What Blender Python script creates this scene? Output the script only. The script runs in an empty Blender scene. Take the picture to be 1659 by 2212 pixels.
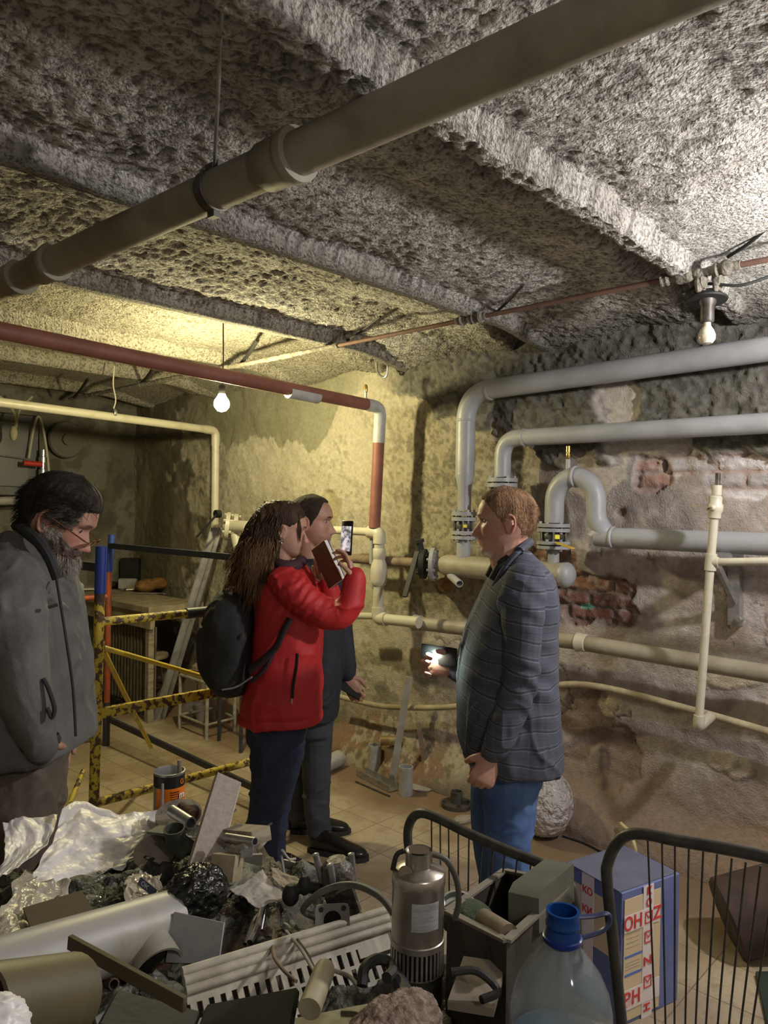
import bpy, bmesh, math, random
import numpy as np
from mathutils import Vector, Matrix

random.seed(7)
RS = np.random.RandomState(11)
SC = bpy.context.scene
COL = SC.collection
pi = math.pi
V = lambda *a: Vector(a)

# ------------------------------------------------------------------ camera
# room axes: X runs away to the right, Y runs away to the left; the far wall stands at X = XW
FPX, CX, CY = 1662.0, 829.5, 1106.0
CAM = Vector((0, 0, 1.68))
AZ, PITCH, ROLL = math.radians(42.4), math.radians(0.38), math.radians(1.0)
_f = Vector((math.cos(AZ) * math.cos(PITCH), math.sin(AZ) * math.cos(PITCH), -math.sin(PITCH)))
_r = Vector((math.sin(AZ), -math.cos(AZ), 0))
_u = _r.cross(_f)
CR = _r * math.cos(ROLL) + _u * math.sin(ROLL)
CU = _u * math.cos(ROLL) - _r * math.sin(ROLL)
CF = _f
cd = bpy.data.cameras.new('camera')
cam = bpy.data.objects.new('camera', cd)
COL.objects.link(cam)
cd.sensor_fit = 'VERTICAL'
cd.sensor_height = 36.0
cd.lens = 36.0 * FPX / 2212.0
cd.clip_start = 0.02
m = Matrix.Identity(4)
for i in range(3):
    m[i][0], m[i][1], m[i][2], m[i][3] = CR[i], CU[i], -CF[i], CAM[i]
cam.matrix_world = m
SC.camera = cam

# ------------------------------------------------------------------ light and exposure
SC.view_settings.view_transform = 'Standard'
SC.view_settings.look = 'None'
SC.view_settings.gamma = 1.0
SC.view_settings.use_curve_mapping = False
SC.view_settings.exposure = 0.35
w = bpy.data.worlds.new('world')
SC.world = w
w.use_nodes = True
w.node_tree.nodes['Background'].inputs[0].default_value = (0.50, 0.52, 0.50, 1)
w.node_tree.nodes['Background'].inputs[1].default_value = 0.07
BULB_W = 56.0       # bare bulb between the red pipe and the wall
WORK_W = 75.0       # work lamp on the right, outside the frame
FILL_W = 19.0        # fill light added behind the camera, out of view
TORCH_W = 1.0       # phone torch
LAMP1 = (2.61, 3.65, 2.25)
LAMP2 = (2.72, 0.02, 2.34)
FILL_LAMP = (0.35, -0.95, 2.25)

# ------------------------------------------------------------------ pixel -> place helpers
def ray(px, py):
    return CF + CR * ((px - CX) / FPX) + CU * ((CY - py) / FPX)
def P(px, py, t):
    return CAM + ray(px, py) * t
def PX(px, py, X):
    d = ray(px, py)
    return CAM + d * ((X - CAM.x) / d.x)
def PY(px, py, Y):
    d = ray(px, py)
    return CAM + d * ((Y - CAM.y) / d.y)
def PZ(px, py, Z=0.0):
    d = ray(px, py)
    return CAM + d * ((Z - CAM.z) / d.z)
def TZ(px, t, Z):
    """point at column px, forward distance t and height Z (roll corrected)"""
    py = CY
    for _ in range(4):
        q = P(px, py, t)
        py += (q.z - Z) * FPX / t
    return P(px, py, t)
def project(A):
    """numpy Nx3 -> pixel coordinates"""
    A = np.asarray(A) - np.array(CAM)
    z = A @ np.array(CF)
    return CX + FPX * (A @ np.array(CR)) / z, CY - FPX * (A @ np.array(CU)) / z

# ------------------------------------------------------------------ noise (numpy)
_perm = RS.permutation(4096)
_rnd = RS.rand(4096)
def _h(ix, iy, iz):
    return _rnd[(_perm[(_perm[(_perm[ix & 4095] + iy) & 4095] + iz) & 4095])]
def vnoise(x, y, z):
    ix, iy, iz = np.floor(x).astype(int), np.floor(y).astype(int), np.floor(z).astype(int)
    fx, fy, fz = x - ix, y - iy, z - iz
    ux, uy, uz = [f * f * (3 - 2 * f) for f in (fx, fy, fz)]
    r = 0
    for dx in (0, 1):
        for dy in (0, 1):
            for dz in (0, 1):
                wgt = (ux if dx else 1 - ux) * (uy if dy else 1 - uy) * (uz if dz else 1 - uz)
                r = r + wgt * _h(ix + dx, iy + dy, iz + dz)
    return r
def fbm(x, y, z, o=4):
    r, a, s = 0, 0.5, 0
    for i in range(o):
        r = r + a * vnoise(x * 2 ** i + 17 * i, y * 2 ** i, z * 2 ** i)
        s += a
        a *= .5
    return r / s
def sst(a, b, x):
    t = np.clip((x - a) / (b - a), 0, 1)
    return t * t * (3 - 2 * t)

# ------------------------------------------------------------------ materials
def mat(name, c, c2=None, scale=8, lo=.4, hi=.6, rough=.7, metal=0, bump=0, bscale=60, trans=0, alpha=1,
        emit=None, estr=0, attr=None, detail=6, spec=None, stretch=None, sub=0, coat=0, ior=None, bdist=.02, c3=None, s3=2):
    M = bpy.data.materials.new(name)
    M.use_nodes = True
    n, l = M.node_tree.nodes, M.node_tree.links
    b = n['Principled BSDF']
    tc = n.new('ShaderNodeTexCoord')
    vec = tc.outputs['Object']
    if stretch:
        mp = n.new('ShaderNodeMapping')
        mp.inputs['Scale'].default_value = stretch
        l.new(vec, mp.inputs[0])
        vec = mp.outputs[0]
    col = None
    if attr:
        a = n.new('ShaderNodeAttribute')
        a.attribute_name = attr
        col = a.outputs['Color']
    if c2 is not None:
        t = n.new('ShaderNodeTexNoise')
        t.inputs['Scale'].default_value = scale
        t.inputs['Detail'].default_value = detail
        t.inputs['Roughness'].default_value = .6
        l.new(vec, t.inputs['Vector'])
        r = n.new('ShaderNodeMapRange')
        r.inputs['From Min'].default_value = lo
        r.inputs['From Max'].default_value = hi
        l.new(t.outputs[0], r.inputs['Value'])
        x = n.new('ShaderNodeMix')
        x.data_type = 'RGBA'
        l.new(r.outputs[0], x.inputs[0])
        if col is not None:
            x.blend_type = 'MULTIPLY'
            l.new(r.outputs[0], x.inputs[0])
            l.new(col, x.inputs[6])
        else:
            x.inputs[6].default_value = (*c, 1)
        x.inputs[7].default_value = (*c2, 1)
        col = x.outputs[2]
        if c3 is not None:
            t = n.new('ShaderNodeTexNoise')
            t.inputs['Scale'].default_value = s3
            t.inputs['Detail'].default_value = 4
            l.new(vec, t.inputs['Vector'])
            r = n.new('ShaderNodeMapRange')
            r.inputs['From Min'].default_value = .5
            r.inputs['From Max'].default_value = .62
            l.new(t.outputs[0], r.inputs['Value'])
            x2 = n.new('ShaderNodeMix')
            x2.data_type = 'RGBA'
            l.new(r.outputs[0], x2.inputs[0])
            l.new(col, x2.inputs[6])
            x2.inputs[7].default_value = (*c3, 1)
            col = x2.outputs[2]
    if col is not None:
        l.new(col, b.inputs['Base Color'])
    else:
        b.inputs['Base Color'].default_value = (*c, 1)
    b.inputs['Roughness'].default_value = rough
    b.inputs['Metallic'].default_value = metal
    if trans: b.inputs['Transmission Weight'].default_value = trans
    if alpha < 1: b.inputs['Alpha'].default_value = alpha
    if spec is not None: b.inputs['Specular IOR Level'].default_value = spec
    if coat: b.inputs['Coat Weight'].default_value = coat
    if ior: b.inputs['IOR'].default_value = ior
    if sub:
        b.inputs['Subsurface Weight'].default_value = sub
        b.inputs['Subsurface Scale'].default_value = .01
    if emit:
        b.inputs['Emission Color'].default_value = (*emit, 1)
        b.inputs['Emission Strength'].default_value = estr
    if bump:
        t = n.new('ShaderNodeTexNoise')
        t.inputs['Scale'].default_value = bscale
        t.inputs['Detail'].default_value = 5
        l.new(vec, t.inputs['Vector'])
        bp = n.new('ShaderNodeBump')
        bp.inputs['Strength'].default_value = bump
        bp.inputs['Distance'].default_value = bdist
        l.new(t.outputs[0], bp.inputs['Height'])
        l.new(bp.outputs[0], b.inputs['Normal'])
    return M

# ------------------------------------------------------------------ mesh builder
def frame_of(d, up=None):
    d = Vector(d).normalized()
    up = Vector(up) if up is not None else (Vector((0, 0, 1)) if abs(d.z) < .95 else Vector((1, 0, 0)))
    x = up.cross(d)
    if x.length < 1e-6: x = Vector((1, 0, 0)).cross(d)
    x.normalize()
    return x, d.cross(x).normalized(), d

def fillet(pts, r, n=6):
    pts = [Vector(p) for p in pts]
    out = [pts[0]]
    for i in range(1, len(pts) - 1):
        a, b, c = pts[i - 1], pts[i], pts[i + 1]
        ra = min(r, (a - b).length * .49, (c - b).length * .49)
        p0, p2 = b + (a - b).normalized() * ra, b + (c - b).normalized() * ra
        for k in range(n + 1):
            s = k / n
            out.append(p0 * (1 - s) ** 2 + b * 2 * s * (1 - s) + p2 * s * s)
    out.append(pts[-1])
    return out

def smooth_path(pts, n=6):
    """Catmull-Rom through tuples of any length"""
    A = [np.array(list(p), float) for p in pts]
    if len(A) < 3: n = max(n, 1)
    E = [2 * A[0] - A[1]] + A + [2 * A[-1] - A[-2]]
    out = []
    for i in range(1, len(E) - 2):
        p0, p1, p2, p3 = E[i - 1:i + 3]
        for k in range(n):
            t = k / n
            out.append(.5 * ((2 * p1) + (-p0 + p2) * t + (2 * p0 - 5 * p1 + 4 * p2 - p3) * t * t + (-p0 + 3 * p1 - 3 * p2 + p3) * t ** 3))
    out.append(A[-1])
    return out

class MB:
    def __init__(s):
        s.v, s.f, s.mi = [], [], []
        s.cur = 0
    def add(s, vs, fs):
        o = len(s.v)
        s.v += [tuple(v) for v in vs]
        s.f += [tuple(i + o for i in f) for f in fs]
        s.mi += [s.cur] * len(fs)
        return s
    def rings(s, R, cap=True, closed=False):
        k = len(R[0])
        fs = []
        nr = len(R)
        for i in range(nr if closed else nr - 1):
            a, b = i * k, ((i + 1) % nr) * k
            for j in range(k):
                j2 = (j + 1) % k
                fs.append((a + j, a + j2, b + j2, b + j))
        if cap and not closed:
            fs.append(tuple(range(k - 1, -1, -1)))
            fs.append(tuple((nr - 1) * k + j for j in range(k)))
        return s.add([p for r in R for p in r], fs)
    def box(s, c, size, d=None, up=None, rot=None, bev=0):
        hx, hy, hz = size[0] / 2, size[1] / 2, size[2] / 2
        if d is not None:
            ex, ey, ez = frame_of(d, up)
        elif rot is not None:
            Rm = Matrix.Rotation(rot, 3, 'Z')
            ex, ey, ez = Rm @ V(1, 0, 0), Rm @ V(0, 1, 0), V(0, 0, 1)
        else:
            ex, ey, ez = V(1, 0, 0), V(0, 1, 0), V(0, 0, 1)
        c = Vector(c)
        if bev:
            b = min(bev, hx * .9, hy * .9, hz * .9)
            R = []
            for z, q in ((-hz, b), (-hz + b, 0), (hz - b, 0), (hz, b)):
                x, y = hx - q, hy - q
                bb = b * .6
                R.append([c + ex * px + ey * py + ez * z for px, py in
                          ((x, -y + bb), (x, y - bb), (x - bb, y), (-x + bb, y), (-x, y - bb), (-x, -y + bb), (-x + bb, -y), (x - bb, -y))])
            return s.rings(R)
        vs = [c + ex * (hx * a) + ey * (hy * b) + ez * (hz * e) for e in (-1, 1) for a, b in ((-1, -1), (1, -1), (1, 1), (-1, 1))]
        return s.add(vs, [(3, 2, 1, 0), (4, 5, 6, 7), (0, 1, 5, 4), (1, 2, 6, 5), (2, 3, 7, 6), (3, 0, 4, 7)])
    def bar(s, a, b, wd, hg, up=None, bev=0):
        a, b = Vector(a), Vector(b)
        return s.box((a + b) / 2, (wd, hg, (b - a).length), d=b - a, up=up, bev=bev)
    def tube(s, pts, r, seg=14, cap=True, closed=False, inner=None, flat=1.0):
        pts = [Vector(p) for p in pts]
        n = len(pts)
        rr = r if isinstance(r, (list, tuple)) else [r] * n
        R = []
        x = None
        for i in range(n):
            if closed:
                d = pts[(i + 1) % n] - pts[i - 1]
            else:
                d = pts[min(i + 1, n - 1)] - pts[max(i - 1, 0)]
            if d.length < 1e-9: d = V(0, 0, 1)
            d.normalize()
            if x is None:
                x, y, _ = frame_of(d)
            else:
                x = (x - d * x.dot(d))
                x = x.normalized() if x.length > 1e-6 else frame_of(d)[0]
            y = d.cross(x)
            R.append([pts[i] + x * (rr[i] * math.cos(2 * pi * k / seg)) + y * (rr[i] * flat * math.sin(2 * pi * k / seg)) for k in range(seg)])
        if inner and not closed:
            # hollow tube: inside wall back down, annular ends
            k2 = [[p + (c - p) * (1 - inner) for p in ring] for ring, c in zip(R, pts)]
            return s.rings(R + k2[::-1], closed=True)
        return s.rings(R, cap=cap, closed=closed)
    def lathe(s, prof, c, d=(0, 0, 1), seg=24, cap=True, up=None):
        """prof = [(r, h)] along axis d"""
        x, y, z = frame_of(d, up)
        c = Vector(c)
        return s.rings([[c + z * h + x * (r * math.cos(2 * pi * k / seg)) + y * (r * math.sin(2 * pi * k / seg)) for k in range(seg)] for r, h in prof], cap=cap)
    def ell(s, c, r, d=None, up=None, n=12, seg=16):
        x, y, z = frame_of(d, up) if d is not None else (V(1, 0, 0), V(0, 1, 0), V(0, 0, 1))
        c = Vector(c)
        R = []
        for i in range(1, n):
            a = pi * i / n
            R.append([c - z * (r[2] * math.cos(a)) + x * (r[0] * math.sin(a) * math.cos(2 * pi * k / seg)) + y * (r[1] * math.sin(a) * math.sin(2 * pi * k / seg)) for k in range(seg)])
        return s.rings(R)
    def prism(s, poly, c, ex, ey, depth):
        """polygon in plane (ex, ey) centred at c, extruded +-depth/2 along normal"""
        ex, ey = Vector(ex).normalized(), Vector(ey).normalized()
        nz = ex.cross(ey).normalized()
        c = Vector(c)
        k = len(poly)
        vs = [c + ex * p[0] + ey * p[1] + nz * q for q in (-depth / 2, depth / 2) for p in poly]
        fs = [tuple(range(k - 1, -1, -1)), tuple(range(k, 2 * k))] + [(i, (i + 1) % k, (i + 1) % k + k, i + k) for i in range(k)]
        return s.add(vs, fs)
    def build(s, name, mats, parent=None, smooth=True, bev=0, sub=0, angle=40):
        me = bpy.data.meshes.new(name)
        org = parent['_org'] if parent is not None else None
        org = Vector(org) if org is not None else V(0, 0, 0)
        me.from_pydata([(v[0] - org.x, v[1] - org.y, v[2] - org.z) for v in s.v], [], s.f)
        return finish(name, me, mats, parent, smooth, s.mi, bev, sub, angle)

def finish(name, me, mats, parent=None, smooth=True, mi=None, bev=0, sub=0, angle=40):
    if not isinstance(mats, (list, tuple)): mats = [mats]
    for q in mats: me.materials.append(q)
    if mi is not None and len(mats) > 1:
        me.polygons.foreach_set('material_index', mi)
    bm = bmesh.new()
    bm.from_mesh(me)
    bmesh.ops.recalc_face_normals(bm, faces=bm.faces)
    if smooth:
        ca = math.radians(angle)
        for f in bm.faces: f.smooth = True
        for e in bm.edges:
            if len(e.link_faces) == 2 and e.calc_face_angle(0) > ca: e.smooth = False
    bm.to_mesh(me)
    bm.free()
    o = bpy.data.objects.new(name, me)
    COL.objects.link(o)
    if parent is not None:
        o.parent = parent
        o['_org'] = tuple(parent['_org'])
    else:
        o['_org'] = (0, 0, 0)
    if bev:
        md = o.modifiers.new('bevel', 'BEVEL'); md.width = bev; md.segments = 2; md.limit_method = 'ANGLE'
    if sub:
        md = o.modifiers.new('sub', 'SUBSURF'); md.levels = sub; md.render_levels = sub
    return o

def thing(name, label, cat, base=(0, 0, 0), group=None):
    o = bpy.data.objects.new(name, None)
    o.empty_display_size = .1
    COL.objects.link(o)
    o.location = base
    o['_org'] = tuple(base)
    o['label'] = label
    o['category'] = cat
    if group: o['group'] = group
    return o
def tag(o, label, cat, group=None, kind=None):
    o['label'] = label
    o['category'] = cat
    if group: o['group'] = group
    if kind: o['kind'] = kind
    return o
def struct(o):
    o['kind'] = 'structure'
    return o
def single(mb, name, label, cat, mats, group=None, kind=None, **k):
    """a thing that is one mesh, its origin moved to its base"""
    A = np.array(mb.v)
    c = V(float(A[:, 0].mean()), float(A[:, 1].mean()), float(A[:, 2].min()))
    mb.v = [(v[0] - c.x, v[1] - c.y, v[2] - c.z) for v in mb.v]
    o = mb.build(name, mats, **k)
    o.location = c
    return tag(o, label, cat, group, kind)

def grid_mesh(name, Pts, nu, nv, mats, colors=None, parent=None, flip=False):
    """Pts (nu*nv,3) row major, nv fastest"""
    me = bpy.data.meshes.new(name)
    i = np.arange((nu - 1) * (nv - 1))
    a = (i // (nv - 1)) * nv + i % (nv - 1)
    q = np.stack([a, a + 1, a + nv + 1, a + nv], 1)
    if flip: q = q[:, ::-1]
    me.vertices.add(len(Pts)); me.vertices.foreach_set('co', np.asarray(Pts, np.float32).ravel())
    me.loops.add(q.size); me.loops.foreach_set('vertex_index', q.astype(np.int32).ravel())
    me.polygons.add(len(q)); me.polygons.foreach_set('loop_start', np.arange(0, q.size, 4, dtype=np.int32))
    me.polygons.foreach_set('use_smooth', np.ones(len(q), bool))
    me.update(calc_edges=True)
    if colors is not None:
        ca = me.color_attributes.new('Col', 'FLOAT_COLOR', 'POINT')
        ca.data.foreach_set('color', np.concatenate([colors, np.ones((len(colors), 1))], 1).astype(np.float32).ravel())
    for q in (mats if isinstance(mats, (list, tuple)) else [mats]): me.materials.append(q)
    o = bpy.data.objects.new(name, me)
    COL.objects.link(o)
    o['_org'] = (0, 0, 0)
    if parent is not None:
        o.parent = parent
        o['_org'] = tuple(parent['_org'])
        A = np.asarray(Pts) - np.array(parent['_org'])
        me.vertices.foreach_set('co', A.astype(np.float32).ravel())
    return o
def attr_mat(name, rough=.85, bump=.5, bscale=90, bdist=.01, c2=(.78, .76, .74), scale=30, lo=.35, hi=.7, **k):
    return mat(name, (1, 1, 1), c2=c2, scale=scale, lo=lo, hi=hi, rough=rough, bump=bump, bscale=bscale, bdist=bdist, attr='Col', **k)
# ================================================================== the room
XW, YW = 3.75, 6.6
BEAMS = [.15, 1.18, 2.20, 3.23, 4.25, 5.28, 6.3]
ZB, ZP = 2.60, 2.70

def el(px, py, cx, cy, rx, ry, nz=None, amp=.35, soft=.12):
    d = np.sqrt(((px - cx) / rx) ** 2 + ((py - cy) / ry) ** 2)
    if nz is not None: d = d + (nz - .5) * amp * 2
    return 1 - sst(1 - soft, 1 + soft, d)

def mixc(C, c, m):
    m = np.clip(m, 0, 1)[:, None]
    return C * (1 - m) + np.array(c)[None, :] * m

# ---- floor: dusty square tiles
def floor_material():
    M = bpy.data.materials.new('dusty_tiles')
    M.use_nodes = True
    n, l = M.node_tree.nodes, M.node_tree.links
    b = n['Principled BSDF']
    tc = n.new('ShaderNodeTexCoord')
    br = n.new('ShaderNodeTexBrick')
    br.offset = 0; br.squash = 1
    br.inputs['Scale'].default_value = 1
    br.inputs['Brick Width'].default_value = .25
    br.inputs['Row Height'].default_value = .25
    br.inputs['Mortar Size'].default_value = .0028
    br.inputs['Mortar Smooth'].default_value = .3
    br.inputs['Color1'].default_value = (.42, .35, .25, 1)
    br.inputs['Color2'].default_value = (.47, .39, .28, 1)
    br.inputs['Mortar'].default_value = (.17, .13, .085, 1)
    l.new(tc.outputs['Object'], br.inputs['Vector'])
    prev = br.outputs['Color']
    for sc, lo, hi, c, f in ((2.2, .45, .7, (.21, .14, .08), .8), (14, .5, .72, (.25, .18, .11), .6), (70, .5, .7, (.27, .21, .14), .45), (.9, .5, .75, (.50, .44, .34), .5)):
        t = n.new('ShaderNodeTexNoise'); t.inputs['Scale'].default_value = sc; t.inputs['Detail'].default_value = 6
        l.new(tc.outputs['Object'], t.inputs['Vector'])
        r = n.new('ShaderNodeMapRange'); r.inputs['From Min'].default_value = lo; r.inputs['From Max'].default_value = hi; r.inputs['To Max'].default_value = f
        l.new(t.outputs[0], r.inputs['Value'])
        x = n.new('ShaderNodeMix'); x.data_type = 'RGBA'
        l.new(r.outputs[0], x.inputs[0]); l.new(prev, x.inputs[6]); x.inputs[7].default_value = (*c, 1)
        prev = x.outputs[2]
    # earth spilled from the wall foot covers the tiles near the far wall
    sp = n.new('ShaderNodeSeparateXYZ'); l.new(tc.outputs['Object'], sp.inputs[0])
    t = n.new('ShaderNodeTexNoise'); t.inputs['Scale'].default_value = 3.5; t.inputs['Detail'].default_value = 5
    l.new(tc.outputs['Object'], t.inputs['Vector'])
    ad = n.new('ShaderNodeMath'); ad.operation = 'MULTIPLY_ADD'; ad.inputs[1].default_value = .7
    l.new(t.outputs[0], ad.inputs[0]); l.new(sp.outputs['X'], ad.inputs[2])
    r = n.new('ShaderNodeMapRange'); r.inputs['From Min'].default_value = 3.42; r.inputs['From Max'].default_value = 3.72
    l.new(ad.outputs[0], r.inputs['Value'])
    x = n.new('ShaderNodeMix'); x.data_type = 'RGBA'
    l.new(r.outputs[0], x.inputs[0]); l.new(prev, x.inputs[6]); x.inputs[7].default_value = (.20, .135, .085, 1)
    prev = x.outputs[2]
    l.new(prev, b.inputs['Base Color'])
    b.inputs['Roughness'].default_value = .55
    bp = n.new('ShaderNodeBump'); bp.inputs['Strength'].default_value = .35; bp.inputs['Distance'].default_value = .004
    l.new(br.outputs['Fac'], bp.inputs['Height']); bp.invert = True
    t = n.new('ShaderNodeTexNoise'); t.inputs['Scale'].default_value = 60; t.inputs['Detail'].default_value = 6
    l.new(tc.outputs['Object'], t.inputs['Vector'])
    bp2 = n.new('ShaderNodeBump'); bp2.inputs['Strength'].default_value = .3; bp2.inputs['Distance'].default_value = .004
    l.new(t.outputs[0], bp2.inputs['Height']); l.new(bp.outputs[0], bp2.inputs['Normal'])
    l.new(bp2.outputs[0], b.inputs['Normal'])
    return M
MF = floor_material()
b_ = MB(); b_.box((1.2, 2.1, -.05), (5.3, 9.2, .1))
struct(b_.build('floor', MF, smooth=False))

# ---- far wall (right side of the picture and its middle), a relief of plaster, stucco and brick
def wall_right():
    ys = np.arange(-2.3, YW + .001, .0105)
    zs = np.arange(0, 2.86, .0105)
    Y, Z = np.meshgrid(ys, zs, indexing='ij')
    Y, Z = Y.ravel(), Z.ravel()
    A = np.stack([np.full_like(Y, XW), Y, Z], 1)
    px, py = project(A)
    # behind the camera side px is meaningless; only paint where Y is in front
    n1 = fbm(Y * 3, Z * 3, Y * 0 + 1, 4)
    n2 = fbm(Y * 9, Z * 9, Y * 0 + 5, 4)
    n3 = fbm(Y * 40, Z * 40, Y * 0 + 9, 3)
    n4 = fbm(Y * 60, Z * 60, Y * 0 + 3, 2)
    st = fbm(Y * 7, Z * 1.1, Y * 0 + 21, 4)
    C = np.tile(np.array([.43, .385, .36]), (len(Y), 1))
    C = mixc(C, (.33, .29, .27), sst(.45, .65, n1))
    C = mixc(C, (.52, .48, .46), sst(.55, .7, n2) * .6)
    C = mixc(C, (.30, .235, .215), sst(.5, .66, fbm(Y * 5, Z * 7, Y * 0 + 31, 3)) * .5)
    H = (n1 - .5) * .05 + (n2 - .5) * .02 + (n3 - .5) * .006
    # left half: beige plaster under the bulb
    L = 1 - sst(840, 1010, px + (n2 - .5) * 150)
    C = mixc(C, (.47, .43, .33), L)
    spk = sst(.5, .66, n3) * sst(.42, .6, n1 + .1)
    C = mixc(C, (.24, .215, .15), L * spk * .6)
    # speckled dark mould between the red pipe and the U-bend
    m = sst(760, 900, px) * (1 - sst(1120, 1240, px)) * (1 - sst(1290, 1400, py)) * sst(860, 900, py)
    C = mixc(C, (.36, .32, .22), m * .8)
    C = mixc(C, (.12, .11, .075), m * sst(.42, .62, n3 * .5 + n2 * .15 + n4 * .35) * .75)
    H = H - m * sst(.47, .56, n3) * .006
    # olive damp band over the pale plaster, ragged lower edge
    edge = 958 + (fbm(Y * 6, Y * 0, Y * 0 + 2, 3) - .5) * 55 - 110 * sst(690, 745, px) + (n3 - .5) * 16
    m = (1 - sst(-3, 3, py - edge)) * sst(330, 420, px) * (1 - sst(745, 800, px))
    C = mixc(C, (.29, .28, .20), m)
    H = H - m * .006
    m = sst(480, 520, px) * (1 - sst(640, 760, px)) * sst(-3, 3, py - edge) * (1 - sst(1010, 1100, py))
    C = mixc(C, (.60, .56, .45), m * .55)
    # dark damp corner on the left
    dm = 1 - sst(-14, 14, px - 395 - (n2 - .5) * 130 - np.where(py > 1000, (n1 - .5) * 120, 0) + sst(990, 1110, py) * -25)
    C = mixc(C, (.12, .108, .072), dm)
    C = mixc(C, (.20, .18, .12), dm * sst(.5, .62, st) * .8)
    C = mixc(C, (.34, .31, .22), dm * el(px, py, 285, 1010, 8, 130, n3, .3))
    # patch of clean plaster around the small hole
    m = el(px, py, 712, 1100, 22, 48, n2, .4)
    C = mixc(C, (.33, .29, .15), m * .7)
    H = H - el(px, py, 712, 1070, 8, 10, n3, .4) * .02 - el(px, py, 714, 1013, 5, 5) * .02
    # rough dark stucco across the top
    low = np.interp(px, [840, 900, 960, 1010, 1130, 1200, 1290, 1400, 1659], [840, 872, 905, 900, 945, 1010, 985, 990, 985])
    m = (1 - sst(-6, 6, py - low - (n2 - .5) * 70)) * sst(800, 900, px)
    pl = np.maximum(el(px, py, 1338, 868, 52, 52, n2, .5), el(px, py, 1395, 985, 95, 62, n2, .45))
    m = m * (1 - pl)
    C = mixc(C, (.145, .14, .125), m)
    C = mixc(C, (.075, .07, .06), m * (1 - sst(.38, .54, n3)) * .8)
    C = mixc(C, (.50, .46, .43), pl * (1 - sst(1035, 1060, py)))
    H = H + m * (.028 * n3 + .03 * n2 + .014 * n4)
    # the stucco ends above, where wall meets ceiling
    C = mixc(C, (.30, .285, .25), (1 - sst(2.45, 2.55, Z + (n2 - .5) * .1)) * 0)
    # plaster lips around scars
    def brick(mask, red, mort, depth):
        nonlocal C, H
        row = np.floor(Z / .078)
        u = (Y + (row % 2) * .13) / .26
        fu, fv = u - np.floor(u), Z / .078 - row
        rid = _rnd[(np.floor(u).astype(int) * 31 + row.astype(int) * 7) & 4095]
        mo = 1 - (sst(.03, .07, fu) * (1 - sst(.93, .97, fu)) * sst(.08, .2, fv) * (1 - sst(.82, .94, fv)))
        bc = np.array(red)[None, :] * (.72 + .56 * rid[:, None])
        C = C * (1 - mask[:, None]) + bc * mask[:, None]
        C = mixc(C, mort, mask * mo)
        C = mixc(C, (.42, .37, .35), mask * sst(.55, .66, n3) * .55)
        H = H - mask * (depth + mo * .014 + rid * .008 - (n3 - .5) * .02)
    m1 = np.maximum(el(px, py, 1275, 1290, 105, 56, n2, .45, .06), el(px, py, 1335, 1325, 52, 30, n2, .5, .06))
    m1 = np.maximum(m1, el(px, py, 1190, 1230, 60, 60, n2, .4, .08))
    brick(m1, (.30, .15, .115), (.22, .17, .15), .02)
    m2 = np.maximum(el(px, py, 1600, 1030, 85, 52, n2, .4, .05), el(px, py, 1470, 1000, 70, 26, n2, .6, .08))
    brick(m2, (.55, .52, .53), (.40, .30, .27), .008)
    m2b = el(px, py, 1405, 1020, 45, 40, n2, .5, .06)
    brick(m2b, (.36, .22, .18), (.35, .28, .26), .02)
    m3 = np.maximum(el(px, py, 1262, 1560, 58, 78, n2, .5, .06), el(px, py, 1335, 1640, 42, 70, n2, .5, .06))
    stn = (.27, .20, .165)
    C = mixc(C, stn, m3 * .8)
    C = mixc(C, (.17, .125, .10), m3 * (1 - sst(.38, .52, n2)) * .7)
    C = mixc(C, (.36, .29, .25), m3 * sst(.55, .65, n2))
    H = H - m3 * (.022 + .04 * (n2 - .5))
    for cx, cy, rx, ry in ((1590, 1470, 60, 16), (1625, 1540, 45, 35), (1560, 1645, 34, 18), (1600, 1660, 26, 20), (1320, 1520, 26, 30)):
        q = el(px, py, cx, cy, rx, ry, n2, .45, .1)
        C = mixc(C, (.48, .42, .34), q)
        H = H + q * .01
    q = el(px, py, 1262, 1312, 15, 6, n3, .3)
    C = mixc(C, (.25, .62, .50), q)
    q = el(px, py, 1340, 1105, 10, 9, n3, .3)
    C = mixc(C, (.20, .15, .12), q); H = H - q * .015
    # yellow-ochre bare patch low on the right
    q = np.maximum(el(px, py, 1570, 1800, 48, 34, n2, .6), el(px, py, 1640, 1830, 70, 48, n2, .6))
    C = mixc(C, (.43, .31, .19), q * sst(1280, 1400, px))
    # damp brown foot of the wall
    d = Z + (n1 - .5) * .35
    bm = 1 - sst(.12, .62, d)
    C = mixc(C, (.235, .17, .125), bm * .9)
    C = mixc(C, (.25, .15, .085), (1 - sst(.15, .33, d)) * (1 - sst(900, 1060, px)) * .8)
    lowL = (1 - sst(.55, .8, d)) * (1 - sst(1000, 1250, px)) * sst(.5, .56, n2)
    C = mixc(C, (.17, .155, .115), lowL * .7)
    q = sst(1490, 1560, py) * (1 - sst(1640, 1700, py)) * (1 - sst(1020, 1060, px)) * sst(.5, .57, n2 * .5 + n3 * .5) * sst(750, 790, px)
    C = mixc(C, (.50, .44, .33), q * .7)
    # earth sloping out from the foot
    H = H + .13 * (1 - sst(0, .26, Z + (n1 - .5) * .14)) + .05 * (1 - sst(.0, .5, Z))
    # cracks
    cr = np.abs(fbm(Y * 2.6, Z * 2.6, Y * 0 + 44, 4) - .5)
    ck = (1 - sst(.002, .006, cr)) * sst(.5, .56, fbm(Y * 1.7, Z * 1.7, Y * 0 + 50, 2)) * (py > 1180)
    C = mixc(C, (.14, .11, .09), ck * .8)
    H = H - ck * .008
    A[:, 0] = XW - H
    C = C * (.86 + .28 * n4[:, None])
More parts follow.
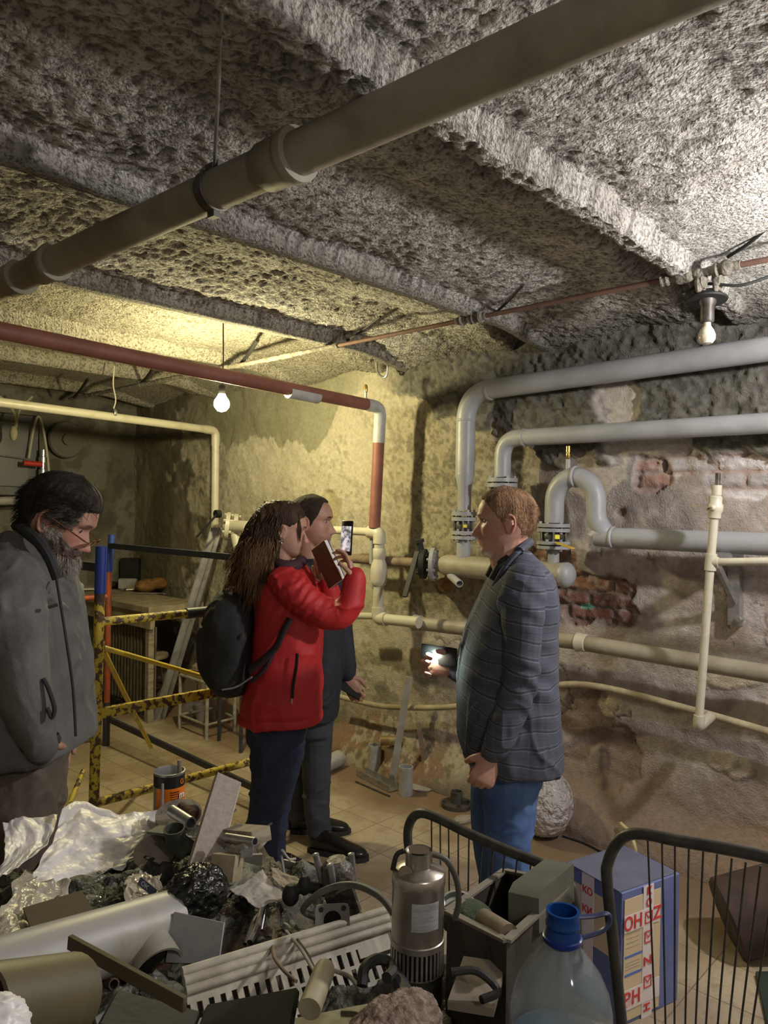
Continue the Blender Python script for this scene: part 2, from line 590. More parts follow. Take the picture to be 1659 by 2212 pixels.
    mt = attr_mat('wall_plaster', rough=.9, bump=.8, bscale=110, bdist=.008, c2=(.80, .78, .76), scale=45)
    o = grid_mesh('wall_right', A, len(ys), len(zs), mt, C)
    return struct(o)
wall_right()

def wall_left():
    xs = np.arange(-1.3, XW + .05, .02)
    zs = np.arange(0, 2.86, .02)
    X, Z = np.meshgrid(xs, zs, indexing='ij')
    X, Z = X.ravel(), Z.ravel()
    n1, n2 = fbm(X * 3, Z * 2, X * 0 + 71, 4), fbm(X * 10, Z * 8, X * 0 + 81, 3)
    C = np.tile(np.array([.12, .11, .08]), (len(X), 1))
    C = mixc(C, (.17, .16, .12), sst(.45, .6, n1))
    C = mixc(C, (.07, .065, .045), sst(.5, .6, n2) * .7)
    H = (n1 - .5) * .04 + (n2 - .5) * .015
    A = np.stack([X, YW - H, Z], 1)
    return struct(grid_mesh('wall_left', A, len(xs), len(zs), attr_mat('wall_damp', rough=.9), C))
wall_left()
PLN = mat('plain_plaster', (.40, .38, .35), c2=(.30, .28, .25), scale=3, rough=.9, bump=.4, bscale=20)
b_ = MB(); b_.box((-1.35, 2.1, 1.42), (.1, 9.0, 2.84)); struct(b_.build('wall_back', PLN, smooth=False))
b_ = MB(); b_.box((1.2, -2.35, 1.42), (5.2, .1, 2.84)); struct(b_.build('wall_front', PLN, smooth=False))

# ---- ceiling: stucco panels between plastered steel beams that run along X
def ceiling():
    xs = np.arange(-1.3, XW + .02, .0115)
    ys = np.arange(-2.3, YW + .01, .0115)
    X, Y = np.meshgrid(xs, ys, indexing='ij')
    X, Y = X.ravel(), Y.ravel()
    n1 = fbm(X * 2.2, Y * 2.2, X * 0 + 3, 3)
    n2 = fbm(X * 9, Y * 9, X * 0 + 7, 3)
    n3 = fbm(X * 40, Y * 40, X * 0 + 11, 2)
    n4 = fbm(X * 75, Y * 75, X * 0 + 13, 1)
    yy = Y + (n1 - .5) * .02
    d = np.min([np.abs(yy - b) for b in BEAMS], axis=0)
    k = np.argmin([np.abs(yy - b) for b in BEAMS], axis=0)
    far = yy - np.array(BEAMS)[k] > 0
    hw = np.where(k == 1, .034, .027)
    beam = 1 - sst(hw, hw + .012, d + (n2 - .5) * np.where(k == 1, .016, .004))
    vault = .055 * np.cos(np.clip(d / .5, 0, 1) * pi / 2)
    z = ZP + .05 - vault + (n1 - .5) * .05
    # trough beside each beam on its far side; its shade is painted in below
    tr = sst(.03, .045, d) * (1 - sst(.15, .23, d + (n2 - .5) * .09 + (n1 - .5) * .12)) * far
    z = z + tr * .045
    smoothp = el(X, Y, 3.05, .55, .75, .6, n2, .4, .4)
    smoothp = np.maximum(smoothp, sst(3.6, 4.6, Y))
    amp = (1 - .75 * smoothp) * (1 - tr * .85) * (.7 + .5 * sst(.4, .6, n1))
    z = z - amp * (.017 * n3 + .010 * n4 + .016 * n2)
    zb = ZB + (n2 - .5) * np.where(k == 1, .012, .004) - (n3 - .5) * .012 * np.where(k == 1, 1.6, .3) - (n4 - .5) * np.where(k == 1, .012, .002)
    z = z * (1 - beam) + zb * beam
    # the ceiling sags towards the far wall
    z = z - .12 * sst(3.2, 3.8, X) * (1 - beam * .5)
    C = np.tile(np.array([.56, .54, .515]), (len(X), 1))
    C = mixc(C, (.42, .395, .37), sst(.45, .6, n1) * .6)
    C = mixc(C, (.66, .645, .62), sst(.5, .62, n2) * .5)
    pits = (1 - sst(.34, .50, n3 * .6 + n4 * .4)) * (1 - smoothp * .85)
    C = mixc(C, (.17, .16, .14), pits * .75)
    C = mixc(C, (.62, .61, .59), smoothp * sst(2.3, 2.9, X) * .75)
    C = mixc(C, (.17, .155, .12), tr * .9)  # band of beam shade painted into the trough colour
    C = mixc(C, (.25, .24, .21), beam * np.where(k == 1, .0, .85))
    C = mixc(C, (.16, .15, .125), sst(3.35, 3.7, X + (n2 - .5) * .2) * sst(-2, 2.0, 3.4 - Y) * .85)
    C = mixc(C, (.34, .31, .23), sst(2.9, 3.8, Y) * .75)
    C = C * (.84 + .3 * n4[:, None])
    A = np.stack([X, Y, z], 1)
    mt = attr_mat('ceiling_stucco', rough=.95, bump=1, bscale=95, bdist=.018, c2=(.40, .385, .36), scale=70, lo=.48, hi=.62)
    return struct(grid_mesh('ceiling', A, len(xs), len(ys), mt, C, flip=True))
ceiling()
b_ = MB(); b_.box((1.2, 2.1, 2.95), (5.4, 9.3, .08)); struct(b_.build('ceiling', PLN, smooth=False))

# ================================================================== shared materials
GREY = mat('grey_pipe_paint', (.36, .37, .40), c2=(.30, .31, .33), scale=5, rough=.42, bump=.06, bscale=40)
GREYD = mat('grey_paint_dull', (.33, .33, .31), c2=(.25, .23, .19), scale=7, rough=.55, bump=.1, bscale=50)
REDP = mat('red_oxide_pipe', (.21, .075, .055), c2=(.26, .10, .075), scale=6, rough=.6, bump=.06)
WHT = mat('cream_plastic_pipe', (.56, .53, .43), c2=(.44, .40, .30), scale=9, lo=.5, hi=.75, rough=.4)
TAN = mat('dusty_sewer_pipe', (.34, .31, .25), c2=(.25, .22, .16), scale=6, rough=.55, bump=.08, bscale=30)
BIGP = mat('dusty_brown_grey_pipe', (.25, .225, .175), c2=(.18, .16, .115), scale=5, rough=.6, bump=.1, bscale=40, c3=(.30, .28, .23), s3=3)
BROWN = mat('brown_old_pipe', (.24, .18, .13), c2=(.15, .11, .08), scale=12, rough=.7, bump=.15)
STEEL = mat('galvanised_steel', (.52, .52, .53), c2=(.36, .36, .37), scale=14, rough=.38, metal=.8)
CHROME = mat('chrome', (.75, .75, .76), rough=.15, metal=1)
DSTEEL = mat('dark_steel', (.13, .125, .12), c2=(.07, .06, .05), scale=20, rough=.5, metal=.6)
BLACK = mat('black_plastic', (.012, .012, .013), rough=.4)
BLKR = mat('black_rubber', (.018, .018, .018), rough=.65, bump=.1)
BRASS = mat('brass', (.75, .52, .16), rough=.25, metal=1)
YEL = mat('yellow_label', (.85, .78, .05), rough=.5)
YHAND = mat('yellow_handle', (.62, .44, .06), rough=.45)
RUST = mat('rusty_iron', (.14, .075, .045), c2=(.07, .045, .03), scale=25, rough=.85, bump=.4, bscale=80)
YRUST = mat('chipped_yellow_paint', (.60, .46, .05), c2=(.10, .055, .035), scale=38, lo=.50, hi=.54, rough=.6, bump=.2, bscale=60, detail=8)
YELP = mat('yellow_paint', (.62, .46, .05), c2=(.42, .34, .12), scale=12, lo=.5, hi=.62, rough=.5)
BLUEP = mat('blue_sleeve', (.015, .045, .34), c2=(.02, .055, .25), scale=20, rough=.45)
ORNG = mat('orange_red_paint', (.42, .085, .03), c2=(.26, .07, .04), scale=18, rough=.55)
NAVY = mat('dark_blue_steel', (.025, .035, .065), c2=(.05, .05, .055), scale=15, rough=.5)
WOOD = mat('grey_wood', (.34, .29, .22), c2=(.22, .18, .13), scale=6, stretch=(1, 8, 8), rough=.75, bump=.2)
DUST = mat('dusty_wood', (.36, .31, .21), c2=(.24, .19, .12), scale=9, rough=.85, bump=.2)
PCEM = mat('pale_fibre', (.46, .43, .39), c2=(.33, .30, .27), scale=18, rough=.8, bump=.25)
GLOWB = mat('bulb_glow', (1, .95, .7), emit=(1.0, .88, .46), estr=1)
TORCH = mat('torch_glow', (.9, 1, .95), emit=(.78, 1.0, .86), estr=1)

# ================================================================== lamps
def lamp_bulb(name, label, loc, r, watts, matl, cord_top=None):
    t = thing(name, label, 'lamp', loc)
    c = V(*loc)
    m1 = MB(); m1.lathe([(0.004, -r), (r * .55, -r * .85), (r * .92, -r * .4), (r, 0), (r * .9, r * .45), (r * .55, r * .95), (r * .4, r * 1.3)], c, seg=24)
    o = m1.build('bulb', matl, t)
    area = 4 * pi * r * r * .85
    nd = matl.node_tree.nodes['Principled BSDF']
    nd.inputs['Emission Strength'].default_value = watts / (pi * area)
    m1 = MB(); m1.lathe([(r * .42, r * 1.25), (.018, r * 1.4), (.02, r * 2.2), (.012, r * 2.5)], c, seg=16)
    m1.build('socket', BLACK, t)
    top = cord_top or 2.76
    m1 = MB(); m1.tube([c + V(0, 0, r * 2.4), c + V(.01, .005, (top - loc[2]) * .5), V(c.x, c.y, top)], .004, 6)
    m1.build('cord', BLACK, t)
    return t
lamp_bulb('hanging_bulb', 'glowing bare bulb hanging below the red ceiling pipe', LAMP1, .045, BULB_W, GLOWB)
WORKG = mat('work_lamp_glow', (1, 1, 1), emit=(1.0, .95, .90), estr=1)
lamp_bulb('hanging_bulb', 'bright white bare bulb lighting the right-hand wall from outside the picture', LAMP2, .05, WORK_W, WORKG)
FILLG = mat('fill_glow', (1, 1, 1), emit=(1.0, .93, .84), estr=1)
lamp_bulb('hanging_bulb', 'unseen bulb added as fill light behind the camera', FILL_LAMP, .05, FILL_W, FILLG)  # added fill, out of view, to lift the ceiling and foreground

# ================================================================== pipes on the far wall
def flange(mb, c, d, r, th, nb=6, hole=True):
    """disc with bolts through it"""
    x, y, z = frame_of(d)
    c = Vector(c)
    mb.lathe([(r * .55, -th / 2), (r, -th / 2), (r, th / 2), (r * .55, th / 2)], c, d, 28)
    for k in range(nb):
        a = 2 * pi * (k + .5) / nb
        q = c + x * (r * .8 * math.cos(a)) + y * (r * .8 * math.sin(a))
        mb.lathe([(r * .10, -th * 1.1), (r * .10, th * 1.1)], q, d, 6)
XP = XW - .17     # centre plane of the pipes

# P1: upper grey heating pipe, bend, reducer, valve, stub
t1 = thing('heating_pipe', 'thick grey pipe running highest along the right wall and turning down at left', 'pipe', PX(1006, 1000, XP))
def ext(q): return V(q.x, -2.28, q.z)
a0, a1, a2, a3 = PX(1740, 742, XP), PX(1000, 849, XP), PX(1006, 1026, XP), PX(1011, 1104, XP)
a3.y = a2.y = a1.y = PX(1006, 930, XP).y
pr = .055
m1 = MB(); m1.tube([ext(a0)] + fillet([a0, a1, a2], .17, 10), pr, 24); m1.build('pipe_run', GREY, t1)
m1 = MB(); m1.tube([a2 + V(0, 0, .01), a2, a2 - V(0, 0, .07), a3], [pr, pr * 1.02, .040, .038], 24); m1.build('reducer', GREY, t1)
for q in (a1 + V(0, -.165, 0), a1 + V(0, 0, -.16)):
    m1 = MB(); dd = (0, 1, 0) if abs(q.z - a1.z) < .01 else (0, 0, 1)
    m1.lathe([(pr, -.008), (pr * 1.06, -.003), (pr * 1.06, .003), (pr, .008)], q, dd, 24); m1.build('weld_seam', GREY, t1)
def valve(par, top, bot, r, label=True, handle=None):
    """two flange pairs with a bolted body between, from z top to z bot at point"""
    c = Vector(top)
    H = top.z - bot.z
    m1 = MB(); flange(m1, c - V(0, 0, H * .10), (0, 0, 1), r, H * .13); flange(m1, c - V(0, 0, H * .28), (0, 0, 1), r, H * .13)
    m1.build('flange', GREY, par)
    m1 = MB(); flange(m1, c - V(0, 0, H * .76), (0, 0, 1), r, H * .12); flange(m1, c - V(0, 0, H * .93), (0, 0, 1), r, H * .12)
    m1.build('flange', GREY, par)
    m1 = MB(); m1.lathe([(r * .62, -H * .72), (r * .74, -H * .6), (r * .74, -H * .42), (r * .62, -H * .32)], c, seg=20)
    vb = m1.build('valve_body', DSTEEL, par)
    m1 = MB()
    for k in range(6):
        a = 2 * pi * (k + .5) / 6
        m1.tube([c + V(math.cos(a) * r * .82, math.sin(a) * r * .82, -H * .2), c + V(math.cos(a) * r * .82, math.sin(a) * r * .82, -H * .82)], r * .085, 8)
    m1.build('bolt', CHROME, vb)
    m1 = MB(); n_ = V(-.738, -.674, 0)
    m1.box(c + n_ * (r * .9) + V(.0, 0, -H * .52), (r * .26, r * .24, .006), d=n_, up=(0, 0, 1)); m1.build('yellow_tag', YEL, vb)
    if handle:
        m1 = MB()
        m1.bar(handle[0], handle[1], .022, .008, up=(0, 0, 1), bev=.003); m1.build('valve_handle', YHAND, vb)
    return vb
vb1 = a3
v1b = V(a3.x, a3.y, PX(1012, 1166, XP).z)
valve(t1, a3, v1b, .072)
m1 = MB(); m1.tube([v1b + V(0, 0, .01), V(a3.x, a3.y, PX(1012, 1212, XP).z)], .040, 20); m1.build('pipe_stub', GREY, t1)

# P2: second grey pipe
t2 = thing('heating_pipe', 'grey pipe second from the top, bending down behind the red-haired man', 'pipe', PX(1086, 1030, XP))
b0, b1, b2 = PX(1740, 909, XP), PX(1084, 948, XP), PX(1087, 1031, XP)
b2.y = b1.y = PX(1086, 990, XP).y
m1 = MB(); m1.tube([ext(b0)] + fillet([b0, b1, b2], .13, 10), .046, 24); m1.build('pipe_run', GREY, t2)
m1 = MB(); m1.lathe([(.046, -.008), (.050, -.003), (.050, .003), (.046, .008)], b1 + V(0, -.14, 0), (0, 1, 0), 24)
m1.build('weld_seam', GREY, t2)
v2b = V(b2.x, b2.y, PX(1087, 1094, XP).z)
valve(t2, b2, v2b, .084)
m1 = MB(); m1.tube([v2b + V(0, 0, .01), V(b2.x, b2.y, PX(1087, 1215, XP).z)], .040, 20); m1.build('pipe_stub', GREY, t2)

# P3: U-bend
t3 = thing('heating_pipe', 'grey pipe with a tall U-shaped bend beside the yellow-handled valve', 'pipe', PX(1197, 1128, XP))
c0 = PX(1197, 1129, XP)
cl = PX(1197, 1045, XP); cl.y = c0.y
cr = PX(1288, 1075, XP)
ztop = PX(1240, 1030, XP).z
pts = [c0, V(XP, c0.y, ztop - .125)]
yc, rr_ = (c0.y + cr.y) / 2, (c0.y - cr.y) / 2
for k in range(0, 13):
    a = pi * k / 12
    pts.append(V(XP, yc + rr_ * math.cos(a), ztop - .125 + .125 * math.sin(a)))
yh = PX(1325, 1161, XP)
pts += [V(XP, cr.y, yh.z + .13)]
pts2 = smooth_path([pts[-1], V(XP, cr.y - .01, yh.z + .075), V(XP, cr.y - .05, yh.z + .02), V(XP, yh.y + .02, yh.z + .0), PX(1740, 1179, XP)], 8)
m1 = MB(); m1.tube([Vector(q) for q in pts] + [Vector(q) for q in pts2[1:]] + [ext(Vector(pts2[-1]))], .050, 24); m1.build('pipe_run', GREY, t3)
m1 = MB(); m1.lathe([(.05, -.008), (.057, -.003), (.057, .003), (.05, .008)], V(XP, yc, ztop), (0, 1, 0), 24)
m1.build('weld_seam', GREY, t3)
m1 = MB(); m1.lathe([(.05, -.008), (.056, -.003), (.056, .003), (.05, .008)], yh, (0, 1, 0), 24); m1.build('weld_seam', GREY, t3)
av = PX(1227, 1012, XP)
m1 = MB(); m1.lathe([(.012, -.02), (.012, .05)], av, seg=12)
vv = m1.build('air_vent', GREY, t3)
m1 = MB(); m1.lathe([(.010, .045), (.013, .05), (.013, .075), (.010, .078), (.010, .082), (.013, .085), (.013, .115), (.006, .118)], av, seg=12); m1.build('brass_cap', BRASS, vv)
v3b = V(c0.x, c0.y, PX(1197, 1186, XP).z)
h0, h1_ = PX(1202, 1172, XP - .08), PX(1238, 1185, XP - .18)
valve(t3, c0, v3b, .088, handle=(h0, h1_))
m1 = MB(); m1.tube([v3b + V(0, 0, .01), V(c0.x, c0.y, PX(1197, 1222, XP).z)], .030, 20); m1.build('pipe_stub', GREY, t3)

# manifold
t4 = thing('manifold', 'thick horizontal grey collector pipe with domed end behind the red-haired man', 'manifold', PX(1100, 1230, XP))
e0, e1 = PX(966, 1222, XP), PX(1222, 1241, XP)
zm = (e0.z + e1.z) / 2; e0.z = e1.z = zm
m1 = MB(); m1.tube([e0 + V(0, .05, 0), e0, e1], [.045, .063, .063], 28); m1.build('collector', TAN, t4)
m1 = MB(); m1.ell(e1, (.067, .05, .067), n=12, seg=24); m1.build('end_cap', GREY, t4)
m1 = MB(); s0, s1_ = e0 + V(-.02, -.04, -.055), e0 + V(-.09, -.16, -.09)
m1.tube([s0, s1_], .022, 16, inner=.8); m1.build('drain_stub', GREY, t4)
m1 = MB(); f0 = PX(936, 1221, XP); f0.z = zm
m1.tube([e0 + V(0, .04, 0), f0], .040, 20); m1.build('pipe_stub', GREY, t4)
m1 = MB(); dfl = V(-.45, .89, 0); flange(m1, f0, dfl, .10, .022, 8); m1.build('flange', GREY, t4)
m1 = MB(); flange(m1, f0 + dfl * .06, dfl, .09, .03, 4); m1.lathe([(.02, 0), (.02, .13), (.03, .13), (.03, .15)], f0 + dfl * .06, (-.2, .1, 1), 10)
vb_ = m1.build('butterfly_valve', BLKR, t4)
m1 = MB(); m1.bar(PX(902, 1190, XP - .08), PX(874, 1290, XP - .2), .035, .012, bev=.004); m1.build('valve_lever', BLKR, vb_)
m1 = MB(); m1.tube([f0 + V(0, .12, 0), PX(832, 1212, XP), PX(760, 1206, XP)], .030, 18); m1.build('inlet_pipe', BROWN, t4)
m1 = MB(); m1.tube([PX(961, 1262, XW - .01), PX(961, 1264, XW - .06)], .045, 16)
single(m1, 'pipe_stub', 'short rusty capped pipe end sticking out of the wall below the black valve', 'pipe', mat('rusty_ochre', (.40, .22, .07), c2=(.22, .12, .05), scale=30, rough=.9, bump=.5))

# cream plastic assembly with elbows
XC = XW - .24
t5 = thing('water_pipe', 'cream plastic pipe with elbows and union beside the raised phone', 'pipe', PX(818, 1330, XC))
g0, g1, g2, g3 = PX(722, 1145, XC), PX(820, 1150, XC), PX(817, 1336, XC), PX(905, 1345, XC)
g2.y = g1.y
m1 = MB(); m1.tube([g0, PX(800, 1149, XC)], .026, 18); m1.build('pipe_run', WHT, t5)
m1 = MB(); m1.tube(fillet([PX(798, 1149, XC), g1 + V(0, 0, .0), g1 - V(0, 0, .07)], .05, 8), .040, 20); m1.build('elbow', WHT, t5)
m1 = MB(); m1.tube([g1 - V(0, 0, .05), g2 + V(0, 0, .05)], .033, 20); m1.build('pipe_run', WHT, t5)
m1 = MB(); zc = PX(818, 1240, XC).z
m1.lathe([(.036, .16), (.040, .155), (.040, .10), (.037, .095), (.037, .09), (.048, .06), (.052, .03), (.052, -.04), (.045, -.065), (.040, -.07), (.033, -.075)], V(g1.x, g1.y, zc), seg=24)
m1.build('union', WHT, t5)
m1 = MB(); m1.tube(fillet([g2 + V(0, 0, .07), g2, g2 + (g3 - g2).normalized() * .07], .05, 8), .042, 20); m1.build('elbow', WHT, t5)
m1 = MB(); m1.tube([g2 + (g3 - g2).normalized() * .05, g3], .034, 20); m1.build('pipe_run', WHT, t5)
m1 = MB(); m1.tube([PX(804, 1158, XC + .04), PX(803, 1218, XC + .04)], .016, 12); m1.build('bypass', GREY, t5)
m1 = MB(); m1.tube([PX(768, 1330, XC + .05), PX(808, 1331, XC + .05)], .022, 12); m1.build('branch', WHT, t5)

# lower long pipe
t6 = thing('sewer_pipe', 'long olive grey pipe with pale rings crossing the right wall at hip height', 'pipe', PX(1250, 1387, XP + .02))
l0, l1_, l2_ = PX(893, 1345, XP), PX(1249, 1387, XP), PX(1745, 1470, XP)
m1 = MB(); m1.tube([l0, l1_, l2_, ext(l2_)], .040, 22); m1.build('pipe_run', TAN, t6)
for q in (PX(897, 1345, XP), l1_):
    m1 = MB(); m1.lathe([(.040, -.05), (.046, -.045), (.046, -.01), (.049, -.005), (.049, .005), (.040, .01)], q, (l0 - l2_), 24)
    m1.build('socket_ring', WHT if q is l1_ else GREYD, t6)

# thin pipe low down
pts = smooth_path([PX(735, 1505, XP + .04), PX(800, 1521, XP + .04), PX(860, 1528, XP + .04), PX(985, 1526, XP + .04), PX(1080, 1500, XP + .04), PX(1180, 1484, XP + .04), PX(1246, 1478, XP + .04),
                   PX(1337, 1492, XP + .04), PX(1497, 1534, XP + .04), PX(1545, 1547, XP + .04), PX(1700, 1592, XP + .04)], 6)
pts.append(ext(Vector(pts[-1]))); m1 = MB(); m1.tube(pts, .017, 12); single(m1, 'water_pipe', 'thin cream pipe sagging low along the far wall', 'pipe', mat('aged_cream_pipe', (.42, .37, .25), c2=(.30, .25, .17), scale=10, rough=.6))

# cream vertical pipe at right
XV = XW - .36
t7 = thing('riser_pipe', 'slim cream riser with stop valve standing in front of the right wall', 'pipe', PX(1509, 1572, XV))
r0, r1, r2 = PX(1548, 1058, XV), PX(1535, 1215, XV), PX(1509, 1568, XV)
m1 = MB(); m1.tube([r0, r1], .018, 16); m1.build('pipe_run', WHT, t7)
m1 = MB(); m1.tube([r1, r2], .0175, 16); m1.build('pipe_run', WHT, t7)
m1 = MB(); m1.tube([PX(1551, 1022, XV), PX(1550, 1054, XV)], .011, 12); m1.build('steel_tail', DSTEEL, t7)
m1 = MB(); m1.tube([PX(1549, 1048, XV), PX(1548, 1070, XV)], .020, 14); m1.build('collar', WHT, t7)
m1 = MB(); m1.lathe([(.02, .05), (.026, .045), (.026, .02), (.032, .01), (.032, -.015), (.026, -.025), (.026, -.045), (.02, -.05)], PX(1545, 1096, XV), (r0 - r1), 18)
m1.ell(PX(1540, 1097, XV - .03), (.014, .014, .014), n=8, seg=10)
q = m1.build('stop_valve', WHT, t7)
m1 = MB(); m1.bar(PX(1540, 1096, XV - .04), PX(1480, 1091, XV - .04), .012, .004); m1.build('valve_lever', DUST, q)
m1 = MB(); m1.tube([PX(1537, 1196, XV), PX(1534, 1232, XV)], .024, 16); m1.tube([PX(1536, 1214, XV), PX(1552, 1214, XV)], .022, 16); m1.build('tee', WHT, t7)
m1 = MB(); m1.tube([PX(1550, 1214, XV), PX(1750, 1211, XV), ext(PX(1750, 1211, XV))], .0165, 14); m1.build('branch_pipe', WHT, t7)
m1 = MB(); m1.tube(fillet([PX(1511, 1545, XV), PX(1509, 1570, XV), PX(1534, 1548, XP)], .03, 6), .024, 14); m1.build('elbow', WHT, t7)

# steel bracket carrying the U-bend pipe
t8 = thing('wall_bracket', 'grey steel triangle bracket bolted under the pipe at the far right', 'bracket', PX(1596, 1345, XW - .03))
XB = XW - .06
m1 = MB(); m1.bar(PX(1585, 1196, XB), PX(1585, 1350, XB), .012, .05, up=(0, 1, 0)); m1.bar(PX(1599, 1196, XB + .03), PX(1599, 1352, XB + .03), .06, .008, up=(0, 1, 0)); m1.build('upright', STEEL, t8)
m1 = MB(); m1.bar(PX(1597, 1202, XB), PX(1538, 1204, XW - .34), .04, .04); m1.build('arm', STEEL, t8)
m1 = MB(); m1.bar(PX(1587, 1300, XB - .01), PX(1550, 1222, XW - .30), .018, .03); m1.build('brace', STEEL, t8)
m1 = MB(); m1.lathe([(.022, 0), (.022, .012), (.012, .012), (.012, .025)], PX(1598, 1337, XB), (-1, 0, 0), 6); m1.build('bolt', STEEL, t8)

# red pipe under the ceiling
t9 = thing('red_pipe', 'dark red pipe running under the ceiling and dropping down the far wall', 'pipe', PX(815, 1130, 3.5))
XR = 3.50
q1 = PX(822, 880, XR); yr = q1.y
q0 = PY(-90, 690, yr); q0 = PY(0, 714, yr) + (PY(0, 714, yr) - q1).normalized() * .4
q2 = PX(809, 1140, XR)
m1 = MB(); m1.tube([q0, q1 + (q0 - q1).normalized() * .12], .036, 22); m1.build('pipe_run', REDP, t9)
LG = mat('pale_grey_primer', (.48, .49, .50), c2=(.38, .39, .40), scale=12, rough=.5)
m1 = MB(); m1.tube(fillet([q1 + (q0 - q1).normalized() * .13, q1, q1 + (q2 - q1).normalized() * .22], .11, 10), .038, 22); m1.build('elbow', LG, t9)
m1 = MB(); m1.tube([q1 + (q2 - q1).normalized() * .21, q2], .036, 22); m1.build('pipe_run', REDP, t9)
pp = PY(655, 852, yr); dd = (q1 - q0).normalized()
m1 = MB(); m1.tube([pp - dd * .11, pp + dd * .11], .0375, 22); m1.build('primer_band', LG, t9)
ab = PY(790, 866, yr)
m1 = MB(); m1.lathe([(.008, .01), (.008, .05)], ab, seg=8); z_ = m1.build('air_vent', LG, t9)
m1 = MB(); m1.lathe([(.009, .05), (.011, .055), (.011, .09), (.006, .1)], ab, seg=10); m1.build('brass_cap', BRASS, z_)

# white pipe at left and its drop
t10 = thing('white_pipe', 'cream pipe slung under the ceiling at left, dropping down by the bulb', 'pipe', PX(465, 1120, 3.6))
XQ = 3.58
w1 = PX(466, 930, XQ); yw = w1.y
w0 = PY(0, 869, yw); w0 = w0 + (w0 - w1).normalized() * .8
w2 = PX(464, 1140, XQ)
m1 = MB(); m1.tube([w0, w1 + (w0 - w1).normalized() * .08], .030, 20); m1.build('pipe_run', WHT, t10)
m1 = MB(); m1.tube(fillet([w1 + (w0 - w1).normalized() * .1, w1, w1 - V(0, 0, .12)], .08, 8), .034, 20); m1.build('elbow', WHT, t10)
m1 = MB(); m1.tube([w1 - V(0, 0, .1), w2], .030, 20); m1.build('pipe_run', WHT, t10)
hk = PY(245, 893, yw)
m1 = MB(); m1.lathe([(.034, -.01), (.036, 0), (.034, .01)], hk, (w0 - w1), 20); hg = m1.build('clip', STEEL, t10)
m1 = MB(); m1.tube(smooth_path([hk + V(0, 0, .03), hk + V(.015, 0, .1), hk + V(-.005, 0, .2), V(hk.x, hk.y, 2.64)], 5), .005, 6); m1.build('hanger_wire', WHT, hg)

# old flanged valve behind the woman at left
t11 = thing('flanged_valve', 'cream flanged valve on the far wall left of the woman', 'valve', PX(490, 1180, 3.55))
fc = PX(492, 1136, 3.5)
m1 = MB(); flange(m1, fc, (-.75, .6, .1), .105, .03, 6); flange(m1, fc + V(.045, -.036, 0), (-.75, .6, .1), .095, .03, 6); m1.build('flange', WHT, t11)
m1 = MB(); m1.tube([fc, fc + V(.0, -.25, .0)], .045, 18); m1.tube([fc + V(.02, -.05, 0), fc + V(.03, -.12, -.22)], .04, 14); m1.build('valve_body', WHT, t11)
m1 = MB(); m1.bar(PX(468, 1112, 3.4), PX(425, 1160, 3.3), .022, .014, bev=.004); m1.lathe([(.03, -.02), (.03, .02)], PX(470, 1110, 3.42), (1, 0, 0), 12); m1.build('valve_lever', BLACK, t11)

# big sewer pipe under the ceiling (runs along Y)
t12 = thing('sewer_pipe', 'thick brownish grey sewer pipe slung diagonally below the ceiling', 'pipe', P(650, 345, 1.9))
zb_ = 2.515
def bigp(px, py):
    q = PZ(px, py, zb_)
    return q
B0, B1 = bigp(1420, -5), bigp(55, 594)
xm = (bigp(830, 262).x + bigp(600, 360).x + bigp(300, 490).x) / 3
B0 = V(xm, B0.y - .5, zb_); B1 = V(xm, B1.y + 1.0, zb_)
# follow the photographed centre line by height
def big_at(px, py):
    return PX(px, py, xm)
cpts = [big_at(1500, -40), big_at(1300, 50), big_at(830, 263), big_at(640, 352), big_at(470, 430), big_at(250, 520), big_at(110, 580), big_at(0, 622)]
cpts = [cpts[0] + (cpts[0] - cpts[2]).normalized() * .5] + cpts + [cpts[-1] + (cpts[-1] - cpts[-3]).normalized() * .5]
p_lo, p_hi = cpts[0], cpts[-1]
m1 = MB(); m1.tube([p_lo, p_hi], .052, 28); m1.build('pipe_run', BIGP, t12)
dax = (p_hi - p_lo).normalized()
def on_axis(px, py):
    q = PX(px, py, xm)
    return p_lo + dax * (q - p_lo).dot(dax)
for (xa, ya) in ((612, 358), (105, 585)):
    q = on_axis(xa, ya)
    m1 = MB(); m1.lathe([(.052, -.13), (.058, -.125), (.061, -.06), (.062, -.055), (.066, -.05), (.067, .0), (.062, .008), (.061, .012), (.0525, .012)][::-1] if False else
                        [(.053, -.07), (.060, -.06), (.062, .03), (.067, .035), (.068, .05), (.066, .058), (.053, .06)], q, -dax, 28)
    m1.build('pipe_socket', BIGP, t12)
q = on_axis(35, 612)
m1 = MB(); m1.lathe([(.053, -.05), (.062, -.04), (.062, .03), (.067, .04), (.067, .055), (.053, .06)], q, -dax, 28); m1.build('pipe_socket', BIGP, t12)
q = on_axis(462, 432)
m1 = MB(); m1.lathe([(.054, -.018), (.057, -.016), (.057, .016), (.054, .018)], q, dax, 24)
m1.box(q + V(0, 0, .06), (.02, .06, .03)); m1.box(q + V(0, 0, -.062), (.02, .03, .02)); cl_ = m1.build('pipe_clamp', DSTEEL, t12)
top = P(484, -60, 1.50)
m1 = MB(); m1.tube([q + V(0, 0, .06), V(top.x, top.y, 2.72)], .005, 8); m1.build('hanger_rod', STEEL, cl_)
print('big pipe z', p_lo.z, p_hi.z, 'xm', xm, 'rod', tuple(top))

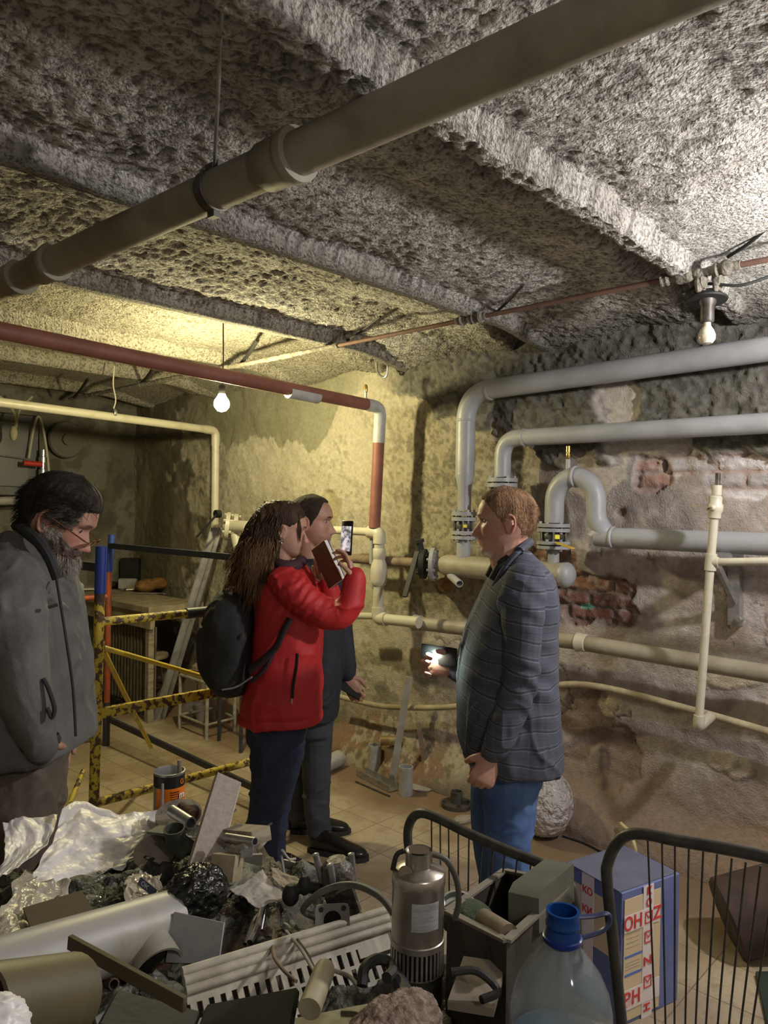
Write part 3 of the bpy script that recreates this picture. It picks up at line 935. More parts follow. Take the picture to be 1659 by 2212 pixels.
# plastered rod crossing below the beams, red where it is bare
CEMD = mat('old_cement', (.27, .25, .21), c2=(.15, .14, .115), scale=30, rough=.95, bump=.6, bscale=70)
m1 = MB()
XCO = 3.00
cz = ZB - .012
pA, pB = PX(150, 862, XCO), PX(1760, 540, XCO)
pth = []
for k in range(60):
    s = k / 59
    pth.append(pA.lerp(pB, s))
cpx = [project([tuple(q)])[0][0] for q in pth]
t13 = thing('ceiling_rod', 'thin rusty rod crossing beneath the ceiling beams', 'rod', pth[30])
pth.append(V(pth[-1].x, -2.28, pth[-1].z)); m1.tube(pth, .011, 10); m1.build('rod', mat('red_brown_rod', (.22, .11, .08), c2=(.16, .09, .07), scale=12, rough=.7), t13)
sel = [q for q, x_ in zip(pth, cpx) if x_ < 735]
m1 = MB(); sel = [Vector(q) for q in smooth_path([tuple(q) for q in sel], 4)]; m1.tube(sel, [.012 + .008 * random.random() for _ in sel], 9); m1.build('plaster_coat', CEMD, t13)
for (xa, xb) in ((985, 1050), (1430, 1600)):
    sel = []
    for k in range(10):
        u = xa + (xb - xa) * k / 9
        sel.append(PX(u, 862 - .2 * (u - 150), XCO))
    m1 = MB(); sel = [Vector(q) for q in smooth_path([tuple(q) for q in sel], 3)]; m1.tube(sel, [.014 + .016 * random.random() for _ in sel], 10); m1.build('plaster_lump', CEMD, t13)

# ceiling light fitting with an unlit bulb
fb = PX(1527, 722, 3.08)
t14 = thing('ceiling_light', 'unlit bulb in a dusty black fitting below the ceiling at right', 'lamp', fb)
m1 = MB(); m1.lathe([(.002, -.040), (.022, -.036), (.032, -.020), (.033, -.004), (.026, .016), (.015, .032), (.013, .055), (.013, .06)], fb, seg=24)
m1.build('bulb', mat('frosted_bulb', (.80, .74, .62), c2=(.6, .54, .42), scale=30, rough=.18), t14)
m1 = MB(); m1.lathe([(.022, .045), (.026, .05), (.026, .11), (.032, .12), (.032, .15)], fb, seg=16); m1.build('socket', DSTEEL, t14)
m1 = MB(); m1.lathe([(.03, .13), (.075, .135), (.078, .142), (.045, .17), (.03, .175)], fb + V(.0, 0, 0), (.1, .05, 1), 24); m1.build('shade_plate', BLKR, t14)
m1 = MB()
for k in range(14):
    a = random.random() * 6.28; r_ = .03 + .05 * random.random()
    q = fb + V(math.cos(a) * r_, math.sin(a) * r_, .15 + .07 * random.random())
    m1.ell(q, (.014 + .012 * random.random(), .012 + .01 * random.random(), .03 + .02 * random.random()), n=6, seg=8)
m1.build('dusty_padding', CEMD, t14)
m1 = MB(); m1.tube(smooth_path([fb + V(-.05, .08, .16), fb + V(-.03, .0, .19), fb + V(0, -.12, .17), fb + V(.05, -.22, .2)], 6), .006, 8); m1.build('cable', BLKR, t14)

# hook on the ceiling near the red elbow, and short black cables above the rod
for (a, b, lab) in ((P(1052, 690, 4.0), P(1130, 615, 3.3), 'short dark cable slanting up from the rod beside the second beam'),
                    (P(728, 748, 4.6), P(822, 684, 4.1), 'dark cable slanting up from the rod by the third beam'),
                    (P(520, 785, 5.0), P(556, 735, 4.6), 'dark strap slanting up from the rod above the glowing bulb'),
                    (P(305, 828, 5.8), P(330, 796, 5.3), 'black strap between rod and ceiling left of the bulb'),
                    (P(160, 858, 6.2), P(190, 818, 5.8), 'black strap at the left end of the ceiling rod'),
                    (P(1572, 555, 2.95), P(1670, 480, 2.75), 'thin black wire running to the ceiling above the light fitting')):
    m1 = MB(); m1.tube(smooth_path([a, a.lerp(b, .5) + V(0, 0, -.01), b], 5), .011 if 'strap' in lab else .007, 8)
    single(m1, 'ceiling_cable', lab, 'cable', BLKR)
m1 = MB(); hq = PX(830, 800, 3.6)
m1.tube(smooth_path([hq + V(0, .07, .06), hq + V(0, .06, .0), hq + V(0, .02, -.04), hq + V(0, -.02, -.035), hq + V(0, -.03, .03)], 5), .008, 8)
single(m1, 'ceiling_hook', 'bent grey hook hanging where the ceiling meets the far wall', 'hook', STEEL)
# ================================================================== people
def vox(mb, voxel, smooth=4, fac=.5):
    """fuse the overlapping pieces of a builder into one continuous skin; returns (verts, faces) arrays"""
    me = bpy.data.meshes.new('tmp')
    me.from_pydata(mb.v, [], mb.f)
    bm = bmesh.new(); bm.from_mesh(me); bmesh.ops.recalc_face_normals(bm, faces=bm.faces); bm.to_mesh(me); bm.free()
    o = bpy.data.objects.new('tmp', me)
    COL.objects.link(o)
    md = o.modifiers.new('r', 'REMESH'); md.mode = 'VOXEL'; md.voxel_size = voxel
    if smooth:
        md = o.modifiers.new('s', 'SMOOTH'); md.factor = fac; md.iterations = smooth
    dg = bpy.context.evaluated_depsgraph_get()
    m2 = bpy.data.meshes.new_from_object(o.evaluated_get(dg))
    bpy.data.objects.remove(o); bpy.data.meshes.remove(me)
    return m2
def mverts(me):
    a = np.empty(len(me.vertices) * 3, np.float32); me.vertices.foreach_get('co', a)
    b = np.empty(len(me.vertices) * 3, np.float32); me.vertices.foreach_get('normal', b)
    return a.reshape(-1, 3).astype(float), b.reshape(-1, 3).astype(float)
def put(name, me, matl, parent, A=None, colors=None):
    if A is None: A, _ = mverts(me)
    org = np.array(parent['_org']) if parent is not None else np.zeros(3)
    me.vertices.foreach_set('co', (A - org).astype(np.float32).ravel())
    me.polygons.foreach_set('use_smooth', np.ones(len(me.polygons), bool))
    if colors is not None:
        ca = me.color_attributes.new('Col', 'FLOAT_COLOR', 'POINT')
        ca.data.foreach_set('color', np.concatenate([colors, np.ones((len(colors), 1))], 1).astype(np.float32).ravel())
    me.materials.clear()
    me.materials.append(matl)
    me.update()
    o = bpy.data.objects.new(name, me)
    COL.objects.link(o)
    if parent is not None:
        o.parent = parent
        o['_org'] = tuple(parent['_org'])
    return o

def curve(keys):
    K = smooth_path(sorted(keys), 8)
    xs = np.array([k[0] for k in K]); ys = np.array([k[1] for k in K])
    return lambda z: np.interp(z, xs, ys)
XFRONT = curve([(-.52, .16), (-.50, .27), (-.46, .345), (-.41, .375), (-.36, .365), (-.31, .37), (-.25, .385), (-.20, .375), (-.1, .36), (0, .35), (.05, .352), (.1, .385), (.2, .385), (.3, .345), (.38, .28), (.45, .17), (.5, .0)])
XBACK = curve([(-.52, .0), (-.46, -.06), (-.38, -.14), (-.3, -.24), (-.2, -.34), (-.1, -.41), (0, -.45), (.1, -.475), (.2, -.465), (.3, -.41), (.38, -.325), (.45, -.2), (.5, -.0)])
HALFW = curve([(-.52, .08), (-.48, .14), (-.42, .20), (-.34, .25), (-.25, .285), (-.15, .31), (-.05, .33), (.05, .34), (.15, .345), (.25, .33), (.33, .295), (.4, .24), (.45, .17), (.5, .02)])

def head_pt(th, z, off=0, nose=1.0):
    """local head surface; th 0 = face front, unit = head height"""
    xf, xb, w = XFRONT(z), XBACK(z), HALFW(z)
    c, s = np.cos(th), np.sin(th)
    xm_ = (xf + xb) * .5 + .04 * (z < -.1) * 0
    a = (xf - xb) * .5 + off
    b = w + off
    e = .86
    x = xm_ + a * np.sign(c) * np.abs(c) ** e
    y = b * np.sign(s) * np.abs(s) ** e
    front = (c > 0)
    g = lambda v, m_, sg: np.exp(-((v - m_) / sg) ** 2)
    if nose:
        nz = np.interp(z, [-.24, -.22, -.195, -.17, -.14, -.09, -.03, .04, .09], [0, .03, .10, .135, .13, .10, .06, .02, 0]) * nose
        wd = np.interp(z, [-.22, -.17, -.1, .05], [.065, .062, .045, .04])
        x = x + front * nz * np.exp(-(y / wd) ** 2)
        x = x + front * .018 * g(np.abs(y), .065, .03) * g(z, -.185, .03)
        # sockets, brow, cheek, lips
        x = x - front * .05 * g(np.abs(y), .135, .065) * g(z, .03, .05)
        x = x + front * .02 * g(z, .115, .035) * g(np.abs(y), .12, .12)
        x = x + front * .02 * g(np.abs(y), .2, .06) * g(z, -.07, .06)
        x = x + front * .022 * g(z, -.262, .02) * g(y, 0, .085) + front * .024 * g(z, -.312, .022) * g(y, 0, .075)
        x = x - front * .014 * g(z, -.287, .008) * g(y, 0, .1)
        x = x - front * .012 * g(z, -.352, .02) * g(y, 0, .09)
    return np.stack([x, y, z + 0 * th], -1)

class Head:
    def __init__(s, px, py, t, H, face, pitch=0, roll=0, nose=1.0, wide=1.0):
        s.c = P(px, py, t); s.H = H
        f = Vector(face).normalized()
        up = V(0, 0, 1)
        side = up.cross(f).normalized()
        f2 = (f * math.cos(pitch) - up * math.sin(pitch)).normalized()
        u2 = f2.cross(side).normalized()
        if u2.z < 0: u2 = -u2
        Rm = Matrix.Rotation(roll, 3, f2)
        s.x, s.y, s.z = f2, Rm @ side, Rm @ u2
        s.M = np.array([list(s.x), list(s.y), list(s.z)])
        s.nose = nose; s.wide = wide
    def w(s, L):
        L = np.asarray(L, float) * s.H
        L = L * np.array([1, s.wide, 1])
        return L @ s.M + np.array(s.c)
    def loc(s, A):
        return ((np.asarray(A) - np.array(s.c)) @ s.M.T) / s.H / np.array([1, s.wide, 1])
    def pt(s, x, y, z):
        return Vector(s.w([x, y, z]))
    def skin(s, mb, NT=72, NZ=64):
        th = np.linspace(0, 2 * pi, NT, endpoint=False)
        R = []
        for z in np.concatenate([[-.52], np.linspace(-.505, .485, NZ), [.498]]):
            q = head_pt(th, np.full(NT, z), nose=s.nose)
            R.append([tuple(p) for p in s.w(q)])
        mb.rings(R)
        for sg in (-1, 1):
            mb.ell(s.pt(.262, sg * .13, .058), (.052 * s.H, .052 * s.H, .040 * s.H), d=s.z, up=s.y, n=8, seg=12)
            mb.ell(s.pt(.258, sg * .13, -.006), (.050 * s.H, .050 * s.H, .030 * s.H), d=s.z, up=s.y, n=8, seg=12)
            c = s.pt(-.055, sg * .345, -.03)
            d = (s.y * sg * .9 - s.x * .55).normalized()
            ring = []
            for k in range(18):
                a = 2 * pi * k / 18
                q = V(math.cos(a) * .075 - .02 * math.sin(a) + (.015 if math.sin(a) > 0 else -.0), 0, math.sin(a) * .125)
                if math.sin(a) < 0: q.x *= .72
                ring.append(s.pt(-.055 + q.x, sg * (.365 - q.x * .35), -.03 + q.z))
            mb.tube(ring, .020 * s.H / .235 * .235, 8, closed=True)
            mb.ell(s.pt(-.04, sg * .345, -.03), (.05 * s.H, .02 * s.H, .10 * s.H), d=s.z, up=s.y)
    def eyes(s, parent, wm, im):
        for sg in (-1, 1):
            m1 = MB(); c = s.pt(.268, sg * .13, .028)
            m1.ell(c, (.046 * s.H,) * 3, n=10, seg=12); e = m1.build('eye', wm, parent)
            m1 = MB(); m1.lathe([(.024 * s.H, .0), (.018 * s.H, .004 * s.H), (.001, .006 * s.H)], c + s.x * (.046 * s.H) - s.z * (.008 * s.H), s.x, 12); m1.build('iris', im, e)
    def hair(s, name, parent, matl, thick, line, NT=150, NZ=110, seed=0, ridg=.012, lowest=-.3, flow=(14, 14, 3), zshift=0):
        """line(thdeg) -> lowest z of the hair; thick(th,z) -> offset"""
        th = np.linspace(-pi, pi, NT)
        zz = np.linspace(lowest, .5, NZ)
        T, Z = np.meshgrid(th, zz, indexing='ij')
        deg = np.abs(np.degrees(T))
        ln = np.interp(deg, [p[0] for p in line], [p[1] for p in line])
        n1 = fbm(T * 8 + seed, Z * 20, Z * 0 + seed, 3)
        msk = sst(-.015, .035, Z - ln + (n1 - .5) * .05)
        nn = fbm(T * flow[0] + seed, Z * flow[2] + T * 3, Z * 0 + 3.3, 4)
        off = -.03 + msk * (.03 + thick(deg, Z) + (nn - .5) * ridg * 2)
        q = head_pt(T.ravel(), Z.ravel(), 0, nose=0).reshape(NT, NZ, 3)
        ctr = np.stack([np.full_like(Z, -.05), 0 * Z, np.minimum(Z, .05)], -1)
        d = q - ctr
        d = d / np.linalg.norm(d, axis=-1, keepdims=True)
        q = q + d * off[..., None]
        return grid_mesh(name, s.w(q.reshape(-1, 3)), NT, NZ, matl, parent=parent)

SKM = {}
def skin_mat(name, tone):
    return mat(name, tone, attr='Col', c2=(.86, .74, .70), scale=26, lo=.4, hi=.75, rough=.5, bump=.12, bscale=260, bdist=.003, sub=.12)
def skin_colors(A, hd, tone, lips=(.42, .17, .14), brow=(.10, .06, .04), flush=(.55, .24, .18), stub=None):
    C = np.tile(np.array(tone, float), (len(A), 1))
    L = hd.loc(A)
    x, y, z = L[:, 0], np.abs(L[:, 1]), L[:, 2]
    g = lambda v, m_, s_: np.exp(-((v - m_) / s_) ** 2)
    fr = (x > .18) & (z > -.55) & (z < .5) & (y < .5)
    C = mixc(C, flush, fr * (.55 * g(y, .18, .09) * g(z, -.1, .08) + .6 * g(y, 0, .07) * g(z, -.17, .05)))
    C = mixc(C, lips, fr * g(y, 0, .085) * g(z, -.288, .036) * .85)
    C = mixc(C, brow, fr * sst(.45, .6, g(y, .13, .085) * g(z, .115 - .1 * (y - .13) ** 2 * 4, .022)))
    C = mixc(C, (.16, .09, .07), fr * .5 * g(y, .135, .06) * g(z, .055, .02))
    C = mixc(C, (.18, .07, .05), fr * (z < -.2) * g(y, .03, .018) * g(z, -.205, .012))
    ear = (np.abs(x + .055) < .1) & (np.abs(z + .03) < .15) & (y > .33)
    C = mixc(C, flush, ear * .55)
    if stub:
        n = fbm(A[:, 0] * 60, A[:, 1] * 60, A[:, 2] * 60, 2)
        C = mixc(C, stub[0], stub[1] * (x > -.1) * (1 - sst(-.2, -.12, z)) * sst(-.75, -.55, z) * (.6 + .5 * n))
    return C

def chain(mb, pts, rad, seg=16, n=5, flat=1.0):
    """smooth tapering limb through world points"""
    Q = smooth_path([tuple(p) + (r,) for p, r in zip(pts, rad)], n)
    P3 = [Vector(q[:3]) for q in Q]; R3 = [max(q[3], .003) for q in Q]
    mb.tube(P3, R3, seg, flat=flat)
    mb.ell(P3[0], (R3[0],) * 3, n=8, seg=12); mb.ell(P3[-1], (R3[-1] * .95,) * 3, n=8, seg=12)

def torso(mb, rows, t, n=2.5, seg=40, sm=4):
    """rows (y px, left px, right px, half depth, depth shift): horizontal elliptic sections"""
    Q = smooth_path([(r[0], r[1], r[2], r[3], r[4] if len(r) > 4 else 0) for r in rows], sm)
    R = []
    for y, xl, xr, hd, dt in Q:
        a, b = P(xl, y, t + dt), P(xr, y, t + dt)
        c = (a + b) / 2
        ex = _r * ((b - a).length / 2)
        ey = V(_f.x, _f.y, 0).normalized() * max(hd, .01)
        ring = []
        for k in range(seg):
            an = 2 * pi * k / seg
            cc, ss = math.cos(an), math.sin(an)
            ring.append(c + ex * (math.copysign(abs(cc) ** (2 / n), cc)) + ey * (math.copysign(abs(ss) ** (2 / n), ss)))
        R.append(ring)
    mb.rings(R)

def hand(mb, wrist, d, nrm, side, size=.185, curl=(25, 30, 20), thumb=(.5, 30), spread=.0, curls=None):
    """palm from wrist along d; nrm = back of the hand; side = towards the thumb"""
    d = Vector(d).normalized(); side = Vector(side); side = (side - d * side.dot(d)).normalized()
    nrm_ = d.cross(side).normalized()
    if nrm_.dot(Vector(nrm)) < 0: nrm_ = -nrm_
    s = size / .185
    w = Vector(wrist)
    R = []
    for f, hw, ht in ((-.01, .027, .019), (.015, .030, .018), (.045, .038, .016), (.075, .042, .015), (.095, .042, .013), (.102, .038, .009)):
        c = w + d * (f * s)
        R.append([c + side * (hw * s * math.cos(2 * pi * k / 16)) + nrm_ * (ht * s * math.sin(2 * pi * k / 16)) for k in range(16)])
    mb.rings(R)
    L = [(.040, .026, .021), (.045, .029, .022), (.042, .027, .021), (.032, .021, .018)]
    for i in range(4):
        cu = curls[i] if curls else curl
        o = (.031 - .0205 * i) * s
        p = w + d * ((.093 - abs(i - 1.2) * .004) * s) + side * o
        pts, ang = [p - d * .012 * s, p], 0
        dirv = d + side * (spread * (1.5 - i))
        dirv.normalize()
        for j in range(3):
            ang += math.radians(cu[j])
            v = dirv * math.cos(ang) - nrm_ * math.sin(ang)
            p = p + v * (L[i][j] * s)
            pts.append(p)
        r = (.0098 - .0008 * (i == 3)) * s
        chain(mb, pts, [r * 1.08, r * 1.08, r, r * .93, r * .8], 10, 3)
    p = w + d * (.022 * s) + side * (.026 * s)
    a = math.radians(thumb[1])
    v1 = (d * .62 + side * .75 - nrm_ * .35).normalized()
    v2 = (d * math.cos(a) + side * thumb[0] * .6 - nrm_ * math.sin(a)).normalized()
    chain(mb, [p, p + v1 * .034 * s, p + v1 * .034 * s + v2 * .030 * s, p + v1 * .034 * s + v2 * .056 * s], [.0145 * s, .0125 * s, .0108 * s, .009 * s], 10, 3)

def folds(A, N, amp, fr, seed, ax=None):
    """cloth creases: ridged noise stretched across the axis given"""
    S = np.array(fr)
    q = A * S[None, :] + seed
    wv = (fbm(A[:, 0] * 3 + seed, A[:, 1] * 3, A[:, 2] * 3, 2) - .5) * 3
    n = fbm(q[:, 0] + wv, q[:, 1] + wv, q[:, 2] - wv, 2)
    n3 = fbm(q[:, 0] * 2.1 - wv, q[:, 1] * 2.1 + 9, q[:, 2] * 2.1 + wv, 2)
    r = np.exp(-(np.abs(n - .5) / .05)) * 1.3 + np.exp(-(np.abs(n3 - .5) / .06)) * .55
    n2 = fbm(A[:, 0] * 5 + seed, A[:, 1] * 5, A[:, 2] * 5, 2)
    return A + N * ((r * .75 * sst(.3, .6, n2) + (n2 - .5) * .9 - .2) * amp)[:, None]

def shoe(mb, heel, toe_dir, L=.28, z0=0.0):
    d = Vector(toe_dir); d.z = 0; d.normalize()
    sd = V(0, 0, 1).cross(d)
    R = []
    h = Vector(heel); h.z = z0
    for f, hw, top in ((0, .022, .05), (.02, .034, .085), (.07, .038, .105), (.11, .037, .10), (.15, .040, .075), (.20, .047, .055), (.245, .044, .045), (.27, .030, .035), (.28, .012, .022)):
        c = h + d * (f * L / .28)
        ring = []
        for k in range(16):
            a = 2 * pi * k / 16
            y = hw * math.cos(a)
            z = top * .5 + top * .5 * math.sin(a)
            if math.sin(a) < 0: z = max(z, 0) * .6
            ring.append(c + sd * y + V(0, 0, max(z, 0.0)))
        R.append(ring)
    mb.rings(R)
def shoes(par, heel, d, matl, solem, L=.28, laces=True):
    m1 = MB(); shoe(m1, heel, d, L, .012); o = m1.build('shoe', matl, par, sub=1)
    dd = Vector(d); dd.z = 0; dd.normalize(); sd = V(0, 0, 1).cross(dd)
    h = Vector(heel); h.z = 0
    R = []
    m1 = MB()
    out = [(0, .024), (.02, .037), (.1, .040), (.2, .050), (.25, .046), (.28, .026), (.29, .0)]
    poly = [(f * L / .28, w_) for f, w_ in out] + [(f * L / .28, -w_) for f, w_ in out[::-1][1:]]
    m1.prism(poly, h + V(0, 0, .011), dd, sd, .022); m1.build('sole', solem, o)
    if laces:
        m1 = MB()
        for i in range(4):
            c = h + dd * (.115 + .022 * i) * (L / .28) + V(0, 0, .104 - .012 * i)
            m1.tube([c - sd * .022 - V(0, 0, .008), c + V(0, 0, .003), c + sd * .022 - V(0, 0, .008)], .0025, 6)
        m1.build('laces', matl, o)
    return o

EYEW = mat('eye_white', (.34, .29, .27), rough=.35)
IRIS = mat('iris_dark', (.04, .035, .03), rough=.1)
LEATH = mat('black_leather', (.012, .012, .012), rough=.25, bump=.05, bscale=60)
SOLE = mat('black_sole', (.02, .02, .02), rough=.7)
def strands(name, parent, matl, S, r=.0012, seg=3):
    """many fine strands; S = list of point lists"""
    m1 = MB()
    for pts in S:
        n = len(pts)
        m1.tube(pts, [r * (1 - .7 * k / (n - 1)) for k in range(n)], seg, cap=False)
    return m1.build(name, matl, parent, angle=180)
def fuzz(hd, line, n, length, seed, lift=.3, back=1.0, r=.0006, off=.02):
    rg = np.random.RandomState(seed)
    S = []
    while len(S) < n:
        th = rg.uniform(-pi, pi); z = rg.uniform(-.3, .5)
        deg = abs(math.degrees(th))
        if z < np.interp(deg, [p[0] for p in line], [p[1] for p in line]) + .01: continue
        q = head_pt(np.array([th]), np.array([z]), 0, nose=0)[0]
        d = q - np.array([-.05, 0, min(z, .05)]); d /= np.linalg.norm(d)
        base = q + d * (off * .5)
        flow = np.array([-back, 0, -.35]) + rg.normal(0, .35, 3)
        flow = flow - d * flow.dot(d); flow /= np.linalg.norm(flow) + 1e-6
        L = length * rg.uniform(.5, 1.2)
        S.append([Vector(hd.w(base + (d * lift + flow) * L * k / 3 + d * 0)) for k in range(4)])
    return S

# ------------------------------------------------------------------ 1. man in the checked blazer
def man_blazer():
    T = 2.6
    foot = TZ(1095, T, 0)
    p = thing('person', 'red-haired man in grey checked blazer and blue jeans facing left', 'person', (foot.x, foot.y, 0))
    hd = Head(1091, 1128, T, .232, -_r + _f * .10, pitch=math.radians(3))
    TN, TF = T - .20, T + .19
    m1 = MB(); hd.skin(m1)
    chain(m1, [hd.pt(-.06, 0, -.25), P(1095, 1195, T), P(1110, 1230, T)], [.062, .062, .07])
    torso(m1, [(1205, 1080, 1135, .06), (1250, 1070, 1175, .15), (1330, 1040, 1180, .17), (1480, 1015, 1180, .16), (1600, 1025, 1165, .14), (1660, 1035, 1150, .13)], T)
    chain(m1, [P(1130, 1265, TN + .03), P(1130, 1430, TN), P(1068, 1618, TN)], [.045, .038, .028])
    chain(m1, [P(1105, 1265, TF), P(1075, 1420, TF), P(990, 1442, TF - .04)], [.045, .036, .027])
    # legs, inside the trousers
    for (q, r) in (([P(1102, 1640, T - .09), P(1098, 1830, T - .095), TZ(1112, T - .1, .30), TZ(1112, T - .1, .09)], 1), ([P(1070, 1640, T + .085), P(1063, 1830, T + .09), TZ(1092, T + .11, .30), TZ(1094, T + .11, .09)], 1)):
        chain(m1, q, [.065, .045, .036, .034])
    # near hand: loose fist
    w0 = P(1064, 1626, TN)
    hand(m1, w0, (P(1048, 1668, TN - .01) - w0), (-_f), -_r, .18, curls=[(55, 75, 40)] * 4, thumb=(.2, 70))
    w1 = P(988, 1442, TF - .04)
    hand(m1, w1, (-_r + V(0, 0, .12)), _f, V(0, 0, 1), .18, curls=[(35, 55, 45)] * 4, thumb=(.2, 40))
    me = vox(m1, .0034, 2)
    A, N = mverts(me)
    tone = (.50, .285, .22)
    C = skin_colors(A, hd, tone, brow=(.34, .18, .11), flush=(.52, .21, .16))
    put('body', me, skin_mat('skin_fair', tone), p, A, C)
    hd.eyes(p, EYEW, IRIS)
    line = [(0, .33), (30, .32), (50, .25), (66, .12), (78, -.04), (92, .02), (104, -.05), (122, -.20), (180, -.24)]
    HM = mat('sandy_red_hair', (.30, .18, .105), c2=(.15, .08, .045), scale=30, stretch=(1, 1, .3), spec=.2, rough=.75, bump=.5, bscale=220)
    ho = hd.hair('hair', p, HM, lambda dg, z: .006 + .034 * sst(.15, .42, z), line, seed=2, ridg=.006)
    strands('hair_strands', ho, HM, fuzz(hd, line, 1300, .055, 4, lift=.22, off=.025), r=.0006)
    # blazer
    m1 = MB()
    torso(m1, [(1186, 1104, 1142, .072), (1198, 1092, 1154, .10), (1212, 1082, 1166, .13), (1234, 1070, 1184, .17), (1262, 1052, 1193, .205), (1310, 1030, 1198, .225), (1370, 1008, 1200, .225), (1440, 992, 1201, .22),
               (1520, 985, 1205, .22), (1590, 990, 1209, .225), (1628, 1000, 1211, .225), (1640, 1006, 1211, .225)], T)
    sl = [P(1134, 1262, TN + .02), P(1131, 1310, TN - .01), P(1128, 1390, TN - .02), P(1124, 1470, TN - .02), P(1096, 1550, TN - .02), P(1068, 1622, TN - .01)]
    m1s = MB(); chain(m1s, sl, [.072, .072, .060, .055, .049, .042])
    chain(m1, [P(1100, 1262, TF), P(1085, 1350, TF + .02), P(1068, 1430, TF + .02), P(1020, 1450, TF), P(992, 1446, TF - .03)], [.066, .058, .054, .046, .040])
    me = vox(m1, .007, 3)
    A, N = mverts(me)
    A = folds(A, N, .010, (7, 7, 3.2), 4)
    dl = A - np.array(sl[3])
    near = np.exp(-(np.linalg.norm(dl, axis=1) / .14) ** 2)
    A = A + N * (near * .007 * np.sin((A[:, 2] * 75 + A[:, 0] * 30)))[:, None]
    BZ = blazer_mat()
    bzo = put('blazer', me, BZ, p, A)
    me = vox(m1s, .0055, 2)
    A, N = mverts(me)
    A = folds(A, N, .009, (8, 8, 4), 6)
    for c_, s_, f_ in ((sl[3], .11, 95), (sl[1], .10, 80)):
        dl = A - np.array(c_); near = np.exp(-(np.linalg.norm(dl, axis=1) / s_) ** 2)
        A = A + N * (near * .0045 * np.sin(dl[:, 2] * f_ + dl[:, 0] * 60 + fbm(A[:, 0] * 9, A[:, 1] * 9, A[:, 2] * 9, 2) * 8))[:, None]
    put('sleeve', me, BZ, bzo, A)
    # collar and lapel
    m1 = MB()
    for sg, dt in ((-1, -.085), (1, .085)):
        cp = [P(1139, 1176, T + dt * .5), P(1122, 1190, T + dt), P(1098, 1214, T + dt * 1.15), P(1076, 1250, T + dt * 1.1), P(1052, 1300, T + dt * .9)]
        m1.tube(smooth_path([tuple(q) for q in cp], 5), .011, 8, flat=.6)
    m1.tube(smooth_path([P(1122, 1190, T - .085), P(1140, 1174, T - .04), P(1143, 1172, T + .03), P(1124, 1190, T + .085)], 5), .015, 8)
    m1.build('lapel', BZ, p)
    m1 = MB(); cp = [P(1098, 1206, T - .05), P(1082, 1222, T - .06), P(1066, 1252, T - .05)]
    m1.tube(cp, .018, 10); m1.tube([q + V(_f.x, _f.y, 0) * .1 for q in cp], .018, 10)
    m1.build('shirt', mat('black_shirt', (.02, .02, .024), rough=.8), p)
    m1 = MB(); m1.bar(P(1170, 1512, T - .186), P(1173, 1642, T - .192), .012, .012, up=-_f); m1.build('back_vent', mat('vent_shadow_cloth', (.02, .022, .03), rough=.9), p)
    # jeans
    m1 = MB()
    torso(m1, [(1600, 1016, 1176, .16), (1650, 1016, 1172, .165), (1690, 1018, 1160, .165)], T)
    chain(m1, [P(1108, 1650, T - .085), P(1100, 1740, T - .09), P(1098, 1830, T - .095), P(1105, 1930, T - .095), TZ(1112, T - .1, .30), TZ(1112, T - .1, .07)], [.092, .086, .072, .064, .06, .058])
    chain(m1, [P(1068, 1650, T + .08), P(1064, 1740, T + .085), P(1063, 1830, T + .09), P(1080, 1930, T + .1), TZ(1092, T + .11, .30), TZ(1094, T + .11, .07)], [.086, .082, .07, .062, .058, .056])
    me = vox(m1, .007, 2)
    A, N = mverts(me)
    A = folds(A, N, .010, (6, 6, 11), 9)
    put('jeans', me, mat('blue_denim', (.045, .095, .27), c2=(.085, .16, .36), scale=7, rough=.85, bump=.25, bscale=300, bdist=.003), p, A)
    BS = mat('brown_shoe', (.09, .05, .03), rough=.4)
    shoes(p, TZ(1135, T - .1, 0), -_r, BS, SOLE); shoes(p, TZ(1112, T + .11, 0), -_r + _f * .2, BS, SOLE)
    # phone used as torch in the far hand: a thing of its own
    c = P(930, 1416, TF - .05)
    ph = thing('phone', 'phone held out as a torch by the man in the blazer', 'phone', c)
    n_ = (-_f * .8 - _r * .6).normalized()
    m1 = MB(); m1.box(c + _r * .03, (.15, .07, .009), d=n_, up=(0, 0, 1), bev=.004); m1.build('phone_body', BLACK, ph)
    tc_ = c - _r * .002 + n_ * .008
    m1 = MB(); m1.lathe([(.012, 0), (.0125, .003), (.006, .006), (.001, .007)], tc_, n_, 14); m1.build('torch_light', TORCH, ph)
    TORCH.node_tree.nodes['Principled BSDF'].inputs['Emission Strength'].default_value = TORCH_W / (pi * 6e-4)

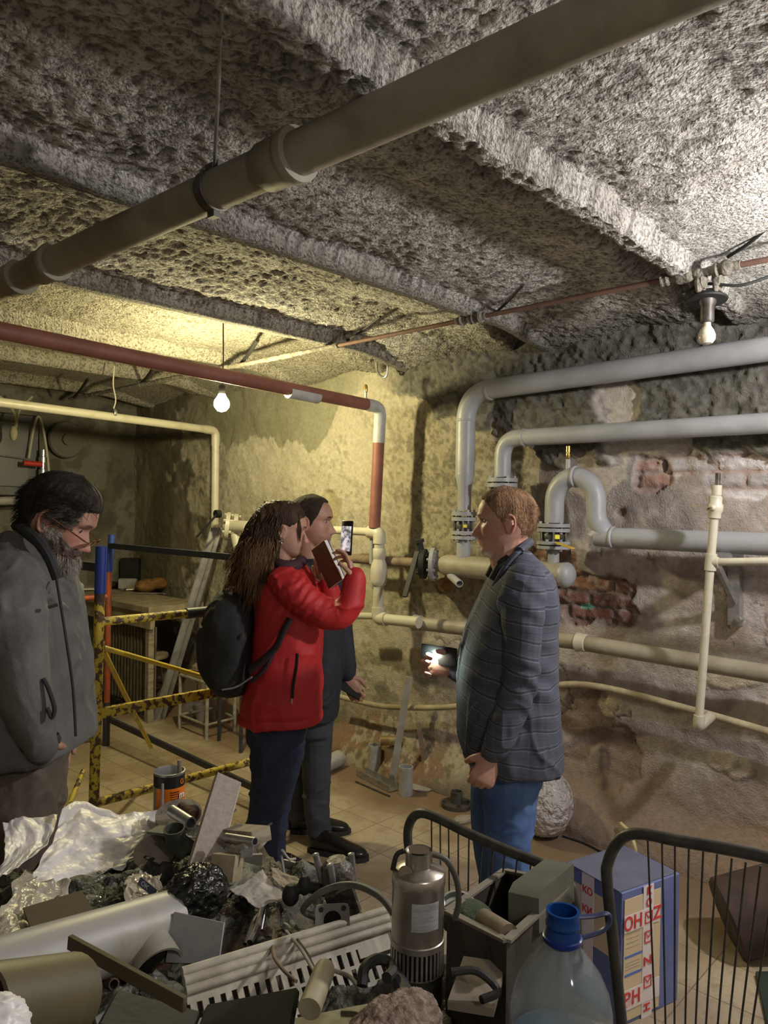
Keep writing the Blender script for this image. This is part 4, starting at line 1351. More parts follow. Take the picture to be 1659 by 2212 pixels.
def blazer_mat():
    M = mat('checked_wool', (.058, .066, .095), c2=(.08, .088, .125), scale=3, rough=.9, bump=.4, bscale=400, bdist=.002)
    n, l = M.node_tree.nodes, M.node_tree.links
    b = n['Principled BSDF']
    src = b.inputs['Base Color'].links[0].from_socket
    tc = n.new('ShaderNodeTexCoord')
    ns = n.new('ShaderNodeTexNoise'); ns.inputs['Scale'].default_value = 3.0
    l.new(tc.outputs['Object'], ns.inputs['Vector'])
    sp = n.new('ShaderNodeSeparateXYZ'); l.new(tc.outputs['Object'], sp.inputs[0])
    def lines(expr_sock, period, lo, hi, prev, c, f):
        mu = n.new('ShaderNodeMath'); mu.operation = 'MODULO'; mu.inputs[1].default_value = period; l.new(expr_sock, mu.inputs[0])
        g = n.new('ShaderNodeMath'); g.operation = 'GREATER_THAN'; g.inputs[1].default_value = lo; l.new(mu.outputs[0], g.inputs[0])
        h = n.new('ShaderNodeMath'); h.operation = 'LESS_THAN'; h.inputs[1].default_value = hi; l.new(mu.outputs[0], h.inputs[0])
        a = n.new('ShaderNodeMath'); a.operation = 'MULTIPLY'; l.new(g.outputs[0], a.inputs[0]); l.new(h.outputs[0], a.inputs[1])
        a2 = n.new('ShaderNodeMath'); a2.operation = 'MULTIPLY'; a2.inputs[1].default_value = f; l.new(a.outputs[0], a2.inputs[0])
        x = n.new('ShaderNodeMix'); x.data_type = 'RGBA'; l.new(a2.outputs[0], x.inputs[0]); l.new(prev, x.inputs[6]); x.inputs[7].default_value = (*c, 1)
        return x.outputs[2]
    # z with a slight sag so the check follows the cloth
    ad = n.new('ShaderNodeMath'); ad.operation = 'MULTIPLY_ADD'; ad.inputs[1].default_value = .10
    l.new(ns.outputs[0], ad.inputs[0]); l.new(sp.outputs['Z'], ad.inputs[2])
    sl = n.new('ShaderNodeMath'); sl.operation = 'MULTIPLY_ADD'; sl.inputs[1].default_value = -.16
    l.new(sp.outputs['Y'], sl.inputs[0]); l.new(ad.outputs[0], sl.inputs[2])
    of = n.new('ShaderNodeMath'); of.operation = 'ADD'; of.inputs[1].default_value = 5.0; l.new(sl.outputs[0], of.inputs[0])
    z = of.outputs[0]
    c = src
    c = lines(z, .050, .0, .0018, c, (.24, .255, .31), .55)
    c = lines(z, .050, .0045, .0085, c, (.02, .022, .032), .7)
    c = lines(z, .050, .011, .0128, c, (.20, .21, .26), .35)
    c = lines(z, .050, .030, .033, c, (.03, .032, .045), .4)
    sx = n.new('ShaderNodeMath'); sx.operation = 'MULTIPLY_ADD'; sx.inputs[1].default_value = 1; l.new(sp.outputs['Y'], sx.inputs[0]); sx.inputs[2].default_value = 5.0
    c = lines(sx.outputs[0], .062, .0, .003, c, (.02, .022, .03), .25)
    c = lines(sx.outputs[0], .062, .006, .008, c, (.16, .17, .21), .2)
    l.new(c, b.inputs['Base Color'])
    return M
man_blazer()

# ------------------------------------------------------------------ 2. woman in the red jacket
def woman():
    T = 3.38
    foot = TZ(575, T, 0)
    p = thing('person', 'woman with long dark wavy hair in a red jacket facing right', 'person', (foot.x, foot.y, 0))
    hd = Head(617, 1146, T, .226, _r + _f * .08, pitch=math.radians(6), nose=.85, wide=.92)
    TN, TF = T - .19, T + .17
    m1 = MB(); hd.skin(m1)
    chain(m1, [hd.pt(-.08, 0, -.25), P(606, 1200, T), P(600, 1235, T)], [.052, .050, .06])
    torso(m1, [(1220, 585, 630, .06), (1260, 575, 665, .14), (1400, 570, 675, .14), (1530, 570, 650, .12), (1570, 575, 640, .10)], T)
    chain(m1, [P(618, 1255, TN + .03), P(735, 1325, TN), P(766, 1262, TN + .02)], [.04, .034, .026])
    chain(m1, [P(640, 1260, TF - .02), P(715, 1320, TF - .05), P(706, 1262, TF - .12)], [.04, .034, .026])
    for q in ([P(592, 1560, T - .07), P(578, 1720, T - .08), TZ(566, T - .09, .08)], [P(612, 1560, T + .07), P(592, 1720, T + .08), TZ(590, T + .09, .08)]):
        chain(m1, q, [.07, .045, .034])
    # raised hand behind the phone
    w0 = P(767, 1256, TN + .02)
    hand(m1, w0, (P(748, 1188, TN + .05) - w0), _r * .8 + _f * .3, -_f, .168, curls=[(10, 25, 25), (20, 35, 25), (30, 45, 30), (35, 55, 35)], thumb=(.1, 30))
    w1 = P(706, 1262, TF - .12)
    hand(m1, w1, (P(694, 1212, TF - .17) - w1), _r * .2 - _f, -_r, .168, curls=[(20, 45, 30)] * 4, thumb=(.2, 50))
    me = vox(m1, .0034, 2)
    A, N = mverts(me)
    tone = (.46, .275, .20)
    C = skin_colors(A, hd, tone, brow=(.06, .04, .03), lips=(.45, .15, .13))
    put('body', me, skin_mat('skin_woman', tone), p, A, C)
    hd.eyes(p, EYEW, IRIS)
    m1 = MB(); ec = hd.pt(-.04, -.40, -.17)
    m1.tube([ec + hd.x * (.011 * math.cos(a * .7)) + hd.z * (.012 * math.sin(a * .7)) for a in range(9)], .0022, 6, closed=True)
    m1.ell(ec - hd.z * .014, (.005,) * 3, n=6, seg=8); m1.build('earring', CHROME, p)
    HM = mat('dark_brown_hair', (.028, .018, .012), c2=(.07, .038, .02), scale=14, stretch=(1, 1, .25), spec=.25, rough=.6, bump=.3, bscale=160)
    HT = mat('chestnut_hair_ends', (.22, .115, .055), c2=(.12, .06, .03), scale=14, rough=.4)
    line = [(0, .31), (30, .28), (50, .22), (64, .14), (76, .08), (90, .10), (102, .04), (116, -.3), (180, -.32)]
    ho = hd.hair('hair', p, HM, lambda dg, z: .022 + .09 * sst(.1, .45, z) * (sst(30, 110, dg) * (1 - sst(.36, .47, z)) + .7 * sst(.36, .47, z)) + .07 * sst(95, 150, dg) * (1 - sst(.36, .48, z)), line, seed=5, ridg=.02, lowest=-.34)
    # mass of hair down the back, then loose strands
    m1 = MB()
    torso(m1, [(1085, 575, 625, .05), (1110, 552, 632, .085), (1150, 528, 615, .10), (1200, 508, 610, .115), (1245, 505, 600, .12), (1280, 518, 585, .11), (1305, 535, 572, .07)], T - .01, n=2.1)
    me = vox(m1, .008, 3)
    A, N = mverts(me)
    ang = np.arctan2(A[:, 1] - A[:, 1].mean(), A[:, 0] - A[:, 0].mean())
    n_ = fbm(ang * 9 + np.sin(A[:, 2] * 18), A[:, 2] * 2.4, A[:, 0] * 0, 4)
    A = A + N * ((n_ - .5) * .035)[:, None]
    put('hair_mass', me, HM, ho, A)
    rg = np.random.RandomState(3)
    for nm, mt_, cnt, lo_, hi_ in (('hair_strands', HM, 750, .35, 1.0), ('hair_ends', HT, 420, .75, 1.08)):
        S = []
        for i in range(cnt):
            side = rg.uniform(-1, 1)
            x0 = rg.uniform(560, 618); y0 = 1082 + abs(x0 - 610) * .45 + rg.uniform(0, 20)
            x3 = rg.uniform(480, 590) if nm == 'hair_strands' else rg.uniform(488, 588)
            y3 = 1180 + rg.uniform(.2, 1) * 150
            if x3 < 515: y3 = min(y3, 1280)
            dpt = -.13 * math.sqrt(max(0, 1 - ((x3 - 545) / 75) ** 2)) if side < .3 else .11
            ph_ = rg.uniform(0, 6.28); am = rg.uniform(2, 6)
            pts = []
            for k in range(11):
                s = k / 10 if nm == 'hair_strands' else .55 + .45 * k / 10
                xx = x0 + (x3 - x0) * s ** .8 + am * math.sin(ph_ + s * 9)
                yy = y0 + (y3 - y0) * s
                pts.append(P(xx, yy, T + (dpt - (.03 if nm == 'hair_ends' and dpt < 0 else 0)) * min(1, s * 2.2 + .35)))
            S.append(pts)
        strands(nm, ho, mt_, S, r=.0021 if nm == 'hair_strands' else .0019)
    # loose fringe at the temple
    S = []
    for i in range(90):
        z0 = rg.uniform(.2, .38)
        S.append([hd.pt(.20 + .0 * k + .11 * k / 6 + rg.normal(0, .004), -(.27 + .05 * math.sin(k / 6 * 3) - .03 * k / 6) , z0 - (.30 + (i % 7) * .02) * (k / 6) ** 1.3) for k in range(7)])
    strands('fringe', ho, HM, S, r=.0012)
    # jacket
    RED = mat('red_softshell', (.50, .018, .022), c2=(.42, .014, .02), scale=5, rough=.62, bump=.12, bscale=30)
    m1 = MB()
    torso(m1, [(1212, 596, 648, .075), (1228, 580, 664, .12), (1252, 562, 678, .165), (1300, 552, 690, .185), (1370, 548, 694, .185), (1440, 540, 696, .19), (1500, 528, 698, .20), (1545, 518, 700, .205), (1552, 519, 699, .205)], T)
    sl = [P(618, 1258, TN + .03), P(645, 1286, TN), P(690, 1318, TN), P(735, 1328, TN), P(757, 1300, TN), P(764, 1262, TN + .01), P(767, 1246, TN + .01)]
    chain(m1, sl, [.072, .074, .070, .062, .056, .047, .040])
    chain(m1, [P(640, 1262, TF - .02), P(685, 1300, TF - .02), P(716, 1320, TF - .06), P(712, 1285, TF - .1), P(706, 1262, TF - .12)], [.07, .065, .055, .05, .044])
    me = vox(m1, .0065, 3)
    A, N = mverts(me)
    A = folds(A, N, .012, (6, 6, 3.5), 14)
    dl = A - np.array(sl[1]); near = np.exp(-(np.linalg.norm(dl, axis=1) / .13) ** 2)
    ax = np.array((sl[3] - sl[0]).normalized())
    A = A + N * (near * .0045 * np.sin((dl @ ax) * 150 + fbm(A[:, 0] * 9, A[:, 1] * 9, A[:, 2] * 9, 2) * 14))[:, None]
    zhem = P(600, 1548, T).z
    A = A - N * (.006 * np.exp(-((A[:, 2] - zhem - .03) / .008) ** 2))[:, None]
    put('jacket', me, RED, p, A)
    m1 = MB()
    m1.tube(smooth_path([P(652, 1212, T - .03), P(636, 1222, T - .09), P(612, 1222, T - .11), P(592, 1216, T - .08)], 5), .026, 10)
    m1.tube(smooth_path([P(652, 1212, T + .03), P(640, 1218, T + .08), P(600, 1218, T + .09)], 5), .026, 10)
    m1.build('hood', mat('dark_plum_lining', (.05, .02, .03), rough=.8), p)
    # pocket zip
    m1 = MB(); zp = [P(642, 1412, T - .205), P(640, 1440, T - .210), P(634, 1475, T - .214), P(631, 1508, T - .214)]
    m1.tube(smooth_path([tuple(q) for q in zp], 4), .009, 8, flat=.5); z_ = m1.build('pocket_zip', BLACK, p)
    m1 = MB(); m1.bar(zp[3] - _f * .01, zp[3] - _f * .01 + V(0, 0, -.02), .006, .004); m1.build('zip_pull', CHROME, z_)
    # jeans
    m1 = MB()
    torso(m1, [(1490, 545, 670, .15), (1530, 535, 666, .16), (1570, 536, 664, .16), (1600, 540, 656, .15)], T)
    chain(m1, [P(590, 1580, T - .07), P(588, 1660, T - .08), P(576, 1740, T - .085), P(566, 1800, T - .09), TZ(560, T - .09, .06)], [.098, .088, .074, .070, .078])
    chain(m1, [P(622, 1580, T + .06), P(612, 1660, T + .07), P(598, 1740, T + .08), P(592, 1800, T + .085), TZ(590, T + .09, .06)], [.082, .074, .062, .056, .06])
    me = vox(m1, .007, 2)
    A, N = mverts(me)
    A = folds(A, N, .009, (6, 6, 9), 19)
    put('jeans', me, mat('dark_navy_denim', (.016, .024, .055), c2=(.028, .04, .085), scale=8, rough=.85, bump=.2, bscale=300, bdist=.003), p, A)
    shoes(p, TZ(552, T - .09, 0), _r - _f * .2, LEATH, SOLE, .25); shoes(p, TZ(580, T + .09, 0), _r, LEATH, SOLE, .25)
    # phone
    c = P(749, 1162, TN + .05)
    ph = thing('phone', 'phone held up by the woman in red, its screen lit', 'phone', c)
    n_ = (-_r * .72 - _f * .69 + V(0, 0, .05)).normalized()
    m1 = MB(); m1.box(c, (.070, .145, .009), d=n_, up=(.02, 0, 1), bev=.003); 
    ex, ey, ez = frame_of(n_, (.02, 0, 1))
    m1 = MB(); m1.box(c, (.070, .145, .009), d=n_, up=(.02, 0, 1), bev=.003); m1.build('phone_body', BLACK, ph)
    SCN = mat('phone_screen', (.1, .1, .1), c2=(.75, .68, .70), scale=45, lo=.4, hi=.6, rough=.2)
    nd = SCN.node_tree; bs = nd.nodes['Principled BSDF']
    nd.links.new(bs.inputs['Base Color'].links[0].from_socket, bs.inputs['Emission Color']); bs.inputs['Emission Strength'].default_value = .75
    up_ = ey if abs(ey.z) > abs(ex.z) else ex
    wd_, hh = (.062, .105)
    m1 = MB(); m1.box(c + n_ * .0052 + V(0, 0, -.003), (wd_, hh, .0012), d=n_, up=(.02, 0, 1)); m1.build('screen', SCN, ph)
    # notebook held against her chest
    a_, b_q = P(692, 1182, T - .02), P(726, 1256, T - .06)
    nb = thing('notebook', 'brown notebook tilted in the woman\'s hand below the phone', 'notebook', a_)
    u_ = (b_q - a_).normalized()
    cb_ = (a_ + b_q) / 2; nn_ = (-_f * .72 - _r * .60 - V(0, 0, .2)); nn_ = (nn_ - u_ * nn_.dot(u_)).normalized()
    cvr = mat('brown_cover', (.20, .105, .06), rough=.7)
    m1 = MB(); m1.box(cb_ + nn_ * .010, (.10, .003, .19), d=u_, up=nn_, bev=.001); m1.build('cover', cvr, nb)
    m1 = MB(); m1.box(cb_ - nn_ * .012, (.10, .003, .19), d=u_, up=nn_, bev=.001); m1.build('back_cover', mat('blue_cover', (.03, .06, .30), rough=.6), nb)
    m1 = MB(); m1.box(cb_ - nn_ * .001, (.096, .018, .186), d=u_, up=nn_); m1.build('pages', mat('paper_white', (.75, .74, .70), rough=.8), nb)
    # backpack
    bc = P(495, 1390, T - .02)
    bp = thing('backpack', 'black backpack on the back of the woman in red', 'backpack', P(495, 1497, T))
    BPM = mat('black_nylon', (.012, .0125, .014), c2=(.02, .02, .022), scale=6, rough=.75, bump=.3, bscale=25)
    m1 = MB()
    torso(m1, [(1266, 488, 528, .06), (1285, 468, 545, .11), (1320, 450, 552, .145), (1370, 440, 552, .155), (1430, 442, 550, .16), (1465, 450, 548, .155), (1488, 466, 540, .13), (1497, 482, 522, .09)], T - .01, n=2.8)
    me = vox(m1, .007, 3)
    A, N = mverts(me); A = folds(A, N, .010, (5, 5, 5), 31)
    put('bag_body', me, BPM, bp, A)
    m1 = MB()
    torso(m1, [(1345, 435, 470, .09), (1370, 430, 470, .115), (1430, 433, 470, .12), (1462, 446, 470, .10)], T - .01, n=2.8)
    m1.build('front_pocket', BPM, bp, sub=1)
    m1 = MB(); m1.tube(smooth_path([P(480, 1490, T - .16), P(510, 1484, T - .17), P(545, 1462, T - .16)], 5), .004, 6); m1.build('piping', GREY, bp)
    m1 = MB(); m1.tube(smooth_path([P(436, 1358, T - .06), P(432, 1390, T - .06), P(436, 1425, T - .06)], 5), .007, 6)
    m1.box(P(527, 1372, T - .165), (.012, .004, .018), rot=AZ); m1.build('zip_pull', CHROME, bp)
    m1 = MB(); st = [P(627, 1336, T - .20), P(608, 1372, T - .215), P(596, 1398, T - .215), P(570, 1424, T - .21), P(540, 1446, T - .19)]
    m1.tube(smooth_path([tuple(q) for q in st], 5), .026, 10, flat=.45)
    m1.tube(smooth_path([P(596, 1398, T - .215), P(575, 1440, T - .212), P(545, 1472, T - .19)], 5), .015, 10, flat=.6)
    m1.tube(smooth_path([P(560, 1262, T - .13), P(590, 1248, T - .16), P(622, 1262, T - .16), P(632, 1300, T - .165)], 5), .024, 10, flat=.5)
    m1.build('shoulder_strap', mat('dark_strap', (.03, .018, .025), rough=.8), bp)
woman()

# ------------------------------------------------------------------ 3. man behind her
def man_dark():
    T = 3.82
    foot = TZ(680, T, 0)
    p = thing('person', 'dark-haired man in a navy jacket standing behind the woman', 'person', (foot.x, foot.y, 0))
    hd = Head(673, 1128, T, .262, _r - _f * .12, pitch=math.radians(2), nose=.9)
    TF = T + .10
    m1 = MB(); hd.skin(m1)
    chain(m1, [hd.pt(-.06, 0, -.22), P(662, 1195, T), P(664, 1225, T)], [.07, .068, .07])
    torso(m1, [(1215, 645, 690, .07), (1250, 635, 710, .15), (1400, 640, 720, .15), (1540, 645, 705, .12), (1580, 650, 700, .10)], T)
    chain(m1, [P(645, 1250, T - .2), P(640, 1380, T - .2), P(655, 1470, T - .2)], [.045, .038, .03])
    chain(m1, [P(700, 1250, TF + .06), P(745, 1375, TF), P(750, 1462, TF)], [.045, .038, .028])
    for q in ([P(682, 1560, T - .05), P(682, 1720, T - .05), TZ(684, T - .05, .09)], [P(660, 1560, T + .12), P(650, 1720, T + .12), TZ(640, T + .14, .09)]):
        chain(m1, q, [.07, .048, .036])
    w1 = P(751, 1460, TF)
    hand(m1, w1, (P(764, 1492, TF - .02) - w1), -_f * .5 + _r, V(0, 0, 1) + _r, .18, curls=[(25, 50, 40)] * 4, thumb=(.2, 40))
    me = vox(m1, .0036, 2)
    A, N = mverts(me)
    tone = (.44, .255, .19)
    C = skin_colors(A, hd, tone, brow=(.05, .035, .025), stub=((.22, .15, .12), .35))
    put('body', me, skin_mat('skin_man', tone), p, A, C)
    hd.eyes(p, EYEW, IRIS)
    line = [(0, .36), (30, .38), (45, .32), (58, .20), (70, .02), (80, -.1), (92, .02), (104, -.05), (122, -.22), (180, -.25)]
    HM = mat('short_dark_hair', (.035, .026, .02), c2=(.06, .045, .032), scale=50, spec=.2, rough=.8, bump=.5, bscale=250)
    ho = hd.hair('hair', p, HM, lambda dg, z: .012 + .025 * sst(.2, .45, z), line, seed=8, ridg=.01)
    strands('hair_strands', ho, HM, fuzz(hd, line, 500, .06, 9, lift=.3, off=.03), r=.0009)
    m1 = MB()
    torso(m1, [(1206, 645, 700, .09), (1222, 632, 722, .14), (1250, 620, 738, .19), (1300, 622, 745, .21), (1400, 630, 742, .20), (1500, 636, 735, .19), (1545, 640, 730, .19)], T)
    chain(m1, [P(640, 1258, T - .18), P(636, 1370, T - .2), P(650, 1455, T - .2)], [.065, .058, .045])
    sl = [P(706, 1258, TF + .06), P(728, 1310, TF + .02), P(742, 1375, TF), P(749, 1430, TF), P(752, 1458, TF)]
    chain(m1, sl, [.065, .062, .054, .046, .042])
    me = vox(m1, .0075, 3)
    A, N = mverts(me); A = folds(A, N, .011, (6, 6, 4), 25)
    put('jacket', me, mat('navy_jacket', (.016, .019, .032), c2=(.022, .026, .04), scale=6, rough=.75, bump=.2, bscale=40), p, A)
    m1 = MB()
    torso(m1, [(1530, 640, 724, .15), (1580, 642, 720, .15)], T)
    chain(m1, [P(684, 1560, T - .05), P(684, 1650, T - .05), P(684, 1730, T - .05), P(688, 1785, T - .05), TZ(690, T - .05, .10)], [.082, .076, .064, .06, .062])
    chain(m1, [P(655, 1560, T + .12), P(650, 1660, T + .12), P(644, 1740, T + .13), TZ(640, T + .14, .10)], [.082, .074, .062, .06])
    me = vox(m1, .0075, 2)
    A, N = mverts(me); A = folds(A, N, .011, (6, 6, 10), 29)
    put('jeans', me, mat('dark_grey_denim', (.035, .04, .05), c2=(.06, .068, .082), scale=8, rough=.8, bump=.2, bscale=300, bdist=.003), p, A)
    shoes(p, TZ(668, T - .07, 0) , _r - _f * .35, LEATH, SOLE, .30); shoes(p, TZ(628, T + .14, 0), _r, LEATH, SOLE, .30)
    c = P(757, 1488, TF - .03)
    ph = thing('phone', 'dark phone in the lowered hand of the man behind', 'phone', c)
    m1 = MB(); d_ = (_r * .75 - V(0, 0, .45)).normalized(); m1.box(c, (.07, .010, .13), d=d_, up=V(0, 0, 1) - _f * .6, bev=.003); pb_ = m1.build('phone_body', BLACK, ph)
man_dark()

# ------------------------------------------------------------------ 4. older man at the left
def man_old():
    T = 2.25
    foot = TZ(30, T, 0)
    p = thing('person', 'bearded older man with glasses in a grey jacket looking down', 'person', (foot.x, foot.y, 0))
    hd = Head(128, 1124, T, .245, _r + _f * .12, pitch=math.radians(27))
    TN, TF = T - .22, T + .2
    m1 = MB(); hd.skin(m1)
    chain(m1, [hd.pt(-.10, 0, -.22), P(78, 1180, T), P(60, 1215, T)], [.070, .07, .08])
    torso(m1, [(1190, 20, 85, .07), (1230, 0, 105, .16), (1400, -15, 135, .17), (1600, -15, 105, .14)], T)
    chain(m1, [P(20, 1250, TN + .04), P(45, 1440, TN), P(88, 1600, TN + .02)], [.048, .04, .03])
    chain(m1, [P(70, 1250, TF), P(90, 1420, TF), P(120, 1560, TF)], [.048, .04, .03])
    for q in ([P(50, 1620, T - .09), P(45, 1850, T - .09), TZ(40, T - .09, .09)], [P(70, 1620, T + .1), P(62, 1850, T + .1), TZ(55, T + .1, .09)]):
        chain(m1, q, [.07, .05, .038])
    w0 = P(84, 1600, TN + .035)
    hand(m1, w0, (P(94, 1655, T - .07) - w0), -_f * .9 - _r * .2, _r, .17, curls=[(10, 20, 15)] * 4, thumb=(.3, 20))
    w1 = P(122, 1560, TF)
    hand(m1, w1, V(0, 0, -1) + _r * .1, _f, _r, .18, curls=[(15, 30, 20)] * 4, thumb=(.3, 20))
    me = vox(m1, .0034, 2)
    A, N = mverts(me)
    tone = (.44, .245, .185)
    C = skin_colors(A, hd, tone, brow=(.10, .08, .07), flush=(.50, .20, .15))
    put('body', me, skin_mat('skin_older', tone), p, A, C)
    hd.eyes(p, EYEW, IRIS)
    HM = mat('dark_greying_hair', (.022, .017, .014), c2=(.055, .045, .037), scale=30, stretch=(.5, 2, .5), spec=.2, rough=.75, bump=.5, bscale=160)
    HG = mat('grey_side_hair', (.26, .25, .24), c2=(.12, .105, .09), scale=60, rough=.6, bump=.5, bscale=200)
    line = [(0, .27), (25, .26), (40, .25), (52, .17), (62, .08), (74, -.03), (90, .06), (104, -.0), (120, -.25), (180, -.32)]
    ho = hd.hair('hair', p, HM, lambda dg, z: .012 + .07 * sst(.2, .45, z) + .02 * sst(100, 160, dg), line, seed=12, ridg=.022, lowest=-.34)
    strands('hair_strands', ho, HM, fuzz(hd, line, 2600, .16, 14, lift=.22, off=.05, r=.0006), r=.0009)
    line2 = [(0, .6), (44, .6), (50, .20), (60, .02), (76, -.12), (84, -.02), (90, .6), (180, .6)]
    rg = np.random.RandomState(6)
    S = []
    for i in range(420):
        dg = rg.uniform(48, 86); z0 = rg.uniform(.0, .24)
        th = -math.radians(dg) if i % 4 else math.radians(dg)
        q = head_pt(np.array([th]), np.array([z0]), .045, nose=0)[0]
        S.append([Vector(hd.w(q + np.array([-.10 * k / 4, 0, -.035 * k / 4 + rg.normal(0, .006)]) )) for k in range(5)])
    strands('grey_temple_hair', ho, HG, S, r=.0011)
    # beard
    th = np.linspace(-pi * .62, pi * .62, 120); zz = np.linspace(-.60, -.08, 70)
    Tg, Z = np.meshgrid(th, zz, indexing='ij')
    deg = np.abs(np.degrees(Tg))
    Zc = np.maximum(Z, -.50)
    topl = np.interp(deg, [0, 12, 20, 30, 45, 60, 75, 100, 112], [-.20, -.195, -.185, -.20, -.16, -.11, -.02, .0, -.2])
    nn = fbm(Tg * 12, Z * 22, Z * 0 + 8, 4)
    m_ = 1 - sst(-.02, .02, Z - topl + (nn - .5) * .04)
    m_ = m_ * (1 - .95 * np.exp(-((Z + .287) / .018) ** 2) * np.exp(-(deg / 16) ** 2))
    off = -.04 + m_ * (.085 + .06 * sst(-.3, -.5, Z) * (deg < 90) + (nn - .5) * .045) * (1 - sst(95, 112, deg))
    q = head_pt(Tg.ravel(), Zc.ravel(), 0, nose=0).reshape(120, 70, 3)
    d = q - np.array([.0, 0, -.25]); d /= np.linalg.norm(d, axis=-1, keepdims=True)
    q = q + d * off[..., None]
    q[..., 2] += (Z - Zc) * .4
    bo = grid_mesh('beard', hd.w(q.reshape(-1, 3)), 120, 70, mat('greying_beard', (.10, .065, .05), c2=(.30, .27, .24), scale=12, lo=.45, hi=.6, rough=.7, bump=.6, bscale=180), parent=p)
    S = []
    for i in range(700):
        dg = rg.uniform(-80, 80); z0 = rg.uniform(-.52, -.30) if abs(dg) > 14 else rg.uniform(-.52, -.37)
        q0 = head_pt(np.array([math.radians(dg)]), np.array([max(z0, -.5)]), .05, nose=0)[0]
        dd_ = q0 - np.array([0, 0, -.2]); dd_ /= np.linalg.norm(dd_)
        S.append([Vector(hd.w(q0 + (dd_ * .07 + np.array([0, 0, -.07]) + rg.normal(0, .012, 3)) * k / 3)) for k in range(4)])
    strands('beard_strands', bo, mat('beard_grey_strands', (.34, .31, .28), rough=.6), S, r=.0008)
    # glasses low on the nose
    gf = mat('bronze_frame', (.35, .16, .08), rough=.25, metal=.8)
    m1 = MB()
    for sg in (-1, 1):
        cx_, cy_, cz_ = .47, sg * .135, -.065
        ring = [hd.pt(cx_ + .03 * math.sin(a) , cy_ + .095 * math.cos(a), cz_ + .058 * math.sin(a)) for a in [2 * pi * k / 20 for k in range(20)]]
        m1.tube(ring, .0016, 6, closed=True)
    m1.tube([hd.pt(.485, -.045, -.05), hd.pt(.50, 0, -.045), hd.pt(.485, .045, -.05)], .0018, 6)
    for sg in (-1, 1):
        m1.tube([hd.pt(.47, sg * .23, -.05), hd.pt(.44, sg * .27, -.045), hd.pt(.1, sg * .375, .03), hd.pt(-.06, sg * .375, .06), hd.pt(-.13, sg * .36, -.0)], .0022, 6)
    gl = m1.build('glasses', gf, p)
    for sg in (-1, 1):
        m1 = MB(); m1.prism([(.093 * hd.H * math.cos(a), .057 * hd.H * math.sin(a)) for a in [2 * pi * k / 20 for k in range(20)]], hd.pt(.47, sg * .135, -.065), hd.y, hd.z + hd.x * .5, .0012)
        m1.build('lens', mat('clear_lens', (1, 1, 1), rough=.02, trans=1, ior=1.3), gl)
    # jacket
    m1 = MB()
    torso(m1, [(1150, 34, 82, .08), (1168, 14, 104, .12), (1195, -12, 120, .17), (1230, -32, 134, .21), (1290, -48, 150, .235), (1370, -55, 164, .245), (1450, -58, 173, .25), (1530, -58, 181, .25), (1590, -52, 187, .25), (1606, -48, 186, .245)], T)
    sl = [P(16, 1255, TN + .04), P(22, 1310, TN), P(34, 1390, TN - .02), P(50, 1460, TN - .02), P(66, 1530, TN - .01), P(84, 1600, TN + .02)]
    chain(m1, sl, [.088, .088, .078, .076, .068, .048])
    chain(m1, [P(70, 1258, TF), P(88, 1340, TF), P(98, 1430, TF), P(118, 1560, TF)], [.08, .07, .062, .05])
    me = vox(m1, .0065, 3)
    A, N = mverts(me); A = folds(A, N, .018, (5, 5, 3.2), 37)
    put('jacket', me, mat('grey_jacket', (.135, .135, .13), c2=(.10, .10, .10), scale=4, rough=.7, bump=.2, bscale=35), p, A)
    DK = mat('jacket_dark_trim', (.03, .03, .034), rough=.8)
    m1 = MB(); m1.tube(smooth_path([P(52, 1142, T - .085), P(80, 1166, T - .12), P(104, 1200, T - .13), P(124, 1250, T - .12)], 5), .014, 8)
    m1.tube(smooth_path([P(52, 1142, T + .085), P(86, 1166, T + .12), P(110, 1200, T + .13)], 5), .014, 8)
    m1.tube(smooth_path([P(52, 1142, T - .085), P(36, 1136, T), P(52, 1142, T + .085)], 5), .016, 8); m1.build('collar', DK, p)
    m1 = MB(); zp = [P(122, 1250, T - .165), P(132, 1310, T - .20), P(146, 1400, T - .20), P(158, 1490, T - .185), P(164, 1590, T - .18)]
    m1.tube(smooth_path([tuple(q) for q in zp], 5), .004, 6)
    m1.tube([P(104, 1312, T - .262), P(124, 1306, T - .25)], .005, 6); m1.build('zip', DK, p)
    m1 = MB(); m1.tube(smooth_path([P(94, 1465, T - .27), P(106, 1490, T - .268), P(118, 1530, T - .262), P(112, 1550, T - .262), P(102, 1530, T - .268)], 5), .006, 6); m1.build('side_pocket', DK, p)
    m1 = MB()
    m1.lathe([(.050, -.012), (.054, 0), (.050, .012)], P(86, 1603, TN + .02), (P(88, 1620, TN + .02) - P(84, 1590, TN + .02)), 18); m1.build('cuff', DK, p)
    # trousers
    m1 = MB()
    torso(m1, [(1585, -45, 128, .19), (1640, -45, 124, .19), (1680, -40, 118, .18)], T)
    chain(m1, [P(36, 1650, T - .09), P(38, 1760, T - .1), P(40, 1860, T - .1), TZ(40, T - .1, .3), TZ(38, T - .1, .07)], [.11, .10, .085, .075, .07])
    chain(m1, [P(72, 1650, T + .09), P(62, 1760, T + .1), P(60, 1860, T + .1), TZ(58, T + .1, .3), TZ(55, T + .1, .07)], [.10, .09, .08, .07, .066])
    me = vox(m1, .0075, 2)
    A, N = mverts(me); A = folds(A, N, .015, (6, 6, 6), 41)
    put('trousers', me, mat('brown_grey_trousers', (.13, .105, .085), c2=(.095, .075, .06), scale=5, rough=.85, bump=.25, bscale=200, bdist=.004), p, A)
    shoes(p, TZ(20, T - .1, 0), _r, LEATH, SOLE); shoes(p, TZ(40, T + .1, 0), _r, LEATH, SOLE)
man_old()
